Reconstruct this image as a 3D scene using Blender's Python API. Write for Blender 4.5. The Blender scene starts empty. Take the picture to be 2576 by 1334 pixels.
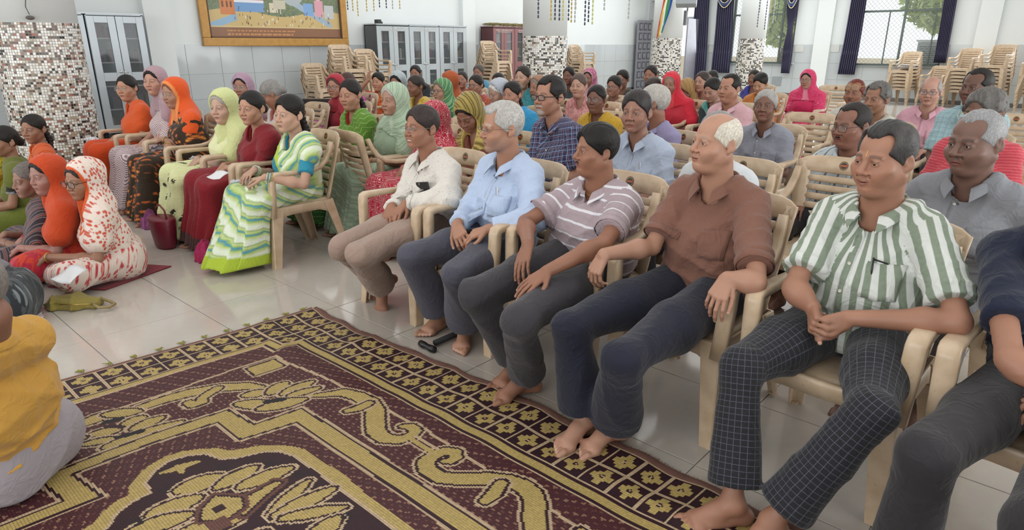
import os
for _k in ('OPENBLAS_NUM_THREADS', 'OMP_NUM_THREADS', 'MKL_NUM_THREADS'): os.environ[_k] = '1'
import bpy, math, random, time
import numpy as np
from mathutils import Vector, Matrix, Euler
T0 = time.time()
random.seed(7); np.random.seed(7)
R = math.radians
SC = bpy.context.scene
COL = SC.collection

# ------------------------------------------------------------------ camera, world, lights, exposure
cd = bpy.data.cameras.new('camera'); cam = bpy.data.objects.new('camera', cd); COL.objects.link(cam)
PITCH = math.atan((667 - 112) / 1650.0)
cam.location = (0, 0, 1.47); cam.rotation_euler = (math.pi / 2 - PITCH, 0, R(42))
cd.sensor_width = 36; cd.lens = 36 * 1650.0 / 2576; cd.clip_start = 0.05; cd.clip_end = 300
SC.camera = cam
w = bpy.data.worlds.new('world'); SC.world = w; w.use_nodes = True
nt = w.node_tree; nt.nodes.clear()
wo = nt.nodes.new('ShaderNodeOutputWorld'); wb = nt.nodes.new('ShaderNodeBackground')
wb.inputs[0].default_value = (0.93, 0.97, 1.0, 1); wb.inputs[1].default_value = 1.15
nt.links.new(wb.outputs[0], wo.inputs[0])

def area(name, loc, rot, sx, sy, power, col=(1, 1, 1)):
    l = bpy.data.lights.new(name, 'AREA'); l.shape = 'RECTANGLE'; l.size = sx; l.size_y = sy
    l.energy = power; l.color = col
    o = bpy.data.objects.new(name, l); COL.objects.link(o); o.location = loc; o.rotation_euler = rot
    return o
# daylight through the window walls of the hall (side behind the camera, far wall, right wing) plus unseen fill panels added under the ceiling
area('daylight_stage_side', (-4.5, -5.2, 2.2), (R(75), 0, R(0)), 12, 3.0, 290, (1.0, 0.995, 0.98))
area('daylight_right_side', (5.9, 7.0, 2.2), (R(84), 0, R(90)), 16, 3.0, 470, (0.98, 1.0, 1.0))
area('daylight_far_windows', (-5.0, 20.2, 2.3), (R(-78), 0, 0), 11, 2.2, 260, (0.95, 0.98, 1.0))
area('ceiling_fill_front', (-3.5, 2.5, 3.72), (0, 0, 0), 10, 8, 170, (1.0, 1.0, 1.0))  # added fill over the front rows, not a real fixture
area('ceiling_fill_rear', (-7.5, 12.5, 3.72), (0, 0, 0), 9, 14, 470, (0.98, 1.0, 1.0))  # added fill that brightens the back and left wall, not a real fixture
SC.view_settings.view_transform = 'Standard'; SC.view_settings.look = 'None'
SC.view_settings.gamma = 1.0; SC.view_settings.use_curve_mapping = False
SC.view_settings.exposure = 0.10
SC.cycles.use_denoising = True
try: SC.cycles.denoiser = 'OPENIMAGEDENOISE'
except Exception: pass
SC.cycles.max_bounces = 6; SC.cycles.diffuse_bounces = 3; SC.cycles.glossy_bounces = 3
SC.cycles.transmission_bounces = 4; SC.cycles.transparent_max_bounces = 6
SC.cycles.sample_clamp_indirect = 4.0; SC.cycles.caustics_reflective = False; SC.cycles.caustics_refractive = False

# ------------------------------------------------------------------ materials
def lin(c):
    if isinstance(c, str):
        c = c.lstrip('#'); c = [int(c[i:i + 2], 16) / 255 for i in (0, 2, 4)]
    return tuple(((v + 0.055) / 1.055) ** 2.4 if v > 0.04045 else v / 12.92 for v in c[:3])
def L4(c): return (*lin(c), 1.0)
MATS = {}
class NB:
    """tiny node builder"""
    def __init__(s, name):
        s.m = bpy.data.materials.new(name); s.m.use_nodes = True; s.t = s.m.node_tree
        s.b = s.t.nodes['Principled BSDF']
    def n(s, typ, **kw):
        nd = s.t.nodes.new('ShaderNode' + typ)
        for k, v in kw.items():
            if k.startswith('i_'):
                key = k[2:]; key = int(key) if key.isdigit() else key.replace('_', ' ')
                nd.inputs[key].default_value = v
            else: setattr(nd, k, v)
        return nd
    def l(s, a, b): s.t.links.new(a, b)
    def math(s, op, a, b=None, c=None):
        nd = s.t.nodes.new('ShaderNodeMath'); nd.operation = op
        for i, v in enumerate((a, b, c)):
            if v is None: continue
            if isinstance(v, (int, float)): nd.inputs[i].default_value = v
            else: s.l(v, nd.inputs[i])
        return nd.outputs[0]
    def mix(s, f, a, b, bt='MIX'):
        nd = s.t.nodes.new('ShaderNodeMix'); nd.data_type = 'RGBA'; nd.blend_type = bt
        for sock, v in ((nd.inputs['Factor'], f), (nd.inputs[6], a), (nd.inputs[7], b)):
            if isinstance(v, (int, float)): sock.default_value = v
            elif isinstance(v, (tuple, list)): sock.default_value = v if len(v) == 4 else (*v, 1)
            else: s.l(v, sock)
        return nd.outputs[2]
    def ramp(s, f, pts, interp='LINEAR'):
        nd = s.t.nodes.new('ShaderNodeValToRGB'); nd.color_ramp.interpolation = interp
        e = nd.color_ramp.elements
        while len(e) < len(pts): e.new(0.5)
        for i, (p, c) in enumerate(pts):
            e[i].position = p; e[i].color = c if len(c) == 4 else (*c, 1)
        s.l(f, nd.inputs[0]); return nd.outputs[0]
    def bump(s, h, strength=0.3, dist=0.01):
        nd = s.t.nodes.new('ShaderNodeBump'); nd.inputs['Strength'].default_value = strength
        nd.inputs['Distance'].default_value = dist; s.l(h, nd.inputs['Height']); s.l(nd.outputs[0], s.b.inputs['Normal'])
def mat(name, col, rough=0.6, metal=0.0, var=0.0, scale=8, bump=0.0, bscale=60, spec=0.5, coat=0.0):
    key = (name, str(col), rough, metal, var)
    if key in MATS: return MATS[key]
    b = NB(name); B = b.b
    B.inputs['Base Color'].default_value = L4(col); B.inputs['Roughness'].default_value = rough
    B.inputs['Metallic'].default_value = metal; B.inputs['Specular IOR Level'].default_value = spec
    if coat: B.inputs['Coat Weight'].default_value = coat; B.inputs['Coat Roughness'].default_value = 0.15
    if var or bump:
        tc = b.n('TexCoord')
        if var:
            nz = b.n('TexNoise', i_Scale=scale, i_Detail=4.0); b.l(tc.outputs['Object'], nz.inputs['Vector'])
            c = lin(col)
            b.l(b.ramp(nz.outputs[0], [(0.3, tuple(v * (1 - var) for v in c)), (0.7, tuple(min(1, v * (1 + var)) for v in c))]), B.inputs['Base Color'])
        if bump:
            n2 = b.n('TexNoise', i_Scale=bscale, i_Detail=3.0); b.l(tc.outputs['Object'], n2.inputs['Vector'])
            b.bump(n2.outputs[0], bump, 0.005)
    MATS[key] = b.m
    return b.m
def attr_mat(name, rough=0.6, bump=0.0, bscale=300, attr='Col', spec=0.4, sss=0.0):
    key = ('attr', name)
    if key in MATS: return MATS[key]
    b = NB(name); a = b.n('Attribute', attribute_name=attr); b.l(a.outputs['Color'], b.b.inputs['Base Color'])
    b.b.inputs['Roughness'].default_value = rough; b.b.inputs['Specular IOR Level'].default_value = spec
    if bump:
        tc = b.n('TexCoord'); n2 = b.n('TexNoise', i_Scale=bscale, i_Detail=3.0); b.l(tc.outputs['Object'], n2.inputs['Vector']); b.bump(n2.outputs[0], bump, 0.003)
    MATS[key] = b.m
    return b.m

# ------------------------------------------------------------------ mesh helpers
def mk(name, verts, faces, m=None, parent=None, smooth=False, loc=None, rot=None, bevel=0.0, fcol=None, vcol=None, mats=None, fmat=None):
    me = bpy.data.meshes.new(name)
    if isinstance(verts, np.ndarray) and isinstance(faces, np.ndarray):
        nv, nf = len(verts), len(faces); k = faces.shape[1]
        me.vertices.add(nv); me.vertices.foreach_set('co', verts.astype(np.float32).ravel())
        me.loops.add(nf * k); me.loops.foreach_set('vertex_index', faces.astype(np.int32).ravel())
        me.polygons.add(nf); me.polygons.foreach_set('loop_start', (np.arange(nf) * k).astype(np.int32))
        me.update(calc_edges=True)
    else:
        me.from_pydata([tuple(v) for v in verts], [], [tuple(f) for f in faces]); me.update()
    for mm in (mats or ([m] if m else [])): me.materials.append(mm)
    if smooth: me.polygons.foreach_set('use_smooth', np.ones(len(me.polygons), bool))
    if fmat is not None: me.polygons.foreach_set('material_index', np.asarray(fmat, np.int32))
    if vcol is not None:
        a = me.color_attributes.new('Col', 'FLOAT_COLOR', 'POINT')
        c = np.ones((len(me.vertices), 4), np.float32); c[:, :3] = vcol; a.data.foreach_set('color', c.ravel())
    if fcol is not None:
        a = me.attributes.new('Col', 'FLOAT_COLOR', 'FACE')
        c = np.ones((len(me.polygons), 4), np.float32); c[:, :3] = fcol; a.data.foreach_set('color', c.ravel())
    o = bpy.data.objects.new(name, me); COL.objects.link(o)
    if parent is not None: o.parent = parent
    if loc is not None: o.location = loc
    if rot is not None: o.rotation_euler = rot
    if bevel:
        bv = o.modifiers.new('bevel', 'BEVEL'); bv.width = bevel; bv.segments = 2; bv.limit_method = 'ANGLE'
    return o
def empty(name, loc=(0, 0, 0), rz=0, parent=None):
    o = bpy.data.objects.new(name, None); COL.objects.link(o); o.location = loc; o.rotation_euler = (0, 0, rz); o.empty_display_size = 0.1
    if parent is not None: o.parent = parent
    return o
def tag(o, label=None, cat=None, group=None, kind=None):
    if label: o['label'] = label
    if cat: o['category'] = cat
    if group: o['group'] = group
    if kind: o['kind'] = kind
    return o
class MB:
    def __init__(s): s.v = []; s.f = []
    def add(s, v, f):
        n = len(s.v); s.v += [tuple(p) for p in v]; s.f += [tuple(i + n for i in q) for q in f]; return s
    def box(s, c, d, rot=None):
        x, y, z = d[0] / 2, d[1] / 2, d[2] / 2
        P = [Vector((sx * x, sy * y, sz * z)) for sx in (-1, 1) for sy in (-1, 1) for sz in (-1, 1)]
        if rot is not None: M = Euler(rot).to_matrix(); P = [M @ p for p in P]
        P = [p + Vector(c) for p in P]
        return s.add(P, [(0, 1, 3, 2), (4, 6, 7, 5), (0, 4, 5, 1), (2, 3, 7, 6), (0, 2, 6, 4), (1, 5, 7, 3)])
    def loft(s, rings, closed=True, cap=True):
        n = len(rings[0]); b = len(s.v); F = []
        for r in rings: s.v += [tuple(p) for p in r]
        for i in range(len(rings) - 1):
            for j in range(n if closed else n - 1):
                k = (j + 1) % n
                F.append((b + i * n + j, b + i * n + k, b + (i + 1) * n + k, b + (i + 1) * n + j))
        if cap and closed:
            F.append(tuple(b + j for j in reversed(range(n)))); F.append(tuple(b + (len(rings) - 1) * n + j for j in range(n)))
        s.f += F; return s
    def tube(s, pts, r, n=8, cap=True):
        pts = [Vector(p) for p in pts]; rr = r if isinstance(r, (list, tuple)) else [r] * len(pts); rings = []
        up = Vector((0, 0, 1))
        for i, p in enumerate(pts):
            t = (pts[min(i + 1, len(pts) - 1)] - pts[max(i - 1, 0)]).normalized()
            a = t.cross(up)
            if a.length < 1e-3: a = t.cross(Vector((0, 1, 0)))
            a.normalize(); b = t.cross(a)
            rings.append([p + (a * math.cos(q * 2 * math.pi / n) + b * math.sin(q * 2 * math.pi / n)) * rr[i] for q in range(n)])
        return s.loft(rings, True, cap)
    def cyl(s, c, r, h, n=24, r2=None, axis='Z'):
        r2 = r if r2 is None else r2; rings = []
        for z, q in ((0, r), (h, r2)):
            ring = []
            for k in range(n):
                a = 2 * math.pi * k / n; x, y = q * math.cos(a), q * math.sin(a)
                p = (x, y, z) if axis == 'Z' else ((x, z, y) if axis == 'Y' else (z, x, y))
                ring.append((c[0] + p[0], c[1] + p[1], c[2] + p[2]))
            rings.append(ring)
        return s.loft(rings)
    def sphere(s, c, r, n=12, m=8, sc=(1, 1, 1)):
        rings = []
        for i in range(m + 1):
            a = math.pi * i / m; a = min(max(a, 0.02), math.pi - 0.02)
            rings.append([(c[0] + r * sc[0] * math.sin(a) * math.cos(2 * math.pi * k / n), c[1] + r * sc[1] * math.sin(a) * math.sin(2 * math.pi * k / n), c[2] + r * sc[2] * math.cos(a)) for k in range(n)])
        return s.loft(rings)
    def build(s, name, m, parent=None, smooth=False, **kw):
        return mk(name, s.v, s.f, m, parent, smooth, **kw)
def copy_tree(o, parent=None, loc=None, rz=None):
    c = o.copy(); COL.objects.link(c)
    if parent is not None: c.parent = parent
    if loc is not None: c.location = loc
    if rz is not None: c.rotation_euler = (o.rotation_euler[0], o.rotation_euler[1], rz)
    for ch in o.children: copy_tree(ch, c)
    return c
# pixel of the photograph (2576 x 1334) -> point in the hall, used only to place things where they stand
def _ray(x, y):
    a = (x - 1288) / 1650.0; b = -(y - 667) / 1650.0
    X, Y, Z = a, math.cos(PITCH) + b * math.sin(PITCH), -math.sin(PITCH) + b * math.cos(PITCH)
    c, s = math.cos(R(42)), math.sin(R(42))
    return np.array([c * X - s * Y, s * X + c * Y, Z])
CAMP = np.array([0, 0, 1.47])
def at(x, y, z=None, u=None, v=None):
    r = _ray(x, y)
    t = (z - 1.47) / r[2] if z is not None else (u / r[0] if u is not None else v / r[1])
    return CAMP + r * t
# ------------------------------------------------------------------ the hall
UW, VW, CEIL = -12.4, 20.6, 3.8
M_paint = mat('wall_paint', '#e4e9e9', 0.55, var=0.015, scale=1.5)
M_wtile = mat('glazed_wall_tile', '#c3c9cb', 0.07, var=0.02, scale=2)
M_grout = mat('grout', '#a9a8a2', 0.8)
M_ceil = mat('ceiling_paint', '#e6e6e2', 0.8)
M_steel = mat('grey_painted_steel', '#a9b0b5', 0.28, 0.35, var=0.04, scale=3)
M_dark = mat('dark_interior', '#2c2e30', 0.5)
def floor_tile_mat():
    b = NB('polished_floor_tile'); tc = b.n('TexCoord'); g = b.n('NewGeometry')
    n1 = b.n('TexNoise', i_Scale=1.3, i_Detail=6.0, i_Distortion=0.8); b.l(g.outputs['Position'], n1.inputs['Vector'])
    n2 = b.n('TexNoise', i_Scale=30.0, i_Detail=3.0); b.l(g.outputs['Position'], n2.inputs['Vector'])
    c = b.ramp(n1.outputs[0], [(0.3, lin('#b1a9a0')), (0.7, lin('#bfb8b0'))])
    c = b.mix(0.06, c, n2.outputs['Color'], 'OVERLAY')
    b.l(c, b.b.inputs['Base Color'])
    n3 = b.n('TexNoise', i_Scale=3.0, i_Detail=5.0); b.l(g.outputs['Position'], n3.inputs['Vector'])
    b.l(b.ramp(n3.outputs[0], [(0.3, (0.06, 0.06, 0.06)), (0.75, (0.16, 0.16, 0.16))]), b.b.inputs['Roughness'])
    b.b.inputs['Specular IOR Level'].default_value = 0.6
    return b.m
M_ftile = floor_tile_mat()
# floor: bed plus tiles (0.575 m grid in this scene's scale)
TS, JU, JV = 0.575, -2.60, 1.98
floor = tag(MB().box((-3.5, 8, -0.035), (21, 30, 0.06)).build('floor', M_grout), kind='structure')
g = 0.0022
def tile_mesh():
    a = TS / 2 - g; e = 0.0012
    v = [(-a, -a, -0.004), (a, -a, -0.004), (a, a, -0.004), (-a, a, -0.004), (-a, -a, -e), (a, -a, -e), (a, a, -e), (-a, a, -e),
         (-a + e, -a + e, 0), (a - e, -a + e, 0), (a - e, a - e, 0), (-a + e, a - e, 0)]
    f = [(0, 1, 5, 4), (1, 2, 6, 5), (2, 3, 7, 6), (3, 0, 4, 7), (4, 5, 9, 8), (5, 6, 10, 9), (6, 7, 11, 10), (7, 4, 8, 11), (8, 9, 10, 11)]
    return v, f
tv, tf = tile_mesh()
cand = []
for i in range(-18, 16):
    for j in range(-10, 34):
        cx, cy = JU + (i + 0.5) * TS, JV + (j + 0.5) * TS
        if cx < UW or cx > 6.5 or cy > VW or cy < -4: continue
        c, s = math.cos(R(42)), math.sin(R(42)); X = c * cx + s * cy; Y = -s * cx + c * cy
        d = Y * math.cos(PITCH) + 1.47 * math.sin(PITCH)
        vis = d > 0.3 and abs(X / d) < 0.85 and (Y * math.sin(PITCH) - 1.47 * math.cos(PITCH)) / d > -0.45
        cand.append((0 if vis else 1, Y, cx, cy))
cand.sort()
proto = None; rest = MB()
for k, (_, d, cx, cy) in enumerate(cand):
    if k < 290:
        if proto is None: proto = mk('tile', tv, tf, M_ftile, floor, loc=(cx, cy, 0))
        else:
            o = proto.copy(); o.location = (cx, cy, 0); COL.objects.link(o)
    else: rest.add([(x + cx, y + cy, z) for x, y, z in tv], tf)
rest.build('far_tile', M_ftile, floor)['kind'] = 'stuff'

# walls: paint above, glazed tiles below
def wall_with_openings(name, axis, pos, a0, a1, openings, thick=0.25, out=1):
    """axis 'u': plane u=pos running along v; axis 'v': plane v=pos running along u. openings: (a_lo, a_hi, z_lo, z_hi)"""
    mb = MB(); xs = sorted({a0, a1, *[o[0] for o in openings], *[o[1] for o in openings]})
    for i in range(len(xs) - 1):
        lo, hi = xs[i], xs[i + 1]; mid = (lo + hi) / 2; segs = [(0, CEIL)]
        for o in openings:
            if o[0] <= mid <= o[1]: segs = [(p, q) for (s0, s1) in segs for (p, q) in ((s0, min(s1, o[2])), (max(s0, o[3]), s1)) if q > p + 1e-4]
        for z0, z1 in segs:
            c = ((pos + out * thick / 2), mid, (z0 + z1) / 2) if axis == 'u' else (mid, pos + out * thick / 2, (z0 + z1) / 2)
            d = (thick, hi - lo, z1 - z0) if axis == 'u' else (hi - lo, thick, z1 - z0)
            mb.box(c, d)
    return tag(mb.build(name, M_paint), kind='structure')
TT = 1.47
def on_v(x, y=100): p = at(x, y, v=VW); return p[0], p[2]
def on_u(x, y=100): p = at(x, y, u=UW); return p[1], p[2]
dL, dR = on_v(1632)[0], on_v(1764)[0]; SILL = on_v(2200, 165)[1]
w1L, w1R = on_v(1832, 160)[0], on_v(1990, 160)[0]
w2L, w2R = on_v(2142, 120)[0], on_v(2372, 120)[0]
ops = [(dL, dR, 0, 2.9), (w1L, w1R, SILL, 3.15), (w2L, w2R, SILL, 3.15)]
wall_far = wall_with_openings('wall_far', 'v', VW, UW - 0.25, 7.0, ops)
wall_left = wall_with_openings('wall_left', 'u', UW, -6, VW, [(-5.2, -3.2, 0.9, 3.0), (-1.6, 0.4, 0.9, 3.0)], out=-1)
ceil = tag(MB().box((-3, 8, CEIL + 0.1), (20, 29, 0.2)).build('ceiling', M_ceil), kind='structure')
# the wing behind and to the right of the camera: piers and beams with open daylight between them
mb = MB()
for v in (-3.5, 3.0, 9.5, 16.0): mb.box((6.4, v, CEIL / 2), (0.45, 0.45, CEIL))
mb.box((6.4, 7, 0.45), (0.25, 27, 0.9)).box((6.4, 7, CEIL - 0.25), (0.3, 27, 0.5))
tag(mb.build('wall_right', M_paint), kind='structure')
mb = MB()
for u in (-9, -4.5, 0, 4.5): mb.box((u, -5.9, CEIL / 2), (0.45, 0.45, CEIL))
mb.box((-3, -5.9, 0.45), (19, 0.25, 0.9)).box((-3, -5.9, CEIL - 0.25), (19, 0.3, 0.5))
tag(mb.build('wall_front', M_paint), kind='structure')
# glazed wall tiles, each a part of its wall; kept clear of the openings
def wall_tiles(wall, axis, pos, a0, a1, openings, sgn, th=0.46, tw=0.62):
    n = int(round((a1 - a0) / tw)); tw = (a1 - a0) / n; rows = [(0.09, 0.52), (0.52, 0.96), (0.96, TT)]; protos = {}
    for i in range(n):
        for r, (z0, z1) in enumerate(rows):
            lo, hi, t = a0 + i * tw, a0 + (i + 1) * tw, z1
            for o in openings:
                if hi > o[0] and lo < o[1] and t > o[2]:
                    if o[2] <= z0 + 0.02:
                        if lo < o[0]: hi = min(hi, o[0])
                        elif hi > o[1]: lo = max(lo, o[1])
                        else: t = z0
                    else: t = o[2]
            if t - z0 < 0.03 or hi - lo < 0.03: continue
            key = (round(hi - lo, 3), round(t - z0, 3))
            if key not in protos:
                a, h = (hi - lo) / 2 - 0.0025, (t - z0) / 2 - 0.0025; e = 0.002
                v = [(-a, 0, -h), (a, 0, -h), (a, 0, h), (-a, 0, h), (-a + e, -0.012, -h + e), (a - e, -0.012, -h + e), (a - e, -0.012, h - e), (-a + e, -0.012, h - e)]
                o_ = mk('wall_tile', v, [(4, 5, 6, 7), (0, 1, 5, 4), (1, 2, 6, 5), (2, 3, 7, 6), (3, 0, 4, 7)], M_wtile, wall); protos[key] = o_
            else: o_ = protos[key].copy(); COL.objects.link(o_)
            m = (lo + hi) / 2
            if axis == 'v': o_.location = (m, pos - 0.0, (z0 + t) / 2)
            else: o_.location = (pos, m, (z0 + t) / 2); o_.rotation_euler = (0, 0, R(90))
wall_tiles(wall_far, 'v', VW, UW, 4.0, ops, -1)
wall_tiles(wall_left, 'u', UW, -1.0, VW, [(-1.6, 0.4, 0.9, 3.0)], 1)
M_skirt = mat('dark_skirting', '#6d6a66', 0.3)
tag(MB().box(((UW + dL) / 2, VW - 0.012, 0.045), (dL - UW, 0.024, 0.088)).box(((dR + 4) / 2, VW - 0.012, 0.045), (4 - dR, 0.024, 0.088)).build('baseboard_far', M_skirt), kind='structure')
tag(MB().box((UW + 0.012, 8.8, 0.045), (0.024, 23.5, 0.088)).build('baseboard_left', M_skirt), kind='structure')
# pilasters
for i, x in enumerate((398, 1172)):
    v = on_u(x)[0]; o = MB().box((UW + 0.06, v, CEIL / 2), (0.15, 0.42, CEIL - 0.004)).build('trim_%d' % (i + 1), M_paint); tag(o, kind='structure')
for i, x in enumerate((1604, 2072, 2480)):
    u = on_v(x)[0]; o = MB().box((u, VW - 0.05, CEIL / 2), (0.45, 0.14, CEIL - 0.004)).build('trim_%d' % (i + 3), M_paint); tag(o, kind='structure')
# windows of the far wall
M_wframe = mat('window_frame_paint', '#5f6a66', 0.5); M_bar = mat('steel_bar', '#6e7a76', 0.5)
def glass_mat():
    b = NB('window_glass'); b.b.inputs['Alpha'].default_value = .07; b.b.inputs['Roughness'].default_value = .02; b.b.inputs['Base Color'].default_value = (.8, .9, .88, 1); return b.m
M_glass = glass_mat()
M_wire = mat('galvanised_wire', '#8f9a94', 0.5)
def window(k, L, Rr, mull, zbar, minor):
    w_ = empty('window_%d' % k, (0, 0, 0)); tag(w_, kind='structure')
    fr = MB(); y = VW + 0.08; t = 0.05
    fr.box(((L + Rr) / 2, y, SILL + t / 2), (Rr - L, 0.07, t)).box(((L + Rr) / 2, y, 3.15 - t / 2), (Rr - L, 0.07, t))
    fr.box((L + t / 2, y, (SILL + 3.15) / 2), (t, 0.07, 3.15 - SILL)).box((Rr - t / 2, y, (SILL + 3.15) / 2), (t, 0.07, 3.15 - SILL))
    fr.build('window_frame', M_wframe, w_)
    for u in mull: MB().box((u, y, (SILL + 3.15) / 2), (0.05, 0.06, 3.15 - SILL - 2 * t)).build('mullion', M_wframe, w_)
    MB().box(((L + Rr) / 2, y - 0.004, zbar), (Rr - L - 2 * t, 0.06, 0.05)).build('transom', M_wframe, w_)
    for u in minor: MB().box((u, y, (SILL + zbar) / 2), (0.025, 0.04, zbar - SILL - t)).build('sash_bar', M_wframe, w_)
    us = [L] + sorted(mull) + [Rr]
    for i in range(len(us) - 1):
        for z0, z1 in ((SILL + t, zbar - .025), (zbar + .025, 3.15 - t)):
            MB().box(((us[i] + us[i + 1]) / 2, y + 0.01, (z0 + z1) / 2), (us[i + 1] - us[i] - 0.05, 0.004, z1 - z0)).build('pane', M_glass, w_)
    wi = MB(); H = 3.15 - SILL; W = Rr - L; y2 = y + 0.07; s = 0.11
    k0 = int(-H / s)
    for q in range(k0, int(W / s) + 1):
        a = q * s; x0, x1 = max(a, 0), min(a + H, W)
        if x1 > x0:
            wi.tube([(L + x0, y2, SILL + x0 - a), (L + x1, y2, SILL + x1 - a)], 0.0035, 3)
            wi.tube([(Rr - x0, y2 + .004, SILL + x0 - a), (Rr - x1, y2 + .004, SILL + x1 - a)], 0.0035, 3)
    wi.build('wire_mesh', M_wire, w_)['kind'] = 'stuff'
    MB().box(((L + Rr) / 2, VW - 0.02, SILL - 0.015), (Rr - L + 0.1, 0.1, 0.03)).build('window_sill', mat('sill_stone', '#8b918e', 0.4), w_)
zb = on_v(2250, 27)[1]
window(1, w1L, w1R, [on_v(1966, 60)[0]], zb - 0.0, [])
window(2, w2L, w2R, [on_v(2272, 60)[0]], zb, [on_v(2228, 90)[0], on_v(2350, 60)[0]])
# doorway with two carved leaves standing open
M_leaf = mat('carved_door_wood', '#8f8f97', 0.5, var=0.06)
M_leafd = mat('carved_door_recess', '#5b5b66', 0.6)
d_ = empty('door_1'); tag(d_, kind='structure')
fr = MB(); fr.box((dL + 0.03, VW + 0.05, 1.45), (0.06, 0.2, 2.9)).box((dR - 0.03, VW + 0.05, 1.45), (0.06, 0.2, 2.9)).box(((dL + dR) / 2, VW + 0.05, 2.28), (dR - dL - .12, 0.12, 0.07)).box(((dL + dR) / 2, VW + 0.05, 2.87), (dR - dL - .12, 0.2, 0.06))
fr.build('door_frame', mat('door_frame_paint', '#b9bbbe', 0.5), d_)
for u, s in ((dL + 0.07, 1), (dR - 0.07, -1)):
    lf = MB().box((u, VW - 0.43, 1.12), (0.045, 0.85, 2.22)).build('door_leaf', M_leaf, d_)
    pn = MB(); bo = MB()
    for r in range(7):
        for c in range(3):
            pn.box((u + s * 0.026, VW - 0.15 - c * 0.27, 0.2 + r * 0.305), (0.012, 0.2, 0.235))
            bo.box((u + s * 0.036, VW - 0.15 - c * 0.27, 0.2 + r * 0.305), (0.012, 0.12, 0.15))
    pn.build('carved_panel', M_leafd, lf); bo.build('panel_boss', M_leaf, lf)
# mosaic columns
MC = [lin(c) for c in ('#eceae5', '#d9d6cf', '#c5bba9', '#8d8478', '#6b4a40', '#a2695c', '#2b2523', '#5c5550', '#b49a83')]
def column(k, u, v, D, ztop, pal, tsz, seed):
    rnd = np.random.RandomState(seed)
    root = MB().cyl((0, 0, ztop), D / 2, CEIL - ztop, 64).build('column', M_paint, smooth=False, loc=(u, v, 0))
    tag(root, kind='structure'); root.data.polygons.foreach_set('use_smooth', [len(p.vertices) == 4 for p in root.data.polygons])
    c_ = MB().cyl((0, 0, 0), D / 2 + 0.004, ztop, 64).build('grout_core', M_grout, root, smooth=True)
    n = int(math.pi * D / tsz); m = int(ztop / tsz); r = D / 2 + 0.0065
    da, dz = 2 * math.pi / n, ztop / m; gp = 0.09
    I, J = np.meshgrid(np.arange(n), np.arange(m), indexing='ij'); I = I.ravel(); J = J.ravel()
    V = []
    for (a, b) in ((gp, gp), (1 - gp, gp), (1 - gp, 1 - gp), (gp, 1 - gp)):
        an = (I + a) * da; V.append(np.stack([r * np.cos(an), r * np.sin(an), (J + b) * dz], 1))
    V = np.stack(V, 1).reshape(-1, 3); F = np.arange(len(I) * 4).reshape(-1, 4)
    p = np.array(pal, float); p /= p.sum(); base = rnd.choice(len(MC), len(I), p=p)
    # runs of the same stone next to one another
    B = base.reshape(n, m); cp = rnd.rand(n, m) < 0.25; B[1:][cp[1:]] = B[:-1][cp[1:]]
    col = np.array(MC)[B.ravel()] * rnd.uniform(0.85, 1.1, (len(I), 1))
    mk('mosaic_tile', V, F, attr_mat('mosaic_stone', 0.18), root, fcol=np.clip(col, 0, 1))['kind'] = 'stuff'
    return root
column(1, -8.56, 2.07, 0.80, 1.68, (45, 12, 9, 7, 9, 7, 6, 5, 6), 0.0255, 1)
column(2, -7.97, 9.74, 0.80, 1.615, (50, 10, 8, 7, 6, 1, 12, 9, 2), 0.034, 2)
column(3, -9.48, 16.84, 0.80, 1.63, (48, 10, 6, 12, 2, 0, 16, 12, 0), 0.036, 3)
column(4, -7.76, 18.35, 0.70, 1.62, (48, 10, 6, 12, 2, 0, 16, 12, 0), 0.036, 4)
# ground, foliage and a bright sky outside
tag(MB().box((-4, 60, -0.35), (160, 78, 0.2)).build('ground', mat('outside_ground', '#b8a98c', 0.9)), kind='structure')
M_leafy = mat('tree_foliage', '#c9d98c', 0.7, var=0.2, scale=3); M_trunk = mat('tree_bark', '#6a5a48', 0.9)
def tree(u, v, h, r, label, seed):
    rr = np.random.RandomState(seed); root = empty('tree', (u, v, -0.25)); tag(root, label, 'tree', 'trees outside the far windows')
    MB().tube([(0, 0, 0), (0.1, 0, h * .5), (0, 0.1, h * .8)], [0.16, 0.12, 0.06], 8).build('trunk', M_trunk, root, True)
    n = 2600; c = rr.normal(size=(n, 3)); c /= np.linalg.norm(c, axis=1)[:, None]; c *= (rr.rand(n, 1) ** 0.5) * r; c[:, 2] += h * 0.8
    a = rr.normal(size=(n, 3)); b = rr.normal(size=(n, 3)); a /= np.linalg.norm(a, axis=1)[:, None] * 6; b /= np.linalg.norm(b, axis=1)[:, None] * 11
    V = np.stack([c - a, c + b, c + a, c - b], 1).reshape(-1, 3)
    mk('foliage', V, np.arange(n * 4).reshape(-1, 4), M_leafy, root)['kind'] = 'stuff'
p = at(1975, 60, v=26); tree(p[0], p[1], 3.6, 1.3, 'leafy tree seen through the right pane of the window beside the doorway', 1)
p = at(2372, 40, v=26); tree(p[0], p[1], 4.2, 1.3, 'leafy tree behind the right end of the larger curtained window', 2)
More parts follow.
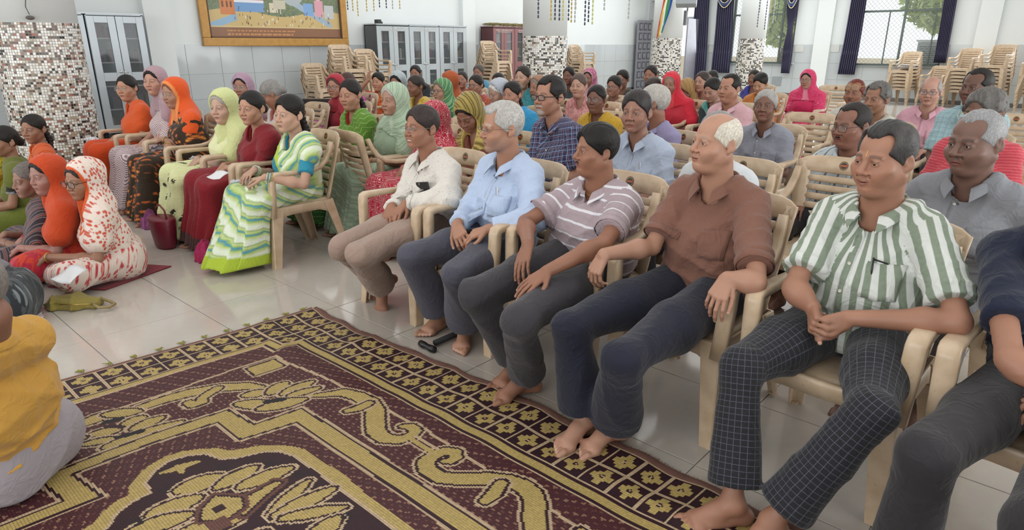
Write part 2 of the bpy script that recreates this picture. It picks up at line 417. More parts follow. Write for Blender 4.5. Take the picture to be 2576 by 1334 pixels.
# ------------------------------------------------------------------ moulded plastic armchair (front faces -Y, origin on the floor)
def plastic():
    b = NB('beige_moulded_plastic'); tc = b.n('TexCoord'); oi = b.n('ObjectInfo')
    n = b.n('TexNoise', i_Scale=14.0, i_Detail=5.0); b.l(tc.outputs['Object'], n.inputs['Vector'])
    c = b.ramp(n.outputs[0], [(0.32, lin('#b59d80')), (0.62, lin('#c8b298'))])
    n2 = b.n('TexNoise', i_Scale=60.0, i_Detail=2.0); b.l(tc.outputs['Object'], n2.inputs['Vector'])
    f = b.ramp(n2.outputs[0], [(0.66, (0, 0, 0)), (0.72, (1, 1, 1))]); c = b.mix(b.math('MULTIPLY', f, 0.25), c, lin('#8a7555'))
    b.l(c, b.b.inputs['Base Color']); b.b.inputs['Roughness'].default_value = 0.3; b.b.inputs['Specular IOR Level'].default_value = 0.5
    return b.m
M_pl = plastic()
def yb(x, z):   # the reclined, hollowed plane of the backrest
    return 0.185 + (z - 0.42) * 0.27 + 0.045 * (1 - (x / 0.245) ** 2)
def xb(z): return 0.205 + (z - 0.42) * 0.075
def strip(mb, f0, f1, zf0, zf1, nx=8, th=0.011):
    """curved bar of the backrest between fractions f0..f1 of the half width and heights zf0..zf1 (functions of f)"""
    rings = []
    for i in range(nx + 1):
        f = f0 + (f1 - f0) * i / nx; z0, z1 = zf0(f), zf1(f); ring = []
        for (z, d) in ((z0, 0.35), (z0, -0.35), (z0 + .005, -1), ((z0 + z1) / 2, -1.15), (z1 - .005, -1), (z1, -.35), (z1, .35), (z1 - .005, 1), ((z0 + z1) / 2, .85), (z0 + .005, 1)):
            x = f * xb(z); ring.append((x, yb(x, z) + d * th / 2, z))
        rings.append(ring)
    mb.loft(rings)
def chair_parts():
    P = {}
    P['seat'] = mb = MB(); nx, ny = 12, 10; rings = []
    # seat pan: dished sheet with rolled edge, seen as one loft from front to back
    for j in range(ny + 1):
        t = j / ny; y = -0.235 + 0.45 * t; hw = 0.232 - 0.03 * t; top = []; bot = []
        for i in range(nx + 1):
            x = -hw + 2 * hw * i / nx; e = abs(x) / hw
            z = 0.425 - 0.018 * (1 - e ** 2) * math.sin(math.pi * min(1, t * 1.1)) - 0.02 * max(0, (0.18 - t) / 0.18) ** 2 - 0.012 * max(0, e - 0.85) / 0.15
            top.append((x, y, z)); bot.append((x, y, z - 0.008))
        rings.append(top + bot[::-1])
    mb.loft(rings)
    P['apron'] = mb = MB()          # skirt under the seat edge with arched lower line
    for sgn in (0,):
        pts = [(-0.235, 0.20), (-0.24, 0.0), (-0.245, -0.20), (-0.205, -0.245), (0, -0.262), (0.205, -0.245), (0.245, -0.20), (0.24, 0.0), (0.235, 0.20)]
        fine = []
        for i in range(len(pts) - 1):
            for k in range(4):
                t = k / 4; fine.append((pts[i][0] * (1 - t) + pts[i + 1][0] * t, pts[i][1] * (1 - t) + pts[i + 1][1] * t))
        fine.append(pts[-1]); rings = []
        for (x, y) in fine:
            # distance to nearest leg corner controls the drop (arched line)
            d = min(math.hypot(x - cx, y - cy) for cx, cy in ((-.225, -.225), (.225, -.225), (-.225, .2), (.225, .2)))
            drop = 0.052 + 0.06 * max(0, 1 - d / 0.11) ** 2; nrm = Vector((x, y * 0.9, 0)).normalized()
            a = Vector((x, y, 0)); b_ = a - nrm * 0.008
            rings.append([(a.x * .975, a.y * .97, 0.423), (a.x, a.y, 0.412), (a.x * 1.01, a.y * 1.01, 0.412 - drop), (b_.x, b_.y, 0.412 - drop), (b_.x, b_.y, 0.412)])
        mb.loft(rings)
    def leg(x0, y0, x1, y1, w0, w1, z0):
        m = MB(); rings = []; sx = 1 if x0 > 0 else -1; sy = 1 if y0 > 0 else -1; t = 0.006
        for k in range(6):
            f = k / 5; w_ = w0 + (w1 - w0) * f ** 0.8; cx, cy = x0 + (x1 - x0) * f, y0 + (y1 - y0) * f; z = z0 * (1 - f)
            q = [(0, 0), (-w_, 0), (-w_, -t), (-t * 2.2, -t), (-t, -t * 2.2), (-t, -w_), (0, -w_), (0, -.004), (-.004, 0)]
            q = [(-.005, 0), (-w_, 0), (-w_, -t), (-t * 2.5, -t), (-t, -t * 2.5), (-t, -w_), (0, -w_), (0, -.005)]
            rings.append([(cx + sx * a, cy + sy * b, z) for a, b in q])
        m.loft(rings)
        m.box((x1 - sx * w1 * .35, y1 - sy * w1 * .35, 0.004), (w1 * .68, w1 * .68, 0.008))
        return m
    P['legs'] = [leg(sx * 0.248, -0.252, sx * 0.272, -0.29, 0.085, 0.05, 0.42) for sx in (-1, 1)] + [leg(sx * 0.24, 0.215, sx * 0.268, 0.315, 0.08, 0.045, 0.42) for sx in (-1, 1)]
    P['arms'] = []
    for sx in (-1, 1):
        path = [(0.262, -0.252, 0.36, .062, 0), (0.267, -0.246, 0.46, .060, 0), (0.272, -0.240, 0.57, .060, 0), (0.273, -0.238, 0.622, .060, 4), (0.275, -0.232, 0.640, .060, 40), (0.276, -0.215, 0.6475, .060, 84), (0.276, -0.11, 0.648, .058, 90), (0.272, -0.02, 0.645, .054, 90),
                (0.265, 0.06, 0.646, .050, 84), (0.255, 0.13, 0.660, .045, 66), (0.245, 0.185, 0.700, .042, 40), (0.236, 0.225, 0.76, .04, 20), (0.231, 0.247, 0.82, .034, 14)]
        m = MB(); rings = []
        for i, (x, y, z, wd, an) in enumerate(path):
            a = R(an); ty, tz = math.sin(a), math.cos(a); nrm = (0, -math.cos(a), math.sin(a)); th = 0.024 if i < 6 else 0.02
            ring = []
            for (p, q) in ((-1, -.7), (-1, .35), (-.86, .62), (-.4, .72), (.4, .72), (.86, .62), (1, .35), (1, -.7), (.8, -.75), (-.8, -.75)):
                ring.append((sx * (x - 0.02 + p * wd / 2), y + nrm[1] * q * th, z + nrm[2] * q * th))
            rings.append(ring if sx > 0 else ring[::-1])
        m.loft(rings)
        P['arms'].append(m)
    ze = [0.835, 0.875]
    P['side'] = []
    for sx in (-1, 1):
        m = MB(); strip2 = []
        for k in range(9):
            z = 0.40 + k * (0.845 - 0.40) / 8; x1 = xb(z) * 1.01; x0 = x1 - 0.060 - 0.03 * (z - .4); ring = []
            for (x, d) in ((x0, .8), (x0, -.8), ((x0 + x1) / 2, -1.1), (x1, -.8), (x1 + .006, 0.4), (x1, 1.6), ((x0 + x1) / 2, 1.0)):
                ring.append((sx * x, yb(x, z) + d * 0.007, z))
            strip2.append(ring if sx > 0 else ring[::-1])
        m.loft(strip2); P['side'].append(m)
    P['top'] = m = MB(); strip(m, -1.0, 1.0, lambda f: 0.785 + 0.006 * f * f, lambda f: 0.878 - 0.03 * abs(f) ** 6, 14, 0.013)
    P['slats'] = []
    for k in range(7):
        z0 = 0.436 + k * 0.0495; m = MB()
        strip(m, -0.76, 0.76, lambda f, z0=z0: z0 + 0.008 * f * f, lambda f, z0=z0: z0 + 0.0355 + 0.008 * f * f, 8); P['slats'].append(m)
    return P
CP = chair_parts()
def badge_mats():
    return [mat('badge_black', '#2b2420', 0.4), mat('badge_red', '#a8271c', 0.4), mat('badge_gold', '#b9974a', 0.4)]
BM = badge_mats()
def make_chair():
    r = empty('plastic_armchair')
    CP['seat'].build('seat', M_pl, r, True); CP['apron'].build('apron', M_pl, r, True)
    for m in CP['legs']: m.build('leg', M_pl, r)
    for m in CP['arms']: m.build('armrest', M_pl, r, True)
    bk = CP['top'].build('backrest', M_pl, r, True)
    for m in CP['side']: m.build('side_rail', M_pl, bk, True)
    for m in CP['slats']: m.build('slat', M_pl, bk, True)
    zc = 0.832; y = yb(0, zc) - 0.0085; bd = MB(); an = []
    def disc(r0, dy, n=18):
        bd.add([(0 + r0 * math.cos(a), y + dy + 0.27 * r0 * math.sin(a), zc + r0 * math.sin(a)) for a in np.linspace(0, 2 * math.pi, n, endpoint=False)], [tuple(range(n))])
    disc(0.0235, 0); disc(0.020, -0.0006); disc(0.0175, -0.0012)
    bd.add([(x, y - 0.002 + 0.27 * z, zc + z) for x, z in ((-.018, -.005), (.018, -.005), (.018, .005), (-.018, .005))], [(0, 1, 2, 3)])
    for q in range(5): bd.add([(x, y - 0.0026 + 0.27 * z, zc + z) for x, z in ((-.014 + q * .006, -.002), (-.0105 + q * .006, -.002), (-.0105 + q * .006, .002), (-.014 + q * .006, .002))], [(0, 1, 2, 3)])
    mk('badge', bd.v, bd.f, None, bk, mats=BM, fmat=[0, 2, 0, 1, 2, 2, 2, 2, 2])
    return r
CHAIR0 = make_chair(); CHAIR_USED = False
ALLM = MB()
for k in ('seat', 'apron', 'top'): ALLM.add(CP[k].v, CP[k].f)
for k in ('legs', 'arms', 'side', 'slats'):
    for m in CP[k]: ALLM.add(m.v, m.f)
STACK0 = None
def place_chair(u, v, rz=0, label='', group=None):
    global CHAIR_USED
    if not CHAIR_USED: o = CHAIR0; CHAIR_USED = True
    else: o = copy_tree(CHAIR0)
    o.location = (u, v, 0); o.rotation_euler = (0, 0, rz); tag(o, label, 'chair', group or 'beige plastic armchairs in rows'); return o
def stack(u, v, rz, n, label, group):
    global STACK0
    for k in range(n):
        if STACK0 is None:
            STACK0 = ALLM.build('plastic_chair', M_pl, smooth=False); o = STACK0
        else: o = STACK0.copy(); COL.objects.link(o)
        o.location = (u + 0.028 * k * math.sin(rz), v - 0.028 * k * math.cos(rz), 0.088 * k); o.rotation_euler = (0, 0, rz)
        tag(o, label, 'chair', group)
# ------------------------------------------------------------------ woven mat
def rug():
    cs = 0.007; S, T = 3.75, 2.7; ns, nt_ = int(S / cs), int(T / cs)
    s = (np.arange(ns) + 0.5) * cs - 0.0; t = (np.arange(nt_) + 0.5) * cs; s, t = np.meshgrid(s, t, indexing='ij')
    MAR, DK, GO, CR, BR, TN, BK = range(7)
    img = np.full(s.shape, MAR, np.int8)
    # hatched ground: slanting rows of tan dashes
    def hatch(mask, ph, dens=0.07):
        a = (s * 0.55 + t * (1 if ph > 0 else -1)) / dens; b = (s * (1.0) - t * 0.35) / 0.03
        m = ((a % 1.0) < 0.17) & ((b % 1.0) < 0.55); img[mask & m] = TN
        m2 = (((a + .5) % 1.0) < 0.12) & (((b + .4) % 1.0) < 0.5); img[mask & m2] = BR
    inner = (s > 0.27) & (t > 0.324)
    hatch(inner & (s > t), 1); hatch(inner & (s <= t), 1)
    # denser brick-like ground inside the vine border
    vb = (s > 0.445) & (t > 0.44) & ~((s > 0.77) & (t > 0.635))
    img[vb] = MAR; a = (t / 0.028); b = (s / 0.034 + 0.5 * (np.floor(a) % 2)); img[vb & ((b % 1) < .42) & ((a % 1) < .3)] = TN
    img[vb & (((b + .5) % 1) < .3) & (((a + .5) % 1) < .3)] = BR
    # measuring helpers
    def seg(pts, rad):
        pts = np.array(pts, float); rad = np.array(rad if hasattr(rad, '__len__') else [rad] * len(pts), float); D = np.full(s.shape, 9.0)
        for i in range(len(pts) - 1):
            p, q = pts[i], pts[i + 1]; d = q - p; L = d @ d + 1e-12
            h = np.clip(((s - p[0]) * d[0] + (t - p[1]) * d[1]) / L, 0, 1)
            D = np.minimum(D, np.hypot(s - p[0] - h * d[0], t - p[1] - h * d[1]) - (rad[i] + (rad[i + 1] - rad[i]) * h))
        return D
    def petal(b, e, wd): 
        b = np.array(b); e = np.array(e); k = np.linspace(0, 1, 7); pts = b + (e - b) * k[:, None]
        return seg(pts, wd / 2 * np.sin(np.pi * (0.12 + 0.80 * k)) ** 0.8)
    def poly(pts):
        pts = np.array(pts); ins = np.zeros(s.shape, bool); D = seg(np.vstack([pts, pts[:1]]), 0.0)
        for i in range(len(pts)):
            p, q = pts[i], pts[(i + 1) % len(pts)]
            c = ((p[1] > t) != (q[1] > t)) & (s < (q[0] - p[0]) * (t - p[1]) / (q[1] - p[1] + 1e-12) + p[0]); ins ^= c
        return np.where(ins, -D, D)
    def ink(D, w1=0.010, w2=0.010, fill=GO, lim=None):
        m = D < w1 + w2
        if lim is not None: m &= lim
        img[m & (D >= w1)] = CR; img[m & (D < w1)] = DK; img[m & (D < 0)] = fill
    def line(pts, c=CR, w_=0.0055): img[seg(pts, w_) < 0] = c
    # second rectangle outline (edge of the vine border)
    line([(0.44, 2.7), (0.44, 1.05), (0.437, 0.82), (0.425, 0.60), (0.43, 0.453), (0.53, 0.462), (0.85, 0.43), (1.26, 0.408), (1.47, 0.40), (1.85, 0.425), (2.25, 0.44), (3.75, 0.44)], CR, 0.007)
    ink(poly([(0.458, 0.482), (0.558, 0.487), (0.558, 0.627), (0.462, 0.618)]))
    # vines
    g = 0.024
    ink(seg([(0.91, 0.56), (0.949, 0.503), (0.985, 0.452), (1.057, 0.425), (1.132, 0.42), (1.21, 0.447), (1.285, 0.498), (1.34, 0.535), (1.407, 0.545), (1.455, 0.515), (1.47, 0.471), (1.452, 0.432), (1.41, 0.425), (1.385, 0.445)],
            [.010, .018, .024, .030, .034, .036, .036, .034, .030, .026, .022, .022, .020, .012]))
    ink(seg([(1.14, 0.43), (1.141, 0.48), (1.128, 0.522)], [.018, .022, .014]))
    ink(seg([(1.69, 0.492), (1.706, 0.475), (1.70, 0.445), (1.672, 0.428), (1.642, 0.445), (1.63, 0.488), (1.645, 0.54), (1.69, 0.566), (1.761, 0.566), (1.82, 0.52), (1.88, 0.455), (1.936, 0.418), (1.992, 0.405), (2.045, 0.415), (2.09, 0.447), (2.13, 0.496), (2.19, 0.55), (2.26, 0.56), (2.31, 0.53), (2.32, .48), (2.28, .45)],
            [.012, .018, .020, .022, .024, .026, .028, .030, .030, .032, .034, .034, .034, .034, .034, .034, .032, .028, .024, .02, .015]))
    ink(seg([(1.93, 0.445), (1.954, 0.50), (1.964, 0.55)], [.020, .024, .016]))
    for k in (0, 1): line([(1.47 + .01, 0.456 + .045 * k), (1.615, 0.456 + .045 * k)], CR, 0.006)
    img[seg([(1.49, 0.478), (1.60, 0.478)], 0.010) < 0] = GO
    ink(seg([(0.50, 1.10), (0.497, 0.994), (0.512, 0.904), (0.56, 0.79), (0.63, 0.705), (0.686, 0.665)], [.022, .030, .034, .034, .030, .014]))
    ink(seg([(0.56, 0.80), (0.58, 0.85), (0.60, 0.885), (0.632, 0.90), (0.628, 0.935), (0.60, 0.94)], [.02, .02, .018, .022, .024, .02]))
    # flower in the corner of the vine
    for b_, e_, w_ in (((0.708, 0.747), (0.745, 0.665), .06), ((0.765, 0.665), (0.728, 0.574), .07), ((0.812, 0.631), (0.799, 0.489), .06), ((0.845, 0.62), (0.87, 0.498), .045), ((0.76, 0.80), (0.865, 0.71), .075), ((0.862, 0.757), (0.915, 0.594), .075)):
        ink(petal(b_, e_, w_))
    img[seg([(0.826, 0.712), (0.854, 0.655)], .017) < 0] = BK
    def flower2(os_, ot):
        for b_, e_, w_ in (((0.430, 1.30), (0.405, 1.20), .07), ((0.41, 1.21), (0.478, 1.11), .07), ((0.573, 1.193), (0.539, 1.121), .07), ((0.615, 1.175), (0.597, 1.065), .06), ((0.546, 1.294), (0.582, 1.222), .06), ((0.60, 1.347), (0.645, 1.246), .045), ((0.527, 1.40), (0.55, 1.328), .05), ((0.684, 1.291), (0.69, 1.03), .075)):
            ink(petal((b_[0] + os_, b_[1] + ot), (e_[0] + os_, e_[1] + ot), w_))
        img[seg([(0.48 + os_, 1.233 + ot), (0.489 + os_, 1.184 + ot)], .018) < 0] = BK; img[seg([(0.642 + os_, 1.237 + ot), (0.654 + os_, 1.165 + ot)], .016) < 0] = BK
        line([(0.52 + os_, 1.24 + ot), (0.57 + os_, 1.20 + ot)], DK, .012)
    flower2(0.05, 0)
    for b_, e_, w_ in (((0.60, 1.66), (0.78, 1.60), .11), ((0.66, 1.74), (0.86, 1.68), .10)): ink(petal(b_, e_, w_))
    # middle field
    MO = [(0.77, 2.7), (0.985, 2.7), (0.985, 1.505), (0.785, 1.53), (0.765, 1.35), (0.75, 1.13), (0.76, 0.95), (0.771, 0.855), (0.94, 0.845), (0.965, 0.637), (1.2, 0.628), (1.9, 0.635), (3.8, 0.64), (3.8, 2.7)]
    MI = [(1.055, 2.7), (1.055, 1.40), (0.845, 1.43), (0.83, 1.17), (0.848, 0.934), (1.045, 0.93), (1.07, 0.716), (1.5, 0.717), (3.8, 0.73), (3.8, 2.7)]
    DO = poly([(0.985, 2.75), (0.985, 1.505), (0.783, 1.53), (0.765, 1.35), (0.752, 1.13), (0.762, 0.95), (0.771, 0.85), (0.885, 0.835), (0.90, 0.80), (0.94, 0.70), (0.965, 0.637), (1.2, 0.628), (1.9, 0.635), (3.8, 0.64), (3.8, 2.75)]) if False else poly([(0.985, 2.75), (0.985, 1.505), (0.783, 1.53), (0.765, 1.35), (0.752, 1.13), (0.762, 0.95), (0.771, 0.85), (0.955, 0.832), (0.972, 0.637), (1.2, 0.628), (1.9, 0.635), (3.8, 0.64), (3.8, 2.75)])
    DI = poly([(1.055, 2.75), (1.055, 1.40), (0.845, 1.43), (0.83, 1.17), (0.848, 0.934), (1.035, 0.93), (1.065, 0.716), (1.5, 0.717), (3.8, 0.73), (3.8, 2.75)])
    band = (DO < 0) & (DI > 0)
    img[(DO < 0.012) & (DO >= 0)] = CR; img[band] = GO; img[(DO < 0) & (DO > -0.010)] = DK
    img[(DI > 0) & (DI < 0.010)] = DK; img[(DI <= 0) & (DI > -0.012)] = CR
    fld = DI <= -0.012; img[fld] = MAR; hatch(fld & (t < .72 * s + .3), 1, .052); hatch(fld & (t >= .72 * s + .3), -1, .045)
    # medallion
    MOo = poly([(1.178, 1.469), (1.134, 1.422), (1.108, 1.379), (1.101, 1.337), (1.064, 1.332), (1.024, 1.296), (0.978, 1.242), (0.953, 1.172), (0.962, 1.11), (0.989, 1.061), (1.027, 1.013), (1.075, 0.99), (1.095, 0.955), (1.122, 0.887), (1.187, 0.828), (1.239, 0.795), (1.374, 0.790), (1.509, 0.784), (1.668, 0.797), (2.6, 0.80), (2.6, 2.2), (1.5, 2.2)])
    MIi = poly([(1.23, 1.434), (1.187, 1.404), (1.155, 1.345), (1.145, 1.280), (1.077, 1.273), (1.024, 1.227), (0.998, 1.167), (1.008, 1.111), (1.042, 1.062), (1.115, 1.040), (1.147, 0.994), (1.174, 0.913), (1.212, 0.868), (1.28, 0.845), (1.417, 0.843), (1.672, 0.846), (2.55, 0.852), (2.55, 2.1), (1.6, 2.1)])
    img[MOo < 0] = GO; img[MIi < 0.012] = CR; img[MIi < 0] = DK; DEEP = MIi < 0
    for b_, e_, w_ in (((1.196, 1.214), (1.215, 1.085), .085), ((1.268, 1.115), (1.246, 0.975), .07), ((1.258, 1.325), (1.28, 1.185), .075), ((1.305, 1.39), (1.345, 1.245), .075), ((1.321, 1.06), (1.337, 0.892), .07),
                       ((1.528, 1.065), (1.453, 0.887), .045), ((1.55, 1.06), (1.554, 0.855), .062), ((1.576, 1.05), (1.668, 0.885), .05), ((1.419, 1.285), (1.48, 1.15), .075), ((1.74, 1.06), (1.70, .93), .07), ((1.80, 1.2), (1.86, 1.04), .08), ((1.62, 1.25), (1.60, 1.12), .07)):
        ink(petal(b_, e_, w_), 0.009, 0.010)
    def pl(pts, c=GO, rim=BR):
        D = poly(pts); img[D < 0.022] = rim; img[D < 0.008] = DK; img[D < 0] = c; return D
    pl([(1.474, 1.125), (1.43, 1.04), (1.395, 0.955), (1.375, 0.97), (1.39, 1.06), (1.37, 1.12), (1.40, 1.14)])
    pl([(1.31, 1.145), (1.345, 1.20), (1.40, 1.23), (1.45, 1.17), (1.43, 1.11), (1.38, 1.09)]); img[np.maximum(abs(s - 1.385), abs(t - 1.165)) < 0.018] = DK
    img[(abs(s - 1.46) < .03) & (abs(t - 1.20) < .03)] = BR
    for b_, e_, w_ in (((1.05, 1.215), (1.07, 1.094), .035), ((1.04, 1.161), (1.10, 1.165), .03)): img[petal(b_, e_, w_) < 0] = GO
    for a_, b_ in ((1.162, 1.052), (1.164, 1.252), (1.265, 1.368), (1.259, 0.926), (1.39, 0.89), (1.713, 0.907)):
        img[(abs(s - a_) < .022) & (abs(t - b_) < .018) & (((s / .007).astype(int) + (t / .014).astype(int)) % 2 == 0)] = BK
    # border: gold band with stepped corner, then two rows of flower squares
    sx = np.where(s < 0.385, 1.0, 1.0)
    def ringd(off):  # outside distance to the inner region, squeezed on the s side
        a = np.maximum((0.27 - s) * 1.55, 0.324 - t); b = np.maximum((0.385 - s) * 1.55, 0.324 - t); c = np.maximum((0.27 - s) * 1.55, 0.445 - t)
        return np.minimum(b, c)
    d = ringd(0); outm = d > 0
    img[outm & (d < .012)] = CR; img[outm & (d >= .012) & (d < .022)] = DK; img[outm & (d >= .022) & (d < .060)] = GO; img[outm & (d >= .060) & (d < .070)] = DK
    sq = outm & (d >= .070); img[sq] = DK
    ps, pt = 0.1165, 0.1245
    ci, cj = np.floor(s / ps), np.floor(t / pt); fs, ft = (s / ps - ci), (t / pt - cj)
    lw = 0.05; ln = (fs < lw) | (fs > 1 - lw) | (ft < lw) | (ft > 1 - lw)
    fx, ft2 = (fs - .5), (ft - .5); rad = np.hypot(fx, ft2); an = np.arctan2(ft2, fx)
    fl = (rad < .235 + .085 * np.cos(4 * (an - .785) + math.pi) * 1.0 + .03 * np.cos(8 * an))
    fl |= (np.maximum(abs(fx), abs(ft2)) < .21); fl |= ((abs(fx) < .11) & (abs(ft2) < .36)) | ((abs(ft2) < .11) & (abs(fx) < .36))
    img[sq & fl] = GO; img[sq & (rad < .085)] = DK; img[sq & (rad < .045)] = CR
    cor = (((s / cs).astype(int) + (t / cs).astype(int)) % 2 == 0) & (np.minimum(abs(fx), abs(ft2)) > .33); img[sq & cor & ~ln] = BK
    img[sq & ln] = CR; img[(d >= .070) & (d < .082)] = CR
    img[(s < 0.010) | (t < 0.010)] = CR
    pal = np.array([lin('#4b262b'), lin('#321a22'), lin('#b5a064'), lin('#bfa88a'), lin('#66443c'), lin('#8f6c5a'), lin('#1e1a20')])
    rnd = np.random.RandomState(3); col = pal[img] * rnd.uniform(0.86, 1.12, img.shape)[..., None]
    # geometry: gentle waves, a few raised folds by the right-hand edge
    gs = np.arange(ns + 1) * cs; gt = np.arange(nt_ + 1) * cs; gs, gt = np.meshgrid(gs, gt, indexing='ij')
    v = 1.858 - gt; u = -3.218 - 0.086 * gt + gs
    edge = np.exp(-gt / 0.25)
    v = v + edge * (-0.018 * np.exp(-((u + 2.75) / .25) ** 2) + 0.018 * np.sin((u + 2.3) * 2.2)) + 0.006 * edge * np.sin(u * 23)
    z = 0.004 + 0.0035 * (1 + np.sin(u * 5.1 + 1.7 * np.sin(v * 3)) * np.cos(v * 4.3 + u)) + edge * 0.006 * (1 + np.sin(u * 21 + 2 * np.sin(u * 3)))
    z += 0.011 * np.exp(-((gt - 0.30 - .12 * np.sin(gs * 2)) / .05) ** 2) * (0.5 + .5 * np.sin(gs * 3.1)) + 0.02 * np.exp(-(((gs - .58) / .05) ** 2 + ((gt - .08) / .12) ** 2))
    V = np.stack([u, v, z], -1).reshape(-1, 3); idx = np.arange((ns + 1) * (nt_ + 1)).reshape(ns + 1, nt_ + 1)
    F = np.stack([idx[:-1, :-1], idx[1:, :-1], idx[1:, 1:], idx[:-1, 1:]], -1).reshape(-1, 4)[:, ::-1]
    b = NB('woven_mat'); a = b.n('Attribute', attribute_name='Col'); g_ = b.n('NewGeometry'); 
    mp = b.n('Mapping'); mp.inputs['Scale'].default_value = (1 / .0045, 1 / .010, 1); b.l(g_.outputs['Position'], mp.inputs['Vector'])
    br = b.n('TexBrick'); br.inputs['Scale'].default_value = 1.0; br.inputs['Mortar Size'].default_value = 0.16; br.inputs['Mortar Smooth'].default_value = 0.6
    br.inputs['Color1'].default_value = (1, 1, 1, 1); br.inputs['Color2'].default_value = (.86, .86, .86, 1); br.inputs['Mortar'].default_value = (.42, .36, .34, 1)
    br.inputs['Brick Width'].default_value = 1.0; br.inputs['Row Height'].default_value = 0.9
    b.l(mp.outputs[0], br.inputs['Vector'])
    b.l(b.mix(0.75, a.outputs['Color'], br.outputs['Color'], 'MULTIPLY'), b.b.inputs['Base Color']); b.b.inputs['Roughness'].default_value = 0.55; b.b.inputs['Specular IOR Level'].default_value = 0.3
    b.bump(br.outputs['Fac'], -0.25, 0.002)
    rg = mk('woven_mat', V, F, b.m, fcol=col.reshape(-1, 3), smooth=True)
    tag(rg, 'large maroon and gold woven plastic mat with vine and flower border', 'mat')
    # brown bound edge with short fringe along the chairs, tassels of gold thread along the far end
    mb = MB(); Me = mat('mat_binding', '#6a4a40', 0.8, var=.1, scale=40); n = 160; rr = []
    for i in range(n + 1):
        k = int(i / n * ns); u_, v_, z_ = u[k, 0], v[k, 0], z[k, 0]
        rr.append([(u_, v_, z_), (u_, v_ + .022, z_ + .005 + .002 * math.sin(i * 1.3)), (u_ - .002, v_ + .046 + .004 * math.sin(i * .7), .003)])
    mb.loft(rr, False, False); rr = []
    for i in range(81):
        k = int(i / 80 * nt_); u_, v_, z_ = u[0, k], v[0, k], z[0, k]
        rr.append([(u_, v_, z_), (u_ - .012, v_ + .0, z_ + .004), (u_ - .026, v_, .003)])
    mb.loft(rr, False, False); mb.build('bound_edge', Me, rg, True)
    fr = MB(); rs = random.Random(5)
    for i in range(900):
        k = int(i / 900 * ns); u_, v_ = u[k, 0], v[k, 0] + .040; dx = rs.uniform(-.006, .006); l = rs.uniform(.010, .024)
        fr.add([(u_ - .0015, v_, .005), (u_ + .0015, v_, .005), (u_ + dx, v_ + l, .003)], [(0, 1, 2)])
    fr.build('fringe', Me, rg)['kind'] = 'stuff'
    Mg = mat('gold_thread', '#7f7a2e', 0.8)
    for i in range(24):
        k = int((i + .3) / 24 * nt_); u_, v_ = u[0, k] - .028, v[0, k]; m = MB()
        m.tube([(u_, v_, .008), (u_ - .02, v_ + rs.uniform(-.008, .008), .010)], [.003, .007], 5)
        for q in range(9):
            a = rs.uniform(-1.1, 1.1) + math.pi; l = rs.uniform(.016, .032); m.tube([(u_ - .018, v_, .010), (u_ - .018 + l * math.cos(a), v_ + l * math.sin(a), rs.uniform(.003, .012))], [.0035, .0015], 4)
        m.build('tassel', Mg, rg)
    return rg
RUG = rug()

# ------------------------------------------------------------------ cupboards, picture, curtains, hangings
def letters_row(mb, origin, du, w_, h, n, seed, up=(0, 0, 1), nrm=(1, 0, 0)):
    """a headed line of Gujarati-like lettering: bars hanging from a line, raised a hair"""
    rs = random.Random(seed); o = Vector(origin); du = Vector(du); up = Vector(up); nr = Vector(nrm) * 0.0015
    x = 0; step = w_ / n
    for i in range(n):
        if rs.random() < .14: x += step; continue
        for (a, b, c, d) in ((0.1, .35, 0, rs.uniform(.6, 1)), (.1, .85, rs.uniform(.35, .8), rs.uniform(.12, .2)), (.62, .85, 0, rs.uniform(.5, 1))):
            x0, x1 = x + a * step, x + b * step; z0, z1 = h * c, h * min(1, c + d)
            mb.add([o + du * x0 + up * z0 + nr, o + du * x1 + up * z0 + nr, o + du * x1 + up * z1 + nr, o + du * x0 + up * z1 + nr], [(0, 1, 2, 3)])
        x += step
M_shelf = mat('cupboard_inside', '#6c7376', 0.6)
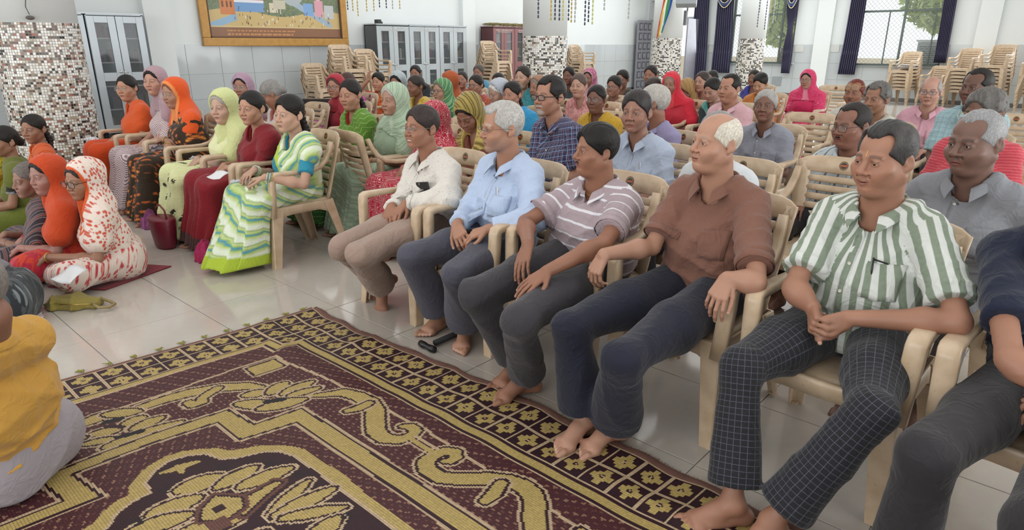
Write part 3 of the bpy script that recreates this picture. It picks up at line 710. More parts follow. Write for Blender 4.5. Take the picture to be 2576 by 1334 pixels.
def cupboard(v0, wd, h, label, body, n_panes, u0=UW, dep=0.42, z0=0.12, side=None, group=None, seed=0, locker=0, heading=True):
    """steel double-door book cupboard against the left wall (front faces +u), doors as parts with glass panels"""
    r = empty('book_cupboard', (u0 + 0.08, v0, 0)); tag(r, label, 'cupboard', group)
    mb = MB(); t = 0.02
    mb.box((dep / 2, t / 2, (z0 + h) / 2), (dep, t, h - z0)).box((dep / 2, wd - t / 2, (z0 + h) / 2), (dep, t, h - z0)).box((dep / 2, wd / 2, h - t / 2), (dep, wd, t)).box((dep / 2, wd / 2, z0 + t / 2), (dep, wd, t)).box((t / 2, wd / 2, (z0 + h) / 2), (t, wd, h - z0))
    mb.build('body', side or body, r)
    MB().box((dep / 2, wd / 2, h + .006), (dep + .03, wd + .02, .022)).build('top', body, r)
    for y in (.05, wd - .05):
        for x in (.05, dep - .05): MB().box((x, y, z0 / 2), (.05, .05, z0)).build('leg', M_dark, r)
    sh = [z0 + (h - z0) * k / 5 for k in (1, 2, 3, 4)]; rs = random.Random(seed + 11)
    for z in sh: MB().box((dep / 2, wd / 2, z), (dep - .06, wd - 2 * t, .02)).build('shelf', mat('white_shelf', '#c9cdcc', .5), r)
    dw = wd / 2
    for k in range(2):
        y0 = k * dw; d = MB(); x = dep + .006; fz = [(z0 + .12, z0 + .80), (z0 + .93, h - .13)]; py0, py1 = y0 + dw * .27, y0 + dw * .73
        zs = [z0 + .02, fz[0][0], fz[0][1], fz[1][0], fz[1][1], h - .03]
        d.box((x, y0 + (py0 - y0) / 2 + .002, (zs[0] + zs[5]) / 2), (.02, py0 - y0 - .004, zs[5] - zs[0])).box((x, (py1 + y0 + dw) / 2 - .002, (zs[0] + zs[5]) / 2), (.02, y0 + dw - py1 - .004, zs[5] - zs[0]))
        for a, b in ((0, 1), (2, 3), (4, 5)): d.box((x, (py0 + py1) / 2, (zs[a] + zs[b]) / 2), (.02, py1 - py0, zs[b] - zs[a]))
        o = d.build('door', body, r, bevel=0.003)
        for a, b in fz: MB().box((dep, (py0 + py1) / 2, (a + b) / 2), (.004, py1 - py0, b - a)).build('glass_pane', M_cglass, o)
        if k == 0:
            hm = MB().cyl((dep + .016, y0 + dw - .05, 1.06), .022, .012, 16, axis='X').tube([(dep + .03, y0 + dw - .05, 1.06), (dep + .045, y0 + dw - .05, 1.06), (dep + .045, y0 + dw + .05, 1.045)], .008, 8)
            hm.cyl((dep + .016, y0 + dw - .05, .97), .012, .006, 12, axis='X'); hm.build('handle', mat('chrome', '#d8d8d8', .15, .9), o, True)
    if heading:
        mb = MB(); letters_row(mb, (dep + .017, wd * .12, h - .085), (0, 1, 0), wd * .76, .028, 26, seed); letters_row(mb, (dep + .017, wd * .2, h - .125), (0, 1, 0), wd * .6, .02, 24, seed + 5)
        mb.build('lettering', mat('white_lettering', '#e9e9e6', .5), r)
    # books: things of their own
    cols = ['#7a3b36', '#3c4a68', '#b9a06a', '#5a5a5c', '#8d8d86', '#6b2f50', '#c9c2b2', '#2f5a4a']
    for zi, z in enumerate([z0 + .02] + [q + .01 for q in sh]):
        if zi == 2: continue
        for k in range(2):
            y = k * dw + dw * .25 + rs.random() * .02
            while y < k * dw + dw * .72:
                w_ = rs.uniform(.022, .045); hh = rs.uniform(.15, .24)
                bk = MB().box((dep - .12, w_ / 2, hh / 2), (.15, w_ * .92, hh)); bk.build_args = None
                o = bk.build('book', mat('book_cover_%d' % rs.randrange(8), cols[rs.randrange(8)], .6), loc=(u0 + .08, v0 + y, z + .001))
                tag(o, BOOKLAB[0], 'book', BOOKLAB[1]); y += w_ + (.004 if rs.random() < .85 else .05)
    return r
def cglass():
    b = NB('cupboard_glass'); b.b.inputs['Alpha'].default_value = .30; b.b.inputs['Roughness'].default_value = .04; b.b.inputs['Base Color'].default_value = (.16, .18, .19, 1); b.b.inputs['Specular IOR Level'].default_value = .8; return b.m
M_cglass = cglass()
def vrange(x0, x1, y): return on_u(x0, y)[0], on_u(x1, y)[0]
# cabinet fronts stand 0.5 m proud of the wall
def front_v(x, y): return at(x, y, u=UW + 0.5)[1]
a, b_ = front_v(216, 60), front_v(360, 60); wA = b_ - a
BOOKLAB = ('book on a shelf behind the glass of the steel cupboard beside the left mosaic column', 'books in the left steel cupboard')
HC = at(300, 36, u=UW + 0.5)[2]
cupboard(a, wA, HC, 'wide grey steel cupboard with latch handle right of the left mosaic column', M_steel, 2, seed=1, heading=False)
BOOKLAB = ('book on a shelf of the half hidden steel cupboard behind the left mosaic column', 'books in the half hidden steel cupboard')
cupboard(a - wA - .02, wA, HC, 'grey steel cupboard half hidden behind the left mosaic column', M_steel, 2, seed=2, heading=False)
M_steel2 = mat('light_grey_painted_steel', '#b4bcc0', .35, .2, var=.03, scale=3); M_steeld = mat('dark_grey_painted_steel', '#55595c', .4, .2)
a, b_ = front_v(947, 90), front_v(1174, 90); wB = (b_ - a) / 3; HC2 = at(1050, 64, u=UW + .5)[2]
for k, nm in enumerate(('first', 'middle', 'last')):
    BOOKLAB = ('book behind the glass of the %s of the three pale grey cupboards' % nm, 'books in the %s pale grey cupboard' % nm)
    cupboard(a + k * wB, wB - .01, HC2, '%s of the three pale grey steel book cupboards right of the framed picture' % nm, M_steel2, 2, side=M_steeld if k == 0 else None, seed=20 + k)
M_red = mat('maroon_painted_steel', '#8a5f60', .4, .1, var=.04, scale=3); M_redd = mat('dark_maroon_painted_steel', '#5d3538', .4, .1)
a = front_v(1240, 90); b_ = front_v(1345, 90); HC3 = at(1260, 68, u=UW + .5)[2]; wR = b_ - a
for k, nm in enumerate(('front', 'rear')):
    BOOKLAB = ('book in the maroon cupboard %s' % ('beside the stacked chairs', 'behind the middle column')[k], 'books in the %s maroon cupboard' % nm)
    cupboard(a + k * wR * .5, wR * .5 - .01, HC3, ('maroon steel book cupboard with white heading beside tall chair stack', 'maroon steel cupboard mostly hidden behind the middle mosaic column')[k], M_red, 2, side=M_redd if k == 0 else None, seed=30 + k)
st = MB(); rs = random.Random(3)
for i in range(150):
    y = a + rs.uniform(0, wR); z = HC3 + .03 + rs.uniform(0, .05); st.tube([(UW + .1, y, z), (UW + .3, y + rs.uniform(-.1, .1), z + .02), (UW + .54, y + rs.uniform(-.25, .25), z + rs.uniform(-.02, .03))], .004, 3)
tag(st.build('straw_broom', mat('dry_straw', '#9a8f62', .9)), 'bundle of dry broom straw lying on top of the maroon cupboard', 'broom')
o = MB().box((0, 0, .04), (.12, .09, .08)).box((.02, .05, .02), (.05, .08, .04)).build('metal_box', M_dark); o.location = (UW + .4, front_v(960, 90), HC2 + .02); tag(o, 'small black box on top of the first pale grey cupboard', 'box')

# framed picture: flat print of a hill-side temple town, built as coloured cells
def picture():
    v0, z0 = on_u(491 + 14, 117); v1, _ = on_u(873, 117); v0 = on_u(509, 116)[0]; zb = on_u(600, 116)[1]; Wd = v1 - v0; Ht = 1.55
    r = empty('framed_picture', (UW + .01, v0, zb)); tag(r, 'large framed print of a temple town in carved golden wood frame', 'picture')
    Mf = mat('golden_wood', '#b98a45', .35, .1, var=.12, scale=12); f = .145
    for nm, c, d in (('frame_rail', (.04, Wd / 2, f / 2), (.07, Wd, f)), ('frame_rail', (.04, Wd / 2, Ht - f / 2), (.07, Wd, f)), ('frame_stile', (.04, f / 2, Ht / 2), (.068, f, Ht - 2 * f)), ('frame_stile', (.04, Wd - f / 2, Ht / 2), (.068, f, Ht - 2 * f))):
        MB().box(c, d).build(nm, Mf, r, bevel=.012)
    MB().box((.045, Wd / 2, f + .012), (.05, Wd - 2 * f, .02)).box((.045, f + .012, Ht / 2), (.05, .02, Ht - 2 * f)).box((.045, Wd - f - .012, Ht / 2), (.05, .02, Ht - 2 * f)).build('inner_bead', mat('dark_bead', '#5a3a20', .4), r)
    nx, ny = 230, 110; X, Y = np.meshgrid((np.arange(nx) + .5) / nx, (np.arange(ny) + .5) / ny, indexing='ij'); rnd = np.random.RandomState(9)
    C = np.zeros((nx, ny, 3)); C[:] = lin('#6e7d5c'); C += (rnd.rand(nx, ny, 1) - .5) * .12
    def rect(x0, x1, y0, y1, c): C[(X >= x0) & (X < x1) & (Y >= y0) & (Y < y1)] = lin(c)
    C[(Y < .36 + .05 * np.sin(X * 9)) ] = lin('#cdb274')
    C[(abs(Y - (.16 + .75 * (X - .02))) < .05) & (X < .2)] = lin('#8fb2cf'); C[(abs(Y - (.52 - 1.1 * (X - .62))) < .05) & (X > .62) & (X < .92)] = lin('#9fb4c4')
    rect(.09, .19, .32, .62, '#cf7b3a'); rect(.10, .18, .60, .66, '#e09a55')
    for q in range(3): rect(.105 + q * .028, .118 + q * .028, .42, .5, '#6b3a20')
    rect(.19, .40, .36, .5, '#6f9ccc'); rect(.19, .40, .49, .53, '#e8e8f0'); rect(.20, .39, .53, .56, '#d07a8a'); rect(.23, .37, .56, .70, '#dfe3ee'); rect(.25, .35, .70, .78, '#cfd6ea'); rect(.28, .32, .78, .88, '#e6e8f2')
    for q in range(7): rect(.235 + q * .019, .243 + q * .019, .585, .655, '#55606e')
    C[(np.hypot((X - .62) / .10, (Y - .75) / .28) < 1)] = lin('#aeb8bd'); C[(np.hypot((X - .62) / .05, (Y - .8) / .2) < 1)] = lin('#e2ebee')
    rect(.44, .5, .36, .5, '#d8cdb4'); rect(.47, .56, .42, .55, '#c9c3ae'); rect(.70, .78, .34, .52, '#7ba6d6'); rect(.79, .86, .33, .56, '#dba0b0'); rect(.87, .95, .30, .50, '#c3c7c8'); rect(.81, .84, .56, .64, '#e6b9c4')
    for q in range(90):
        a_, b2 = rnd.uniform(.17, .92), rnd.uniform(.14, .40); rect(a_, a_ + .004, b2, b2 + .035, ['#7a2e20', '#f2efe6', '#344a7a', '#8a5a2a', '#222222'][rnd.randint(5)])
    rect(0, 1, 0, .155, '#8b5a34'); rect(0, 1, .15, .165, '#d7c08a')
    for row, yy in enumerate((.04, .09)):
        x = .12
        while x < .60:
            w_ = rnd.uniform(.012, .035); rect(x, x + w_, yy, yy + .02, '#c98a50'); x += w_ + .007
    ng = ((nx + 1) * (ny + 1)); idx = np.arange(ng).reshape(nx + 1, ny + 1)
    gx, gy = np.meshgrid(f + (Wd - 2 * f) * np.arange(nx + 1) / nx, f + (Ht - 2 * f) * np.arange(ny + 1) / ny, indexing='ij')
    V = np.stack([np.full(ng, .022), gx.ravel(), gy.ravel()], 1); F = np.stack([idx[:-1, :-1], idx[1:, :-1], idx[1:, 1:], idx[:-1, 1:]], -1).reshape(-1, 4)
    mk('print', V, F, attr_mat('picture_print', .5), r, fcol=np.clip(C.reshape(-1, 3), 0, 1))
    b = NB('picture_glass'); b.b.inputs['Alpha'].default_value = .06; b.b.inputs['Roughness'].default_value = .02; b.b.inputs['Specular IOR Level'].default_value = 1.0
    mk('glass', [(.05, f, f), (.05, Wd - f, f), (.05, Wd - f, Ht - f), (.05, f, Ht - f)], [(0, 1, 2, 3)], b.m, r)
picture()

# curtains: pleated indigo cloth with a cream rope swag
M_cur = mat('indigo_curtain', '#413f58', .8, var=.15, scale=4)
M_rope = mat('cream_rope', '#d9cfae', .7); M_rope2 = mat('blue_satin_band', '#33477f', .5)
def curtain(xt0, xt1, xb0, xb1, yb_, label, k, gather=None):
    u0, u1 = on_v(xt0, 5)[0], on_v(xt1, 5)[0]; q0, q1 = on_v(xb0, yb_)[0], on_v(xb1, yb_)[0]; zb = on_v((xb0 + xb1) / 2, yb_)[1]; zt = 3.25
    n = 64; rows = 16; V = []; F = []
    zc = on_v(xt0, 5)[1]
    for j in range(rows + 1):
        z = zt + (zb - zt) * j / rows; f = min(1, max(0, (zc - z) / (zc - zb))); a0, a1 = u0 + (q0 - u0) * f, u1 + (q1 - u1) * f
        if gather: g_ = math.exp(-((z - gather) / .35) ** 2) * .55; m = (a0 + a1) / 2; a0 += (m - a0) * g_; a1 += (m - a1) * g_
        for i in range(n + 1):
            t = i / n; V.append((a0 + (a1 - a0) * t, VW - .15 - .045 * math.sin(t * math.pi * 2 * 8 + .6 * math.sin(j * .5)), z))
    for j in range(rows):
        for i in range(n): F.append((j * (n + 1) + i, j * (n + 1) + i + 1, (j + 1) * (n + 1) + i + 1, (j + 1) * (n + 1) + i))
    o = mk('curtain', V, F, M_cur, smooth=True); sm = o.modifiers.new('thickness', 'SOLIDIFY'); sm.thickness = .006; tag(o, label, 'curtain')
    if k:
        for i, (mt, dz, rr_) in enumerate(((M_rope, .0, .016), (M_rope2, .07, .03), (M_rope, .13, .013))):
            ztop = zc + .12; pts = [(u0 + (u1 - u0) * t, VW - .24 - .01 * i, ztop + dz - .3 * math.sin(math.pi * t)) for t in np.linspace(0, 1, 12)]
            MB().tube(pts, rr_, 6).build('swag', mt, o, True)
curtain(1812, 1852, 1795, 1840, 183, 'dark indigo curtain with rope swag just right of the open carved door', 1)
curtain(1986, 2014, 1970, 1990, 184, 'narrow gathered indigo curtain right of the window behind the rear column', 1, gather=1.9)
curtain(2146, 2184, 2112, 2154, 187, 'wide dark indigo curtain left of the large window', 0)
curtain(2378, 2410, 2352, 2382, 158, 'indigo curtain drawn aside at the right end of the large window', 0)
curtain(1756, 1790, 1736, 1778, 215, 'dusty violet curtain hanging beside the right door leaf', 0)
MB().tube([(dL - .2, VW - .16, 3.27), (w2R + .4, VW - .16, 3.27)], .015, 8).build('curtain_rod', M_bar)
tag(bpy.data.objects['curtain_rod'], 'grey steel curtain rod running above the windows of the far wall', 'rod')
# small fittings
Mplate = mat('white_plastic_plate', '#cfd1ce', .4); Mgp = mat('grey_plate', '#9aa1a5', .4)
for (x, y, w_, h, m, lb) in ((2011, 122, .26, .2, Mplate, 'pale square board on the wall right of the narrow gathered curtain'), (2101, 122, .24, .2, Mplate, 'pale square board on the wall left of the wide indigo curtain'), (1792, 124, .2, .2, Mplate, 'pale switch board on the wall right of the doorway')):
    u_, z_ = on_v(x, y); o = MB().box((u_, VW - .02, z_), (w_, .02, h)).build('wall_board', m, bevel=.004); tag(o, lb, 'switch board')
u_, z_ = on_v(1954, 204); o = MB().box((u_, VW - .02, z_), (.28, .02, .26)).build('vent_plate', Mgp, bevel=.004); tag(o, 'grey square plate low on the wall beside the rear column', 'plate')
# air cooler outside / at the large window
p0 = on_v(2333, 130); co = empty('air_cooler', (p0[0], VW + .75, SILL - .05)); tag(co, 'grey air cooler box outside the large window', 'air cooler')
MB().box((0, 0, .33), (.72, .5, .66)).build('casing', mat('cooler_grey', '#8e9496', .5), co, bevel=.02)
g_ = MB()
for q in range(9): g_.box((0, -.256, .1 + q * .055), (.6, .012, .02))
g_.build('louvre', M_dark, co); MB().box((0, 0, .69), (.78, .56, .05)).build('top', mat('cooler_top', '#b5babb', .5), co)
MB().box((p0[0], VW + .75, SILL / 2 - .04), (.85, .6, SILL - .02)).build('plinth', mat('outside_plinth', '#8d8a84', .8)); tag(bpy.data.objects['plinth'], 'masonry plinth carrying the grey air cooler outside', 'plinth')
# hanging bead strings
def strings(specs, d, label, group):
    for i, (x, y, c) in enumerate(specs):
        r_ = _ray(x, y); f = np.array([-math.sin(R(42)) * math.cos(PITCH), math.cos(R(42)) * math.cos(PITCH), -math.sin(PITCH)]); p = CAMP + r_ * (d / (r_ @ f)); m = MB(); z = p[2]; k = 0
        m.tube([(p[0], p[1], z), (p[0], p[1], CEIL)], .003, 3)
        while z < CEIL - .02:
            m.box((p[0], p[1], z), (.016, .016, .04)); z += .058; k += 1
        o = m.build('bead_string', mat('bead_' + c, {'navy': '#273350', 'gold': '#b8a24c', 'silver': '#a9adb0', 'lime': '#bcc276'}[c], .4)); tag(o, label, 'decoration', group)
strings([(875, 22, 'navy'), (888, 25, 'gold'), (901, 38, 'gold'), (923, 26, 'gold'), (941, 25, 'gold'), (955, 16, 'navy'), (972, 18, 'navy'), (988, 20, 'silver'), (1006, 20, 'gold')], 13, 'thin bead string hanging from the ceiling beside the framed picture', 'bead strings beside the framed picture')
strings([(1354, 42, 'navy'), (1386, 48, 'gold'), (1396, 47, 'navy'), (1407, 48, 'navy'), (1416, 48, 'lime'), (1430, 48, 'navy'), (1437, 53, 'gold'), (1446, 53, 'silver'), (1471, 60, 'navy'), (1480, 52, 'navy'), (1490, 58, 'lime'), (1448, 20, 'gold'), (1520, 22, 'silver'), (1581, 44, 'silver')], 9.5, 'thin bead string hanging from the ceiling near the middle column', 'bead strings by the middle column')
strings([(1905, 66, 'navy'), (1911, 30, 'silver'), (1923, 72, 'navy'), (1931, 70, 'silver'), (1938, 30, 'gold'), (1944, 55, 'silver'), (1955, 48, 'navy')], 14, 'thin dark bead string hanging before the window behind the rear column', 'bead strings before the far window')
# rainbow flag and loudspeaker on the third column
p = at(1668, 50, v=16.2); fl = empty('flag', (p[0], p[1], 0)); tag(fl, 'striped rainbow flag hanging beside the third mosaic column', 'flag')
zt_, zl = at(1665, -30, v=16.2)[2], at(1660, 98, v=16.2)[2]
cs_ = ['#c7303a', '#e0c23a', '#e9ece6', '#3f9a5a', '#2f57b8']; H_ = zt_ - zl
for i, c in enumerate(cs_):
    V = []; F = []; 
    for j in range(13):
        f = j / 12; z = zt_ - H_ * f * (1 - .04 * i) ; wv = .02 * math.sin(f * 7 + i)
        for e in (0, 1): V.append((-.17 + (i + e) * (.062 - .02 * f) + .16 * (1 - f), .03 * math.sin(i * 1.4 + f * 3 + e * 1.4) + wv, z))
    for j in range(12): F.append((2 * j, 2 * j + 1, 2 * j + 3, 2 * j + 2))
    o = mk('stripe', V, F, mat('flag_%d' % i, c, .7), fl, smooth=True); o.modifiers.new('t', 'SOLIDIFY').thickness = .003
p = at(1716, 4, v=16.0); sp = empty('loudspeaker', (p[0] + .12, p[1], p[2])); tag(sp, 'grey box loudspeaker on a bracket above the third column', 'loudspeaker')
MB().box((0, 0, .2), (.5, .36, .62)).build('cabinet', mat('speaker_grey', '#8f9498', .5), sp, rot=(R(-12), 0, R(25)), bevel=.02)
MB().tube([(0, .1, -.05), (-.12, .3, -.3), (-.14, .32, -.5)], .02, 6).box((-.1, .2, -.38), (.07, .07, .35)).build('bracket', mat('bracket_metal', '#6e7072', .4, .5), sp)
# loudspeaker bracket and cable on the left column
p = at(100, 5, u=-8.15); br = empty('wall_bracket', (-8.56 + .38, 2.07 - .14, 1.47 + .55)); tag(br, 'black metal bracket with dangling cable on the left column', 'bracket')
MB().box((.05, -.02, .06), (.06, .16, .12)).box((.16, -.16, .10), (.05, .42, .05)).build('arm', mat('black_metal', '#2a2827', .4, .4), br)
MB().tube([(.06, 0, 0), (.055, .02, -.1), (.05, .0, -.2), (.045, .02, -.27)], .005, 6).sphere((.045, .02, -.30), .03, 10, 6, (1, 1.3, .7)).build('cable', mat('grey_cable', '#5a5652', .6), br)
# ------------------------------------------------------------------ implicit surfaces: smooth unions meshed by surface nets
F4 = np.float32
def V3(*a): return np.array(a, F4)
def smin(a, b, k):
    if k <= 0: return np.minimum(a, b)
    h = np.maximum(k - np.abs(a - b), 0) / k; return np.minimum(a, b) - h * h * (k * 0.25)
def smax(a, b, k): return -smin(-a, -b, k)
def cap(P, a, b, ra, rb=None):
    a = np.asarray(a, F4); b = np.asarray(b, F4); rb = ra if rb is None else rb; d = b - a; L = F4(float(d @ d) + 1e-9); pa = P - a; pd = pa @ d
    h = np.clip(pd * (1 / L), 0, 1); q = np.einsum('ij,ij->i', pa, pa); q -= h * (2 * pd - h * L); np.maximum(q, 0, out=q); np.sqrt(q, out=q)
    q -= F4(ra)
    if rb != ra: q -= F4(rb - ra) * h
    return q
def ell(P, c, r, M=None):
    q = P - np.asarray(c, F4)
    if M is not None: q = q @ M
    r = np.asarray(r, F4); k0 = np.sqrt(((q / r) ** 2).sum(1)); k1 = np.sqrt(((q / (r * r)) ** 2).sum(1)) + 1e-6
    return k0 * (k0 - 1) / k1
def rotm(rx=0, ry=0, rz=0): return np.array(Euler((R(rx), R(ry), R(rz))).to_matrix(), F4)
def frame(d, up):
    d = np.asarray(d, float); d /= np.linalg.norm(d); u = np.asarray(up, float); s = np.cross(d, u); s /= np.linalg.norm(s) + 1e-9; n = np.cross(s, d)
    return d, s, n     # forward, side, normal
def ecap(P, a, b, ra, rb, sq, ax):
    """capsule flattened by factor sq along axis ax"""
    ax = np.asarray(ax, F4); ax = ax / np.linalg.norm(ax); a = np.asarray(a, F4); b = np.asarray(b, F4); k = 1 / sq - 1
    Q = P + np.outer((P - a) @ ax, ax) * k; b2 = b + ax * float((b - a) @ ax) * k
    return cap(Q, a, b2, ra, rb) * (0.5 + .5 * sq)
def culled(P, c, r, fn, m=0.05):
    """evaluate fn only near its bounding sphere"""
    q = P - np.asarray(c, F4); D = np.sqrt(np.einsum('ij,ij->i', q, q)) - r; k = D < m
    if k.any(): D[k] = fn(P[k])
    return D
from concurrent.futures import ThreadPoolExecutor
POOL = ThreadPoolExecutor(4)
def par(fn, P):
    if len(P) < 9e9: return fn(P)
    return np.concatenate(list(POOL.map(fn, np.array_split(P, 4))))
def surface(fn0, lo, hi, h, keep=None, B=5):
    fn = lambda P: par(fn0, P)
    lo = np.asarray(lo, float); hi = np.asarray(hi, float); n = np.maximum(np.ceil((hi - lo) / (h * B)).astype(int), 1); N = n * B + 1
    bi = np.stack(np.meshgrid(*[np.arange(k) for k in n], indexing='ij'), -1).reshape(-1, 3)
    dc = fn((lo + (bi + .5) * B * h).astype(F4)); act = np.abs(dc) < B * h * 0.9 + 0.014
    D = np.repeat(np.repeat(np.repeat(np.where(dc.reshape(n) < 0, -1.0, 1.0).astype(F4), B, 0), B, 1), B, 2); D = np.pad(D, ((0, 1),) * 3, mode='edge')
    M = np.zeros(tuple(n), bool); M.reshape(-1)[act] = True; M = np.pad(np.repeat(np.repeat(np.repeat(M, B, 0), B, 1), B, 2), ((0, 1),) * 3)
    for ax in range(3): M |= np.roll(M, 1, ax) & (np.arange(M.shape[ax]).reshape([-1 if k == ax else 1 for k in range(3)]) > 0)
    ii = np.argwhere(M); D[M] = fn((lo + ii * h).astype(F4))
    S = D < 0
    c = S[:-1, :-1, :-1].astype(np.int8)
    for dx, dy, dz in ((1,0,0),(0,1,0),(0,0,1),(1,1,0),(1,0,1),(0,1,1),(1,1,1)):
        c = c + S[dx:N[0]-1+dx, dy:N[1]-1+dy, dz:N[2]-1+dz]
    A = (c > 0) & (c < 8); cells = np.argwhere(A)
    if len(cells) == 0: return np.zeros((0, 3)), np.zeros((0, 4), int)
    vid = np.full(A.shape, -1, np.int32); vid[A] = np.arange(len(cells))
    acc = np.zeros((len(cells), 3)); cnt = np.zeros(len(cells))
    cor = [(x, y, z) for x in (0, 1) for y in (0, 1) for z in (0, 1)]
    val = {q: D[cells[:, 0] + q[0], cells[:, 1] + q[1], cells[:, 2] + q[2]] for q in cor}
    for q in cor:
        for ax in range(3):
            if q[ax] == 0:
                q2 = list(q); q2[ax] = 1; q2 = tuple(q2); a, b = val[q], val[q2]; m = (a < 0) != (b < 0)
                t = np.where(m, a / np.where(m, a - b, 1), 0); p = np.array(q, float) + np.outer(t, np.eye(3)[ax]); acc[m] += p[m]; cnt += m
    V = lo + (cells + acc / cnt[:, None]) * h; Fs = []
    for ax in range(3):
        sl0 = [slice(None)] * 3; sl1 = [slice(None)] * 3; sl0[ax] = slice(0, -1); sl1[ax] = slice(1, None)
        e0, e1 = S[tuple(sl0)], S[tuple(sl1)]; E_ = np.argwhere(e0 != e1); o1, o2 = [k for k in range(3) if k != ax]
        E_ = E_[(E_[:, o1] > 0) & (E_[:, o2] > 0) & (E_[:, o1] < N[o1] - 1) & (E_[:, o2] < N[o2] - 1)]
        if not len(E_): continue
        def cid(d1, d2):
            q = E_.copy(); q[:, o1] += d1; q[:, o2] += d2; return vid[q[:, 0], q[:, 1], q[:, 2]]
        f = np.stack([cid(-1, -1), cid(0, -1), cid(0, 0), cid(-1, 0)], 1); flip = e0[E_[:, 0], E_[:, 1], E_[:, 2]]
        if ax == 1: flip = ~flip
        f[~flip] = f[~flip][:, ::-1]; Fs.append(f)
    Fc = np.concatenate(Fs); Fc = Fc[(Fc >= 0).all(1)]
    if keep is not None:
        k = keep(V[Fc].mean(1)); Fc = Fc[k]; used = np.unique(Fc); mp = np.full(len(V), -1); mp[used] = np.arange(len(used)); V = V[used]; Fc = mp[Fc]
    return V, Fc
def join(parts):
    vs, fs, n = [], [], 0
    for v, f in parts:
        if len(v): vs.append(v); fs.append(f + n); n += len(v)
    return np.concatenate(vs), np.concatenate(fs)
_WD = {}
def wob(P, f, seed, n=4):
    """cheap smooth noise: sum of sines in random directions"""
    key = (seed, n)
    if key not in _WD:
        r = np.random.RandomState(seed); L_ = []
        for i in range(n): d = r.normal(size=3); L_.append((d / np.linalg.norm(d) * (1 + .45 * i), r.rand() * 6.3, .5 / (1 + .4 * i)))
        _WD[key] = (np.array([q[0] for q in L_]).T.astype(F4), np.array([q[1] for q in L_], F4), np.array([q[2] for q in L_], F4))
    D, ph, am = _WD[key]; return np.sin(P @ (D * F4(f)) + ph) @ am
def creases(P, d, f, seed, warp=1.6):
    """ridged folds running across direction d"""
    a = P @ (np.asarray(d, F4) / np.linalg.norm(d)) * f + warp * wob(P, 9, seed, 3); s = np.abs(np.sin(a)); return (1 - s) ** 2

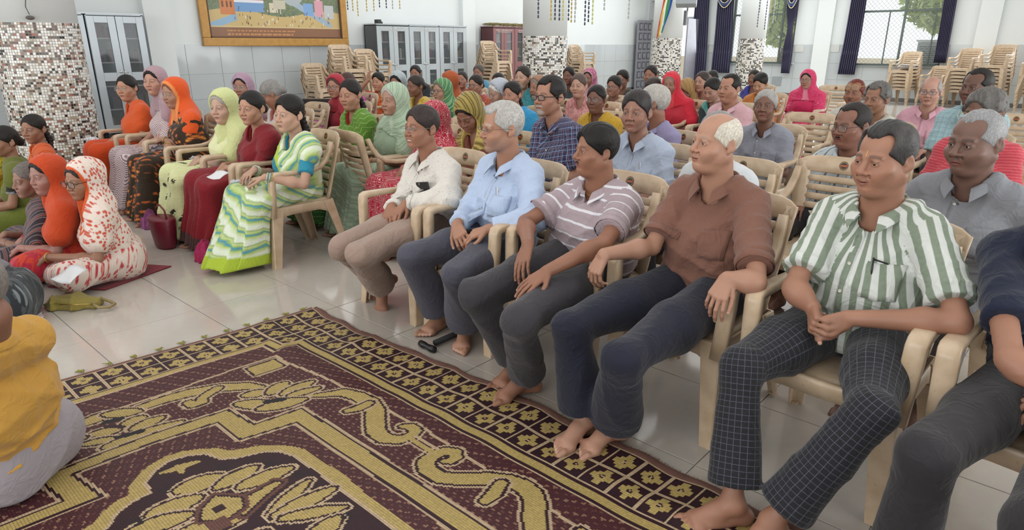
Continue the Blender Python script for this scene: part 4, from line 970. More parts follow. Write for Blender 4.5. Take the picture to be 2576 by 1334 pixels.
# ------------------------------------------------------------------ head
def skc(c): v = np.array(lin(c)) * 1.16; return v * .88 + v.mean() * .12
class Head:
    """face forward is -Y, eyes at z = 0; c centre, M rotation (local->person), s size; g: shape options"""
    def __init__(s, c, yaw, pitch, roll, size, g):
        s.c = np.asarray(c, F4); s.M = np.array((Matrix.Rotation(R(yaw), 3, 'Z') @ Matrix.Rotation(R(pitch), 3, 'X') @ Matrix.Rotation(R(roll), 3, 'Y')), F4); s.s = size; s.g = g
    def loc(s, P): return ((P - s.c) @ s.M) / s.s
    def out(s, Q): return (np.asarray(Q) * s.s) @ s.M.T + s.c
    def skull(s, Q, o=0.0): return ell(Q, (0, .015, .030), (.077 + o, .097 + o, .087 + o))
    def skin(s, Q, fine=True):
        g = s.g; X = np.abs(Q); Q2 = Q.copy(); Q2[:, 0] = np.abs(Q[:, 0]); fat = g.get('fat', 0.0); fem = g.get('fem', 0); old = g.get('old', 0)
        d = s.skull(Q)
        d = smin(d, ell(Q, (0, -.026, -.042), (.061 + .014 * fat - .002 * fem, .060, .068)), .03)
        d = smin(d, cap(Q2, (.050 + .008 * fat, .012, -.055), (.010, -.066, -.096), .020 + .006 * fat - .002 * fem, .016), .025)      # jaw line
        d = smin(d, ell(Q, (0, -.072, -.094), (.023, .020, .019)), .02)                                              # chin
        d = smin(d, ell(Q2, (.043 + .004 * fat, -.055, -.026 - .008 * old), (.024 + .006 * fat, .024, .022)), .02)        # cheeks
        if fat > .3: d = smin(d, ell(Q, (0, -.030, -.108), (.045, .045, .028)), .025)
        d = smin(d, cap(Q2, (.010, -.081, .019), (.042, -.070, .017), .0088 if not fem else .0070, .008), .016)           # brow
        d = smax(d, -ell(Q2, (.0325, -.099, .001), (.020, .018, .0125)), .012)                                         # sockets
        nz = g.get('nose', 1.0)
        d = smin(d, ell(Q2, (.026, -.064, -.046), (.026 + .006 * fat, .026, .032)), .022)
        d = smin(d, cap(Q, (0, -.083, .008), (0, -.084 - .019 * nz, -.029), .0070, .0108 * (.6 + .4 * nz)), .013)
        d = smin(d, ell(Q2, (.0120 * nz, -.093, -.034), (.0085 * nz, .012, .0080)), .008)
        if fine:
            d = smax(d, -ell(Q2, (.0065, -.096 - .004 * nz, -.0415), (.0038, .006, .0035)), .003)
            d = smin(d, culled(Q2, (.0325, -.0725, 0), .03, lambda p: ell(p, (.0325, -.0725, 0), (.0168, .0150, .0140)), .02), .006)     # lids
            op = g.get('eye', 1.0)
            if op > 0: d = smax(d, -ell(Q2, (.0325, -.089, -.0022), (.0134, .011, .0046 * op)), .002)
            d = smin(d, cap(Q2, (.020, -.084, -.001 + .014), (.045, -.077, .010), .0022, .0018), .004)
        lp = g.get('lips', 1.0); sm = g.get('smile', 0.0)
        d = smin(d, ell(Q, (0, -.078, -.064), (.026, .016, .017)), .014)
        d = smin(d, cap(Q2, (.0, -.0935, -.0610), (.023 + .003 * sm, -.080, -.0655 + .005 * sm), .0052 * lp, .0025), .004)
        d = smin(d, cap(Q2, (.0, -.0915, -.0725), (.020, -.080, -.0685 + .005 * sm), .0060 * lp, .0025), .004)
        if fine: d = smax(d, -ell(Q2 - np.outer(np.clip(Q2[:, 0] / .023, 0, 1.2) ** 2, (0, 0, .005 * sm)).astype(F4), (0, -.096, -.0668), (.024, .010, .0013 + .004 * g.get('open', 0))), .0015)
        # smile folds
        if fine: d = smax(d, -cap(Q2, (.020, -.092, -.038), (.034, -.078, -.066), .0016 + .0014 * max(old, sm), .001), .008)
        # ears
        def ear(p):
            M = rotm(12, -8, -24); e = ell(p, (.080, .020, -.003), (.0070, .019, .032), M); e = smin(e, ell(p, (.078, .012, -.032), (.006, .009, .010)), .008)
            e = smax(e, -ell(p, (.0875, .0165, .002), (.0060, .0120, .021), M), .003); e = smin(e, cap(p, (.081, .018, -.012), (.082, .022, .012), .0035, .003), .003)
            return e
        d = smin(d, culled(Q2, (.08, .02, -.006), .036, ear, .03), .005)
        return d
    def paint(s, Q, skin, rs):
        """colour of skin by place on the face (lips, brows, stubble, eye whites)"""
        g = s.g; sk = skc(skin); C = np.tile(sk, (len(Q), 1)); X = np.abs(Q[:, 0]); Y, Z = Q[:, 1], Q[:, 2]; front = Y < -.045
        C *= (1 + .05 * wob(Q.astype(F4), 45, 5)[:, None]) * (1 + .03 * wob(Q.astype(F4), 160, 8)[:, None])
        def blend(m, col): nonlocal C; m = np.clip(m, 0, 1)[:, None]; C = C * (1 - m) + np.array(col) * m
        red = sk * np.array([1.0, .72, .66])
        blend(np.exp(-((X - .042) / .02) ** 2 - ((Z + .030) / .02) ** 2) * front * .35, sk * np.array([1.04, .84, .8]))
        blend(np.exp(-(X / .014) ** 2 - ((Z + .033) / .012) ** 2) * front * .4, red)
        blend(np.exp(-((X - .0325) / .021) ** 2 - ((Z + .012) / .009) ** 2) * front * .22, sk * .6)
        blend(np.exp(-((X - .0325) / .018) ** 2 - ((Z - .006) / .009) ** 2) * front * .12, sk * .5)
        lz = Z - np.where(X > 0, .005 * g.get('smile', 0) * np.clip(X / .023, 0, 1) ** 2, 0)
        up = (np.hypot(X / .025, (lz + .0635) / .0055) < 1); lo_ = (np.hypot(X / .022, (lz + .0720) / .0068) < 1)
        blend((up | lo_) * front * .55, np.array(lin(g.get('lipcol', '#8c4a44')))); blend((abs(lz + .0668) < .0012) * (X < .023) * front * .8, sk * .25)
        if g.get('open'): blend((abs(lz + .067) < .0028) * (X < .016) * (Y < -.08), (.75, .7, .62))
        bz = .0235 - 5.0 * (X - .026) ** 2 * 1.6; bw = .0045 if g.get('fem') else .0062
        brow = np.clip(1.3 - np.abs(Z - bz) / bw, 0, 1) * (X > .012) * (X < .050) * front * (.65 + .35 * np.sin(Q[:, 0] * 1900 + Z * 900))
        blend(brow * g.get('browk', .9), np.array(lin(g.get('browcol', '#1d1815'))))
        if g.get('stubble'):
            jaw = np.clip((-.040 - Z) / .02, 0, 1) * np.clip((.02 - Y) / .03, 0, 1) * ~(up | lo_); blend(jaw * g['stubble'], lin(g.get('stubcol', '#8a8480')))
        if g.get('goatee'): blend((np.hypot(X / .030, (Z + .090) / .022) < 1) * front * .8 + ((abs(Z + .052) < .006) & (X < .028) & front) * .7, lin('#a09c98'))
        op = g.get('eye', 1.0)
        if op > 0 and g.get('eyepaint'):
            e = (np.hypot((X - .0325) / .0125, (Z + .001) / .0048) < 1) & front; blend(e * .8, (.55, .5, .46)); blend((np.hypot((X - .0325 + .0), (Z + .0005)) < .0055) & front, (.02, .014, .01))
        if op <= 0.2: blend((abs(Z + .004) < .0016) * (abs(X - .0325) < .014) * front, sk * .2)
        blend(((abs(Z - .0052 - .2 * 0) < .0013) & (abs(X - .0325) < .014) & front) * .7, sk * .18)
        if g.get('bindi'): blend((np.hypot(Q[:, 0], Z - .030) < (.0042 if not g.get('eyepaint') else .0055)) & front, lin(g['bindi']))
        if g.get('tilak'): blend((abs(Q[:, 0]) < .0015) & (Z > .022) & (Z < .041) & front, lin(g['tilak']))
        return np.clip(C, 0, 1)

def skin_mat():
    b = NB('skin'); a = b.n('Attribute', attribute_name='Col'); tc = b.n('TexCoord'); n = b.n('TexNoise', i_Scale=260.0, i_Detail=3.0); b.l(tc.outputs['Object'], n.inputs['Vector'])
    b.l(a.outputs['Color'], b.b.inputs['Base Color']); b.b.inputs['Roughness'].default_value = .48; b.b.inputs['Specular IOR Level'].default_value = .42
    b.b.inputs['Subsurface Weight'].default_value = .0
    b.bump(n.outputs[0], .12, .0015); return b.m
M_skin = skin_mat()
def hair_mat():
    b = NB('hair'); a = b.n('Attribute', attribute_name='Col'); tc = b.n('TexCoord'); mp = b.n('Mapping'); mp.inputs['Scale'].default_value = (330, 60, 90); b.l(tc.outputs['Object'], mp.inputs['Vector'])
    n = b.n('TexNoise', i_Scale=1.0, i_Detail=3.0, i_Distortion=.6); b.l(mp.outputs[0], n.inputs['Vector'])
    f = b.ramp(n.outputs[0], [(.35, (.72, .72, .72)), (.65, (1.15, 1.15, 1.15))]); b.l(b.mix(1.0, a.outputs['Color'], f, 'MULTIPLY'), b.b.inputs['Base Color'])
    b.b.inputs['Roughness'].default_value = .5; b.b.inputs['Specular IOR Level'].default_value = .3; b.bump(n.outputs[0], .6, .003); return b.m
M_hair = hair_mat()
M_eye = None

# ------------------------------------------------------------------ cloth materials driven by the cloth coordinates attribute 'cuv' (x across, y along)
def cloth(pat, c1, c2='#ffffff', c3='#888888', sc=1.0, bcol=None, rough=.8):
    key = ('cloth', pat, c1, c2, c3, sc, bcol)
    if key in MATS: return MATS[key]
    b = NB('cloth_' + pat); A, B_, C_ = lin(c1), lin(c2), lin(c3); a = b.n('Attribute', attribute_name='cuv'); sp = b.n('SeparateXYZ'); b.l(a.outputs['Vector'], sp.inputs[0]); X, Y, Z = sp.outputs
    tc = b.n('TexCoord')
    def wave(x, per, duty, soft=.04):
        f = b.math('FRACT', b.math('MULTIPLY', x, 1 / per)); t = b.math('ABSOLUTE', b.math('SUBTRACT', f, .5)); return b.ramp(t, [(max(0, duty / 2 - soft), (1, 1, 1)), (duty / 2 + soft, (0, 0, 0))])
    def noise(scale, det=3.0, vec=None, dist=0.0):
        n = b.n('TexNoise', i_Scale=scale, i_Detail=det, i_Distortion=dist); b.l(vec or a.outputs['Vector'], n.inputs['Vector']); return n.outputs[0]
    def vor(scale, rnd=1.0): n = b.n('TexVoronoi', i_Scale=scale, i_Randomness=rnd); b.l(a.outputs['Vector'], n.inputs['Vector']); return n
    col = (*A, 1)
    if pat == 'plain': col = b.mix(b.math('MULTIPLY', noise(90), .12), (*A, 1), (*[v * .7 for v in A], 1))
    elif pat == 'vstripe': col = b.mix(wave(X, .034 * sc, .5, .03), (*A, 1), (*B_, 1)); col = b.mix(b.math('MULTIPLY', noise(70, 2), .25), col, (*C_, 1))
    elif pat == 'pinstripe': col = b.mix(b.math('MULTIPLY', wave(X, .006 * sc, .3, .1), .35), (*A, 1), (*B_, 1))
    elif pat == 'widestripe': col = b.mix(wave(X, .09 * sc, .13, .02), (*A, 1), (*B_, 1)); col = b.mix(wave(b.math('ADD', X, .03), .09 * sc, .05, .01), col, (*C_, 1))
    elif pat == 'hstripe': col = b.mix(wave(Y, .055 * sc, .17, .02), (*A, 1), (*B_, 1)); col = b.mix(b.math('MULTIPLY', wave(Y, .004, .5, .1), .15), col, (*C_, 1))
    elif pat == 'hstripe2': col = b.mix(wave(Y, .016 * sc, .4, .06), (*A, 1), (*B_, 1))
    elif pat == 'check':
        col = b.mix(b.math('MULTIPLY', wave(X, .034 * sc, .16, .03), .6), (*A, 1), (*B_, 1)); col = b.mix(b.math('MULTIPLY', wave(Y, .034 * sc, .16, .03), .6), col, (*B_, 1))
        col = b.mix(b.math('MULTIPLY', wave(b.math('ADD', X, .012), .034 * sc, .10, .03), .6), col, (*C_, 1)); col = b.mix(b.math('MULTIPLY', wave(b.math('ADD', Y, .012), .034 * sc, .08, .03), .5), col, (*C_, 1))
    elif pat == 'grid': col = b.mix(b.math('MULTIPLY', b.math('MAXIMUM', wave(X, .019 * sc, .06, .03), wave(Y, .019 * sc, .06, .03)), .35), (*A, 1), (*B_, 1))
    elif pat == 'dots': d = vor(85 / sc); col = b.mix(b.ramp(d.outputs['Distance'], [(.13, (1, 1, 1)), (.2, (0, 0, 0))]), (*A, 1), (*B_, 1)); col = b.mix(b.math('MULTIPLY', noise(120), .12), col, (*C_, 1))
    elif pat == 'floral':
        n = noise(26 / sc, 4.0, None, .8); col = b.mix(b.ramp(n, [(.50, (0, 0, 0)), (.53, (1, 1, 1))]), (*A, 1), (*B_, 1))
        d = vor(30 / sc); col = b.mix(b.ramp(d.outputs['Distance'], [(.22, (1, 1, 1)), (.3, (0, 0, 0))]), col, (*C_, 1))
    elif pat == 'roses':
        d = vor(14 / sc); n = noise(60 / sc, 3.0, None, .5); r_ = b.math('ADD', d.outputs['Distance'], b.math('MULTIPLY', n, .45)); col = b.mix(b.ramp(r_, [(.56, (1, 1, 1)), (.66, (0, 0, 0))]), (*A, 1), (*B_, 1))
        r2 = b.math('ADD', d.outputs['Distance'], b.math('MULTIPLY', noise(95 / sc, 2.0), .5)); col = b.mix(b.ramp(r2, [(.42, (1, 1, 1)), (.48, (0, 0, 0))]), col, (*C_, 1))
    elif pat == 'bandhani':
        w_ = b.math('ADD', Y, b.math('MULTIPLY', b.math('SUBTRACT', b.math('PINGPONG', X, .035 * sc), .017), .9)); st = wave(w_, .042 * sc, .13, .03); dt = wave(b.math('ADD', X, Y), .008 * sc, .6, .1)
        col = b.mix(b.math('MULTIPLY', st, dt), (*A, 1), (*B_, 1)); d = vor(9 / sc); col = b.mix(b.ramp(d.outputs['Distance'], [(.12, (1, 1, 1)), (.14, (0, 0, 0))]), col, (*C_, 1))
    elif pat == 'squiggle':
        n = noise(16 / sc, 1.5, None, 1.5); f = b.math('FRACT', b.math('MULTIPLY', n, 9.0)); col = b.mix(b.ramp(b.math('ABSOLUTE', b.math('SUBTRACT', f, .5)), [(.05, (1, 1, 1)), (.10, (0, 0, 0))]), (*A, 1), (*B_, 1))
    elif pat == 'zebra':
        z_ = b.math('ADD', b.math('MULTIPLY', X, .6), b.math('ADD', Y, b.math('MULTIPLY', b.math('PINGPONG', X, .05 * sc), 1.3))); z_ = b.math('ADD', z_, b.math('MULTIPLY', noise(12), .03)); col = b.mix(wave(z_, .018 * sc, .5, .1), (*A, 1), (*B_, 1))
    elif pat == 'tiedye':
        z_ = b.math('ADD', b.math('ADD', Y, b.math('MULTIPLY', X, .55)), b.math('MULTIPLY', noise(11, 2.0), .06)); ed = b.math('MULTIPLY', noise(150, 2.0), .012); z_ = b.math('ADD', z_, ed)
        col = b.mix(wave(z_, .10 * sc, .52, .16), (*B_, 1), (*A, 1)); col = b.mix(wave(b.math('ADD', z_, .05), .10 * sc, .14, .07), col, (*C_, 1)); col = b.mix(b.math('MULTIPLY', wave(b.math('ADD', z_, .02), .10 * sc, .08, .05), .7), col, (.20, .32, .03, 1))
    elif pat == 'leheriya':
        z_ = b.math('ADD', b.math('MULTIPLY', X, .8), b.math('ADD', Y, b.math('MULTIPLY', noise(7, 2.0), .05))); col = b.mix(wave(z_, .020 * sc, .22, .06), (*A, 1), (*B_, 1)); col = b.mix(wave(b.math('ADD', z_, .01), .060 * sc, .1, .04), col, (*C_, 1))
    elif pat == 'trees':
        mpn = b.n('Mapping'); mpn.inputs['Scale'].default_value = (1.0, .55, 1); b.l(a.outputs['Vector'], mpn.inputs['Vector'])
        d = b.n('TexVoronoi', i_Scale=17.0 / sc); b.l(mpn.outputs[0], d.inputs['Vector']); r_ = b.math('ADD', d.outputs['Distance'], b.math('MULTIPLY', noise(70 / sc, 3.0, None, 1.0), .7)); col = b.mix(b.ramp(r_, [(.57, (1, 1, 1)), (.62, (0, 0, 0))]), (*A, 1), (*B_, 1))
    # border colour: third coordinate > 1
    bc = b.n('Attribute', attribute_name='bord'); col = b.mix(bc.outputs['Fac'], col, (*(lin(bcol) if bcol else C_), 1))
    b.l(col, b.b.inputs['Base Color']) if not isinstance(col, tuple) else setattr(b.b.inputs['Base Color'], 'default_value', col)
    b.b.inputs['Roughness'].default_value = rough; b.b.inputs['Specular IOR Level'].default_value = .25
    b.b.inputs['Sheen Weight'].default_value = .15
    n2 = b.n('TexNoise', i_Scale=13.0, i_Detail=2.5, i_Distortion=1.1); b.l(tc.outputs['Object'], n2.inputs['Vector'])
    rg = b.math('ABSOLUTE', b.math('SUBTRACT', n2.outputs[0], .5)); n4 = b.n('TexNoise', i_Scale=420.0, i_Detail=1.0); b.l(tc.outputs['Object'], n4.inputs['Vector'])
    hgt = b.math('ADD', b.math('MULTIPLY', b.math('POWER', b.math('SUBTRACT', 1.0, b.math('MULTIPLY', rg, 4.0)), 3.0), 1.0), b.math('MULTIPLY', n4.outputs[0], .05)); b.bump(hgt, .28 if pat != 'tro' else .1, .008)
    MATS[key] = b.m; return b.m
def set_attr(o, name, arr, typ='FLOAT_VECTOR'):
    a = o.data.attributes.new(name, typ, 'CORNER' if len(arr) == len(o.data.loops) and len(arr) != len(o.data.vertices) else 'POINT'); a.data.foreach_set('vector' if typ == 'FLOAT_VECTOR' else 'value', np.asarray(arr, F4).ravel())

# ------------------------------------------------------------------ one person
def ik(a, c, l1, l2, pole):
    a = np.asarray(a, float); c = np.asarray(c, float); d = c - a; L = np.linalg.norm(d); L2 = min(L, (l1 + l2) * .999); x = (l1 * l1 - l2 * l2 + L2 * L2) / (2 * L2); h = math.sqrt(max(l1 * l1 - x * x, 0))
    n = d / L; p = np.asarray(pole, float); p = p - n * (p @ n); p /= np.linalg.norm(p) + 1e-9; return a + n * x + p * h
FL = [(.043, .026, .021), (.047, .030, .022), (.044, .028, .021), (.035, .021, .019)]
def hand_prims(w_, d, n, side, curl, spread, sc=1.0, thumb=.7):
    """capsules of a hand: wrist w_, direction d, palm normal n (palm faces n), side: +1 if the thumb lies towards cross(d,n)"""
    d, s, n = frame(d, n); s = s * side; pr = []; fing = []
    for i in range(4):
        off = (i - 1.5) * -.0195; base = w_ + d * (.088 - .006 * abs(i - 1.2)) * sc + s * (off) * sc + n * (.002 * abs(i - 1.5)) * sc; st = w_ + d * .012 * sc + s * off * .55 * sc
        pr.append((st, base, .0150 * sc, .0108 * sc)); ang = 0; p = base; ch = []; dd0 = d * math.cos(R(spread) * (1.5 - i) * .35) + s * math.sin(R(spread) * (1.5 - i) * .35); r0 = (.0092, .0094, .0090, .0080)[i] * sc
        for j, l in enumerate(FL[i]):
            ang += R(curl[j] if hasattr(curl, '__len__') else curl) * (1 + .08 * i); q = p + (dd0 * math.cos(ang) + n * math.sin(ang)) * l * sc; ch.append((p, q, r0 * (1 - .08 * j), r0 * (1 - .08 * (j + 1)))); p = q
        fing.append(ch)
    tb = w_ + d * .022 * sc + s * .026 * sc + n * .006 * sc; td = d * math.cos(thumb) + s * math.sin(thumb) * .9 + n * .35; td /= np.linalg.norm(td); t1 = tb + td * .040 * sc; t2 = t1 + (td * .6 + d * .6 + n * .15) / 1.0 * .030 * sc; t3 = t2 + (d * .9 + n * .25 + td * .2) * .022 * sc
    fing.append([(w_ + d * .012 * sc + s * .010 * sc, tb, .014 * sc, .014 * sc), (tb, t1, .0135 * sc, .0108 * sc), (t1, t2, .0105 * sc, .0095 * sc), (t2, t3, .0095 * sc, .0078 * sc)])
    return pr, fing
def hand_sdf(P, hp, n, sc):
    pr, fing = hp; D = None
    for a, b_, r0, r1 in pr:
        e = cap(P, a, b_, r0, r1); D = e if D is None else smin(D, e, .010 * sc)
    for ch in fing:
        e = None
        for a, b_, r0, r1 in ch: q = cap(P, a, b_, r0, r1); e = q if e is None else smin(e, q, .003)
        D = smin(D, e, .0035 * sc)
    return D
def foot_prims(an, toe, up=(0, 0, 1), sc=1.0, big=1):
    """an ankle centre, toe direction; big: +1 when the big toe lies on cross(dir, up) side"""
    d, s, n = frame(toe, up); s = s * big; heel = an - d * .045 * sc - n * .052 * sc; P_ = []
    ball = an + d * .115 * sc - n * .062 * sc
    P_.append((an, heel, .038 * sc, .028 * sc)); P_.append((an + n * .0, ball + n * .012, .036 * sc, .022 * sc)); P_.append((heel, ball - s * .025 * sc, .026 * sc, .017 * sc)); P_.append((ball + s * .026 * sc, ball - s * .026 * sc, .022 * sc, .017 * sc)); P_.append((an + d * .05 - n * .03, ball + s * .018, .03 * sc, .022 * sc))
    T = []
    for i, (o, l, r) in enumerate(((.033, .048, .0135), (.013, .045, .0098), (-.004, .040, .0092), (-.020, .034, .0088), (-.034, .026, .0088))):
        b_ = ball + s * o * sc + d * (.012 - .004 * i) * sc - n * .006 * sc; m = b_ + d * l * .55 * sc + n * .004; e = b_ + d * l * sc - n * .004 * sc + s * (-.003 if i == 0 else .001 * i); T.append([(b_, m, r * sc, r * sc * .95), (m, e, r * sc, r * sc * .92)])
    return P_, T
def foot_sdf(P, fp, sc):
    D = None
    for a, b_, r0, r1 in fp[0]: e = cap(P, a, b_, r0, r1); D = e if D is None else smin(D, e, .018)
    for ch in fp[1]:
        e = np.minimum(cap(P, *ch[0]), cap(P, *ch[1])); D = smin(D, e, .004)
    return D

TRI = [0]
def person(sp):
    """sp: dict of the figure's look and pose; joints in the person's own frame (facing -Y, left hand +X), metres"""
    J = sp['J']; lod = sp.get('lod', 1); rs = np.random.RandomState(sp.get('seed', 1)); g = dict(sp.get('g', {})); fem = sp.get('fem', 0); g['fem'] = fem
    hd = {0: .0023, 1: .0034, 2: .0052}[lod]; hb = {0: .0085, 1: .014, 2: .021}[lod]; hc = {0: .0085, 1: .0125, 2: .019}[lod]; hx = {0: .0036, 1: .0052, 2: .009}[lod]
    if lod == 2: g['eyepaint'] = 1
    bw = sp.get('bw', 1.0); W = sp.get('fat', .3); hs = sp.get('hs', 1.0); hc_ = np.array(J['head'], float)
    H = Head(hc_, sp.get('yaw', 0), sp.get('pitch', 0), sp.get('roll', 0), hs, g)
    nb = np.array(J['neck'], float); pel = np.array(J['pelvis'], float); shL, shR = np.array(J['shL'], float), np.array(J['shR'], float); chest = (shL + shR) / 2 * .55 + pel * .45; chest[1] = (shL[1] + shR[1]) / 2 * .6 + pel[1] * .4 - .01
    belly = pel * .62 + (shL + shR) / 2 * .38 + np.array([0, -.02 - .035 * W, 0]); YA = (0, 1, 0); top = (shL + shR) / 2
    UP = (top - pel) / np.linalg.norm(top - pel); FWD = np.array([0, -1, 0]) - UP * (-UP[1]); FWD = FWD / np.linalg.norm(FWD); sd = (shL - shR) / np.linalg.norm(shL - shR)
    def torso(P, o=0.0):
        d = ecap(P, pel + (sd * .05), pel - sd * .05, .112 * bw + .015 * W + o, .112 * bw + .015 * W + o, .86, FWD)
        d = smin(d, ecap(P, belly + sd * .035, belly - sd * .035, .108 * bw + .030 * W + o, .108 * bw + .030 * W + o, .90, FWD), .08)
        d = smin(d, ecap(P, chest + sd * .055, chest - sd * .055, .110 * bw + .012 * W + o, .110 * bw + .012 * W + o, .86, FWD), .08)
        if fem: d = smin(d, np.minimum(ell(P, chest + sd * .065 + FWD * .085, (.055 + o * .6,) * 3), ell(P, chest - sd * .065 + FWD * .085, (.055 + o * .6,) * 3)), .05)
        d = smin(d, cap(P, shL - UP * .022 - sd * .012, shR - UP * .022 + sd * .012, .050 + o, .050 + o), .07)
        d = smin(d, cap(P, shL * .45 + shR * .55 * 0 + nb * .55, nb * .55 + shR * .45, .05 + o, .05 + o), .05)
        return d
    hpL = hand_prims(J['wrL'], J['hdL'], J['hnL'], +1, J.get('curlL', 22), J.get('spL', 16), sp.get('hands', .95), J.get('thL', .7)); hpR = hand_prims(J['wrR'], J['hdR'], J['hnR'], -1, J.get('curlR', 22), J.get('spR', 16), sp.get('hands', .95), J.get('thR', .7)); hk = sp.get('hands', .95)
    ar = .88 if fem else .93; ar *= (1 + .08 * W); feet = J.get('anL') is not None
    neckp = H.out(np.array([[0, .026, -.075]]))[0]
    fpL = foot_prims(np.array(J['anL'], float), J['toL'], J.get('upL', (0, 0, 1)), sp.get('feet', 1.0), J.get('bgL', -1)) if feet else None; fpR = foot_prims(np.array(J['anR'], float), J['toR'], J.get('upR', (0, 0, 1)), sp.get('feet', 1.0), J.get('bgR', 1)) if feet else None
    def arm(P, s_):
        sh, el, wr = (shL, J['elL'], J['wrL']) if s_ > 0 else (shR, J['elR'], J['wrR']); el = np.asarray(el, float); wr = np.asarray(wr, float); m = el * .7 + wr * .3
        s1 = sh + (el - sh) * .12 - UP * .012; d = cap(P, s1, el, .042 * ar, .034 * ar); d = smin(d, cap(P, el, m, .035 * ar, .038 * ar), .015); return smin(d, cap(P, m, wr, .038 * ar, .0255 * ar ** .5), .03)
    def bodyf(P, fine=True, only='all'):
        al = only == 'all'
        if only == 'hand':
            d = np.full(len(P), 9.0, F4)
            for s_ in (1, -1): d = smin(d, arm(P, s_), .03)
            for hp in (hpL, hpR): c = hp[0][1][1]; d = smin(d, culled(P, c, .115, lambda p, hp=hp: hand_sdf(p, hp, None, hk), .03), .010)
            return d
        if only == 'foot':
            d = np.full(len(P), 9.0, F4)
            for s_ in ('L', 'R'): d = smin(d, cap(P, J['kn' + s_], J['an' + s_], .036, .032), .02)
            for fp in (fpL, fpR): c = fp[0][1][1]; d = smin(d, culled(P, c, .17, lambda p, fp=fp: foot_sdf(p, fp, 1), .03), .012)
            return d
        d = torso(P, -.012)
        d = smin(d, cap(P, nb - UP * .04, neckp, .055 * (1 + .2 * W) * (.86 if fem else 1), .049 * (1 + .25 * W) * (.86 if fem else 1)), .030)
        if only == 'head':
            e = culled(P, hc_, .16 * hs, lambda p: H.skin(H.loc(p), fine) * hs, .04); return smin(d, e, .022)
        for s_ in (1, -1): d = smin(d, arm(P, s_), .03)
        for s_ in ('L', 'R'):
            d = smin(d, cap(P, J['hp' + s_], J['kn' + s_], .055, .036), .02); d = smin(d, cap(P, J['kn' + s_], J['an' + s_], .036, .032), .02)
        for w_, hp, s_ in ((J['wrL'], hpL, 1), (J['wrR'], hpR, -1)):
            c = hp[0][1][1]; e = culled(P, c, .115, lambda p, hp=hp: hand_sdf(p, hp, None, hk), .03); d = smin(d, e, .010)
        if feet:
            for fp in (fpL, fpR): c = fp[0][1][1]; e = culled(P, c, .17, lambda p, fp=fp: foot_sdf(p, fp, 1), .03); d = smin(d, e, .012)
        e = culled(P, hc_, .16 * hs, lambda p: H.skin(H.loc(p), fine) * hs, .04); return smin(d, e, .022)
    allp = np.array([hc_, pel, shL, shR, J['elL'], J['elR'], J['wrL'], J['wrR'], J['knL'], J['knR'], J['anL'], J['anR']], float); lo, hi = allp.min(0) - .21, allp.max(0) + .21
    if sp.get('zmin') is not None: lo[2] = sp['zmin']
    # regions: face (fine), rest of head, hands, feet, everything else
    Mi = H.M; hr = .150 * hs
    def near_head(V): Q_ = (V - hc_) @ Mi / hs; return (np.linalg.norm(Q_, axis=1) < .150) & (Q_[:, 2] > -.085)
    hw = [(hpL[0][1][1], .125 * hk), (hpR[0][1][1], .125 * hk)]; fw = [(fpL[0][1][1], .15), (fpR[0][1][1], .15)] if feet else []
    def near_x(V, lst):
        m = np.zeros(len(V), bool)
        for c, r in lst: m |= np.linalg.norm(V - c, axis=1) < r
        return m
    parts = []
    parts.append(surface(lambda P: bodyf(P, False), lo, hi, hb, keep=lambda V: ~near_head(V) & ~near_x(V, hw + (fw if sp.get('footvis', 1) else []))))
    fl = lambda Q: bodyf(H.out(Q).astype(F4), True, 'head') / hs; h2 = hd * 2.4; zc = -.085 - hb * .75
    inear = lambda V: (np.abs(V[:, 0]) > .064) & (V[:, 1] > -.028) & (V[:, 1] < .052) & (V[:, 2] > -.050) & (V[:, 2] < .042)
    v, f = surface(fl, (-.095, -.135, -.135), (.095, -.010, .125), hd, keep=lambda V: (V[:, 1] < -.030 + h2 * .6) & (V[:, 2] > zc) & (np.linalg.norm(V, axis=1) < .154)); parts.append((H.out(v), f))
    v, f = surface(fl, (-.11, -.06, -.12), (.11, .14, .135), h2, keep=lambda V: (V[:, 1] >= -.030) & (V[:, 2] > zc) & (np.linalg.norm(V, axis=1) < .156) & ~inear(V)); parts.append((H.out(v), f))
    for s_ in (1, -1):
        e_ = h2 * .5; x0, x1 = sorted((s_ * (.062 - e_ - hd), s_ * .106)); v, f = surface(fl, (x0, -.040, -.062), (x1, .064, .054), hd * 1.15, keep=lambda V: (np.abs(V[:, 0]) > .064 - e_) & (V[:, 1] > -.028 - e_) & (V[:, 1] < .052 + e_) & (V[:, 2] > -.050 - e_) & (V[:, 2] < .042 + e_)); parts.append((H.out(v), f))
    for c, r in hw: parts.append(surface(lambda P: bodyf(P, True, 'hand'), np.array(c) - r - .018, np.array(c) + r + .018, hx, keep=lambda V, c=c, r=r: (np.linalg.norm(V - c, axis=1) < r + hb * .6) & (True if c is hw[0][0] else ~(np.linalg.norm(V - hw[0][0], axis=1) < hw[0][1]))))
    if sp.get('footvis', 1):
        for c, r in fw: parts.append(surface(lambda P: bodyf(P, True, 'foot'), np.array(c) - r - .018, np.array(c) + r + .018, hx * 1.25, keep=lambda V, c=c, r=r: (np.linalg.norm(V - c, axis=1) < r + hb * .6) & (True if c is fw[0][0] else ~(np.linalg.norm(V - fw[0][0], axis=1) < fw[0][1]))))
    V, Fc = join(parts)
    sk = sp.get('skin', '#a9765a'); Q = ((V - hc_) @ Mi) / hs; hm = (np.linalg.norm(Q, axis=1) < .16) & (Q[:, 2] > -.12)
    C = np.tile(skc(sk), (len(V), 1)) * (.93 + .07 * wob(V.astype(F4), 30, 3)[:, None])
    C[hm] = H.paint(Q[hm], sk, rs)
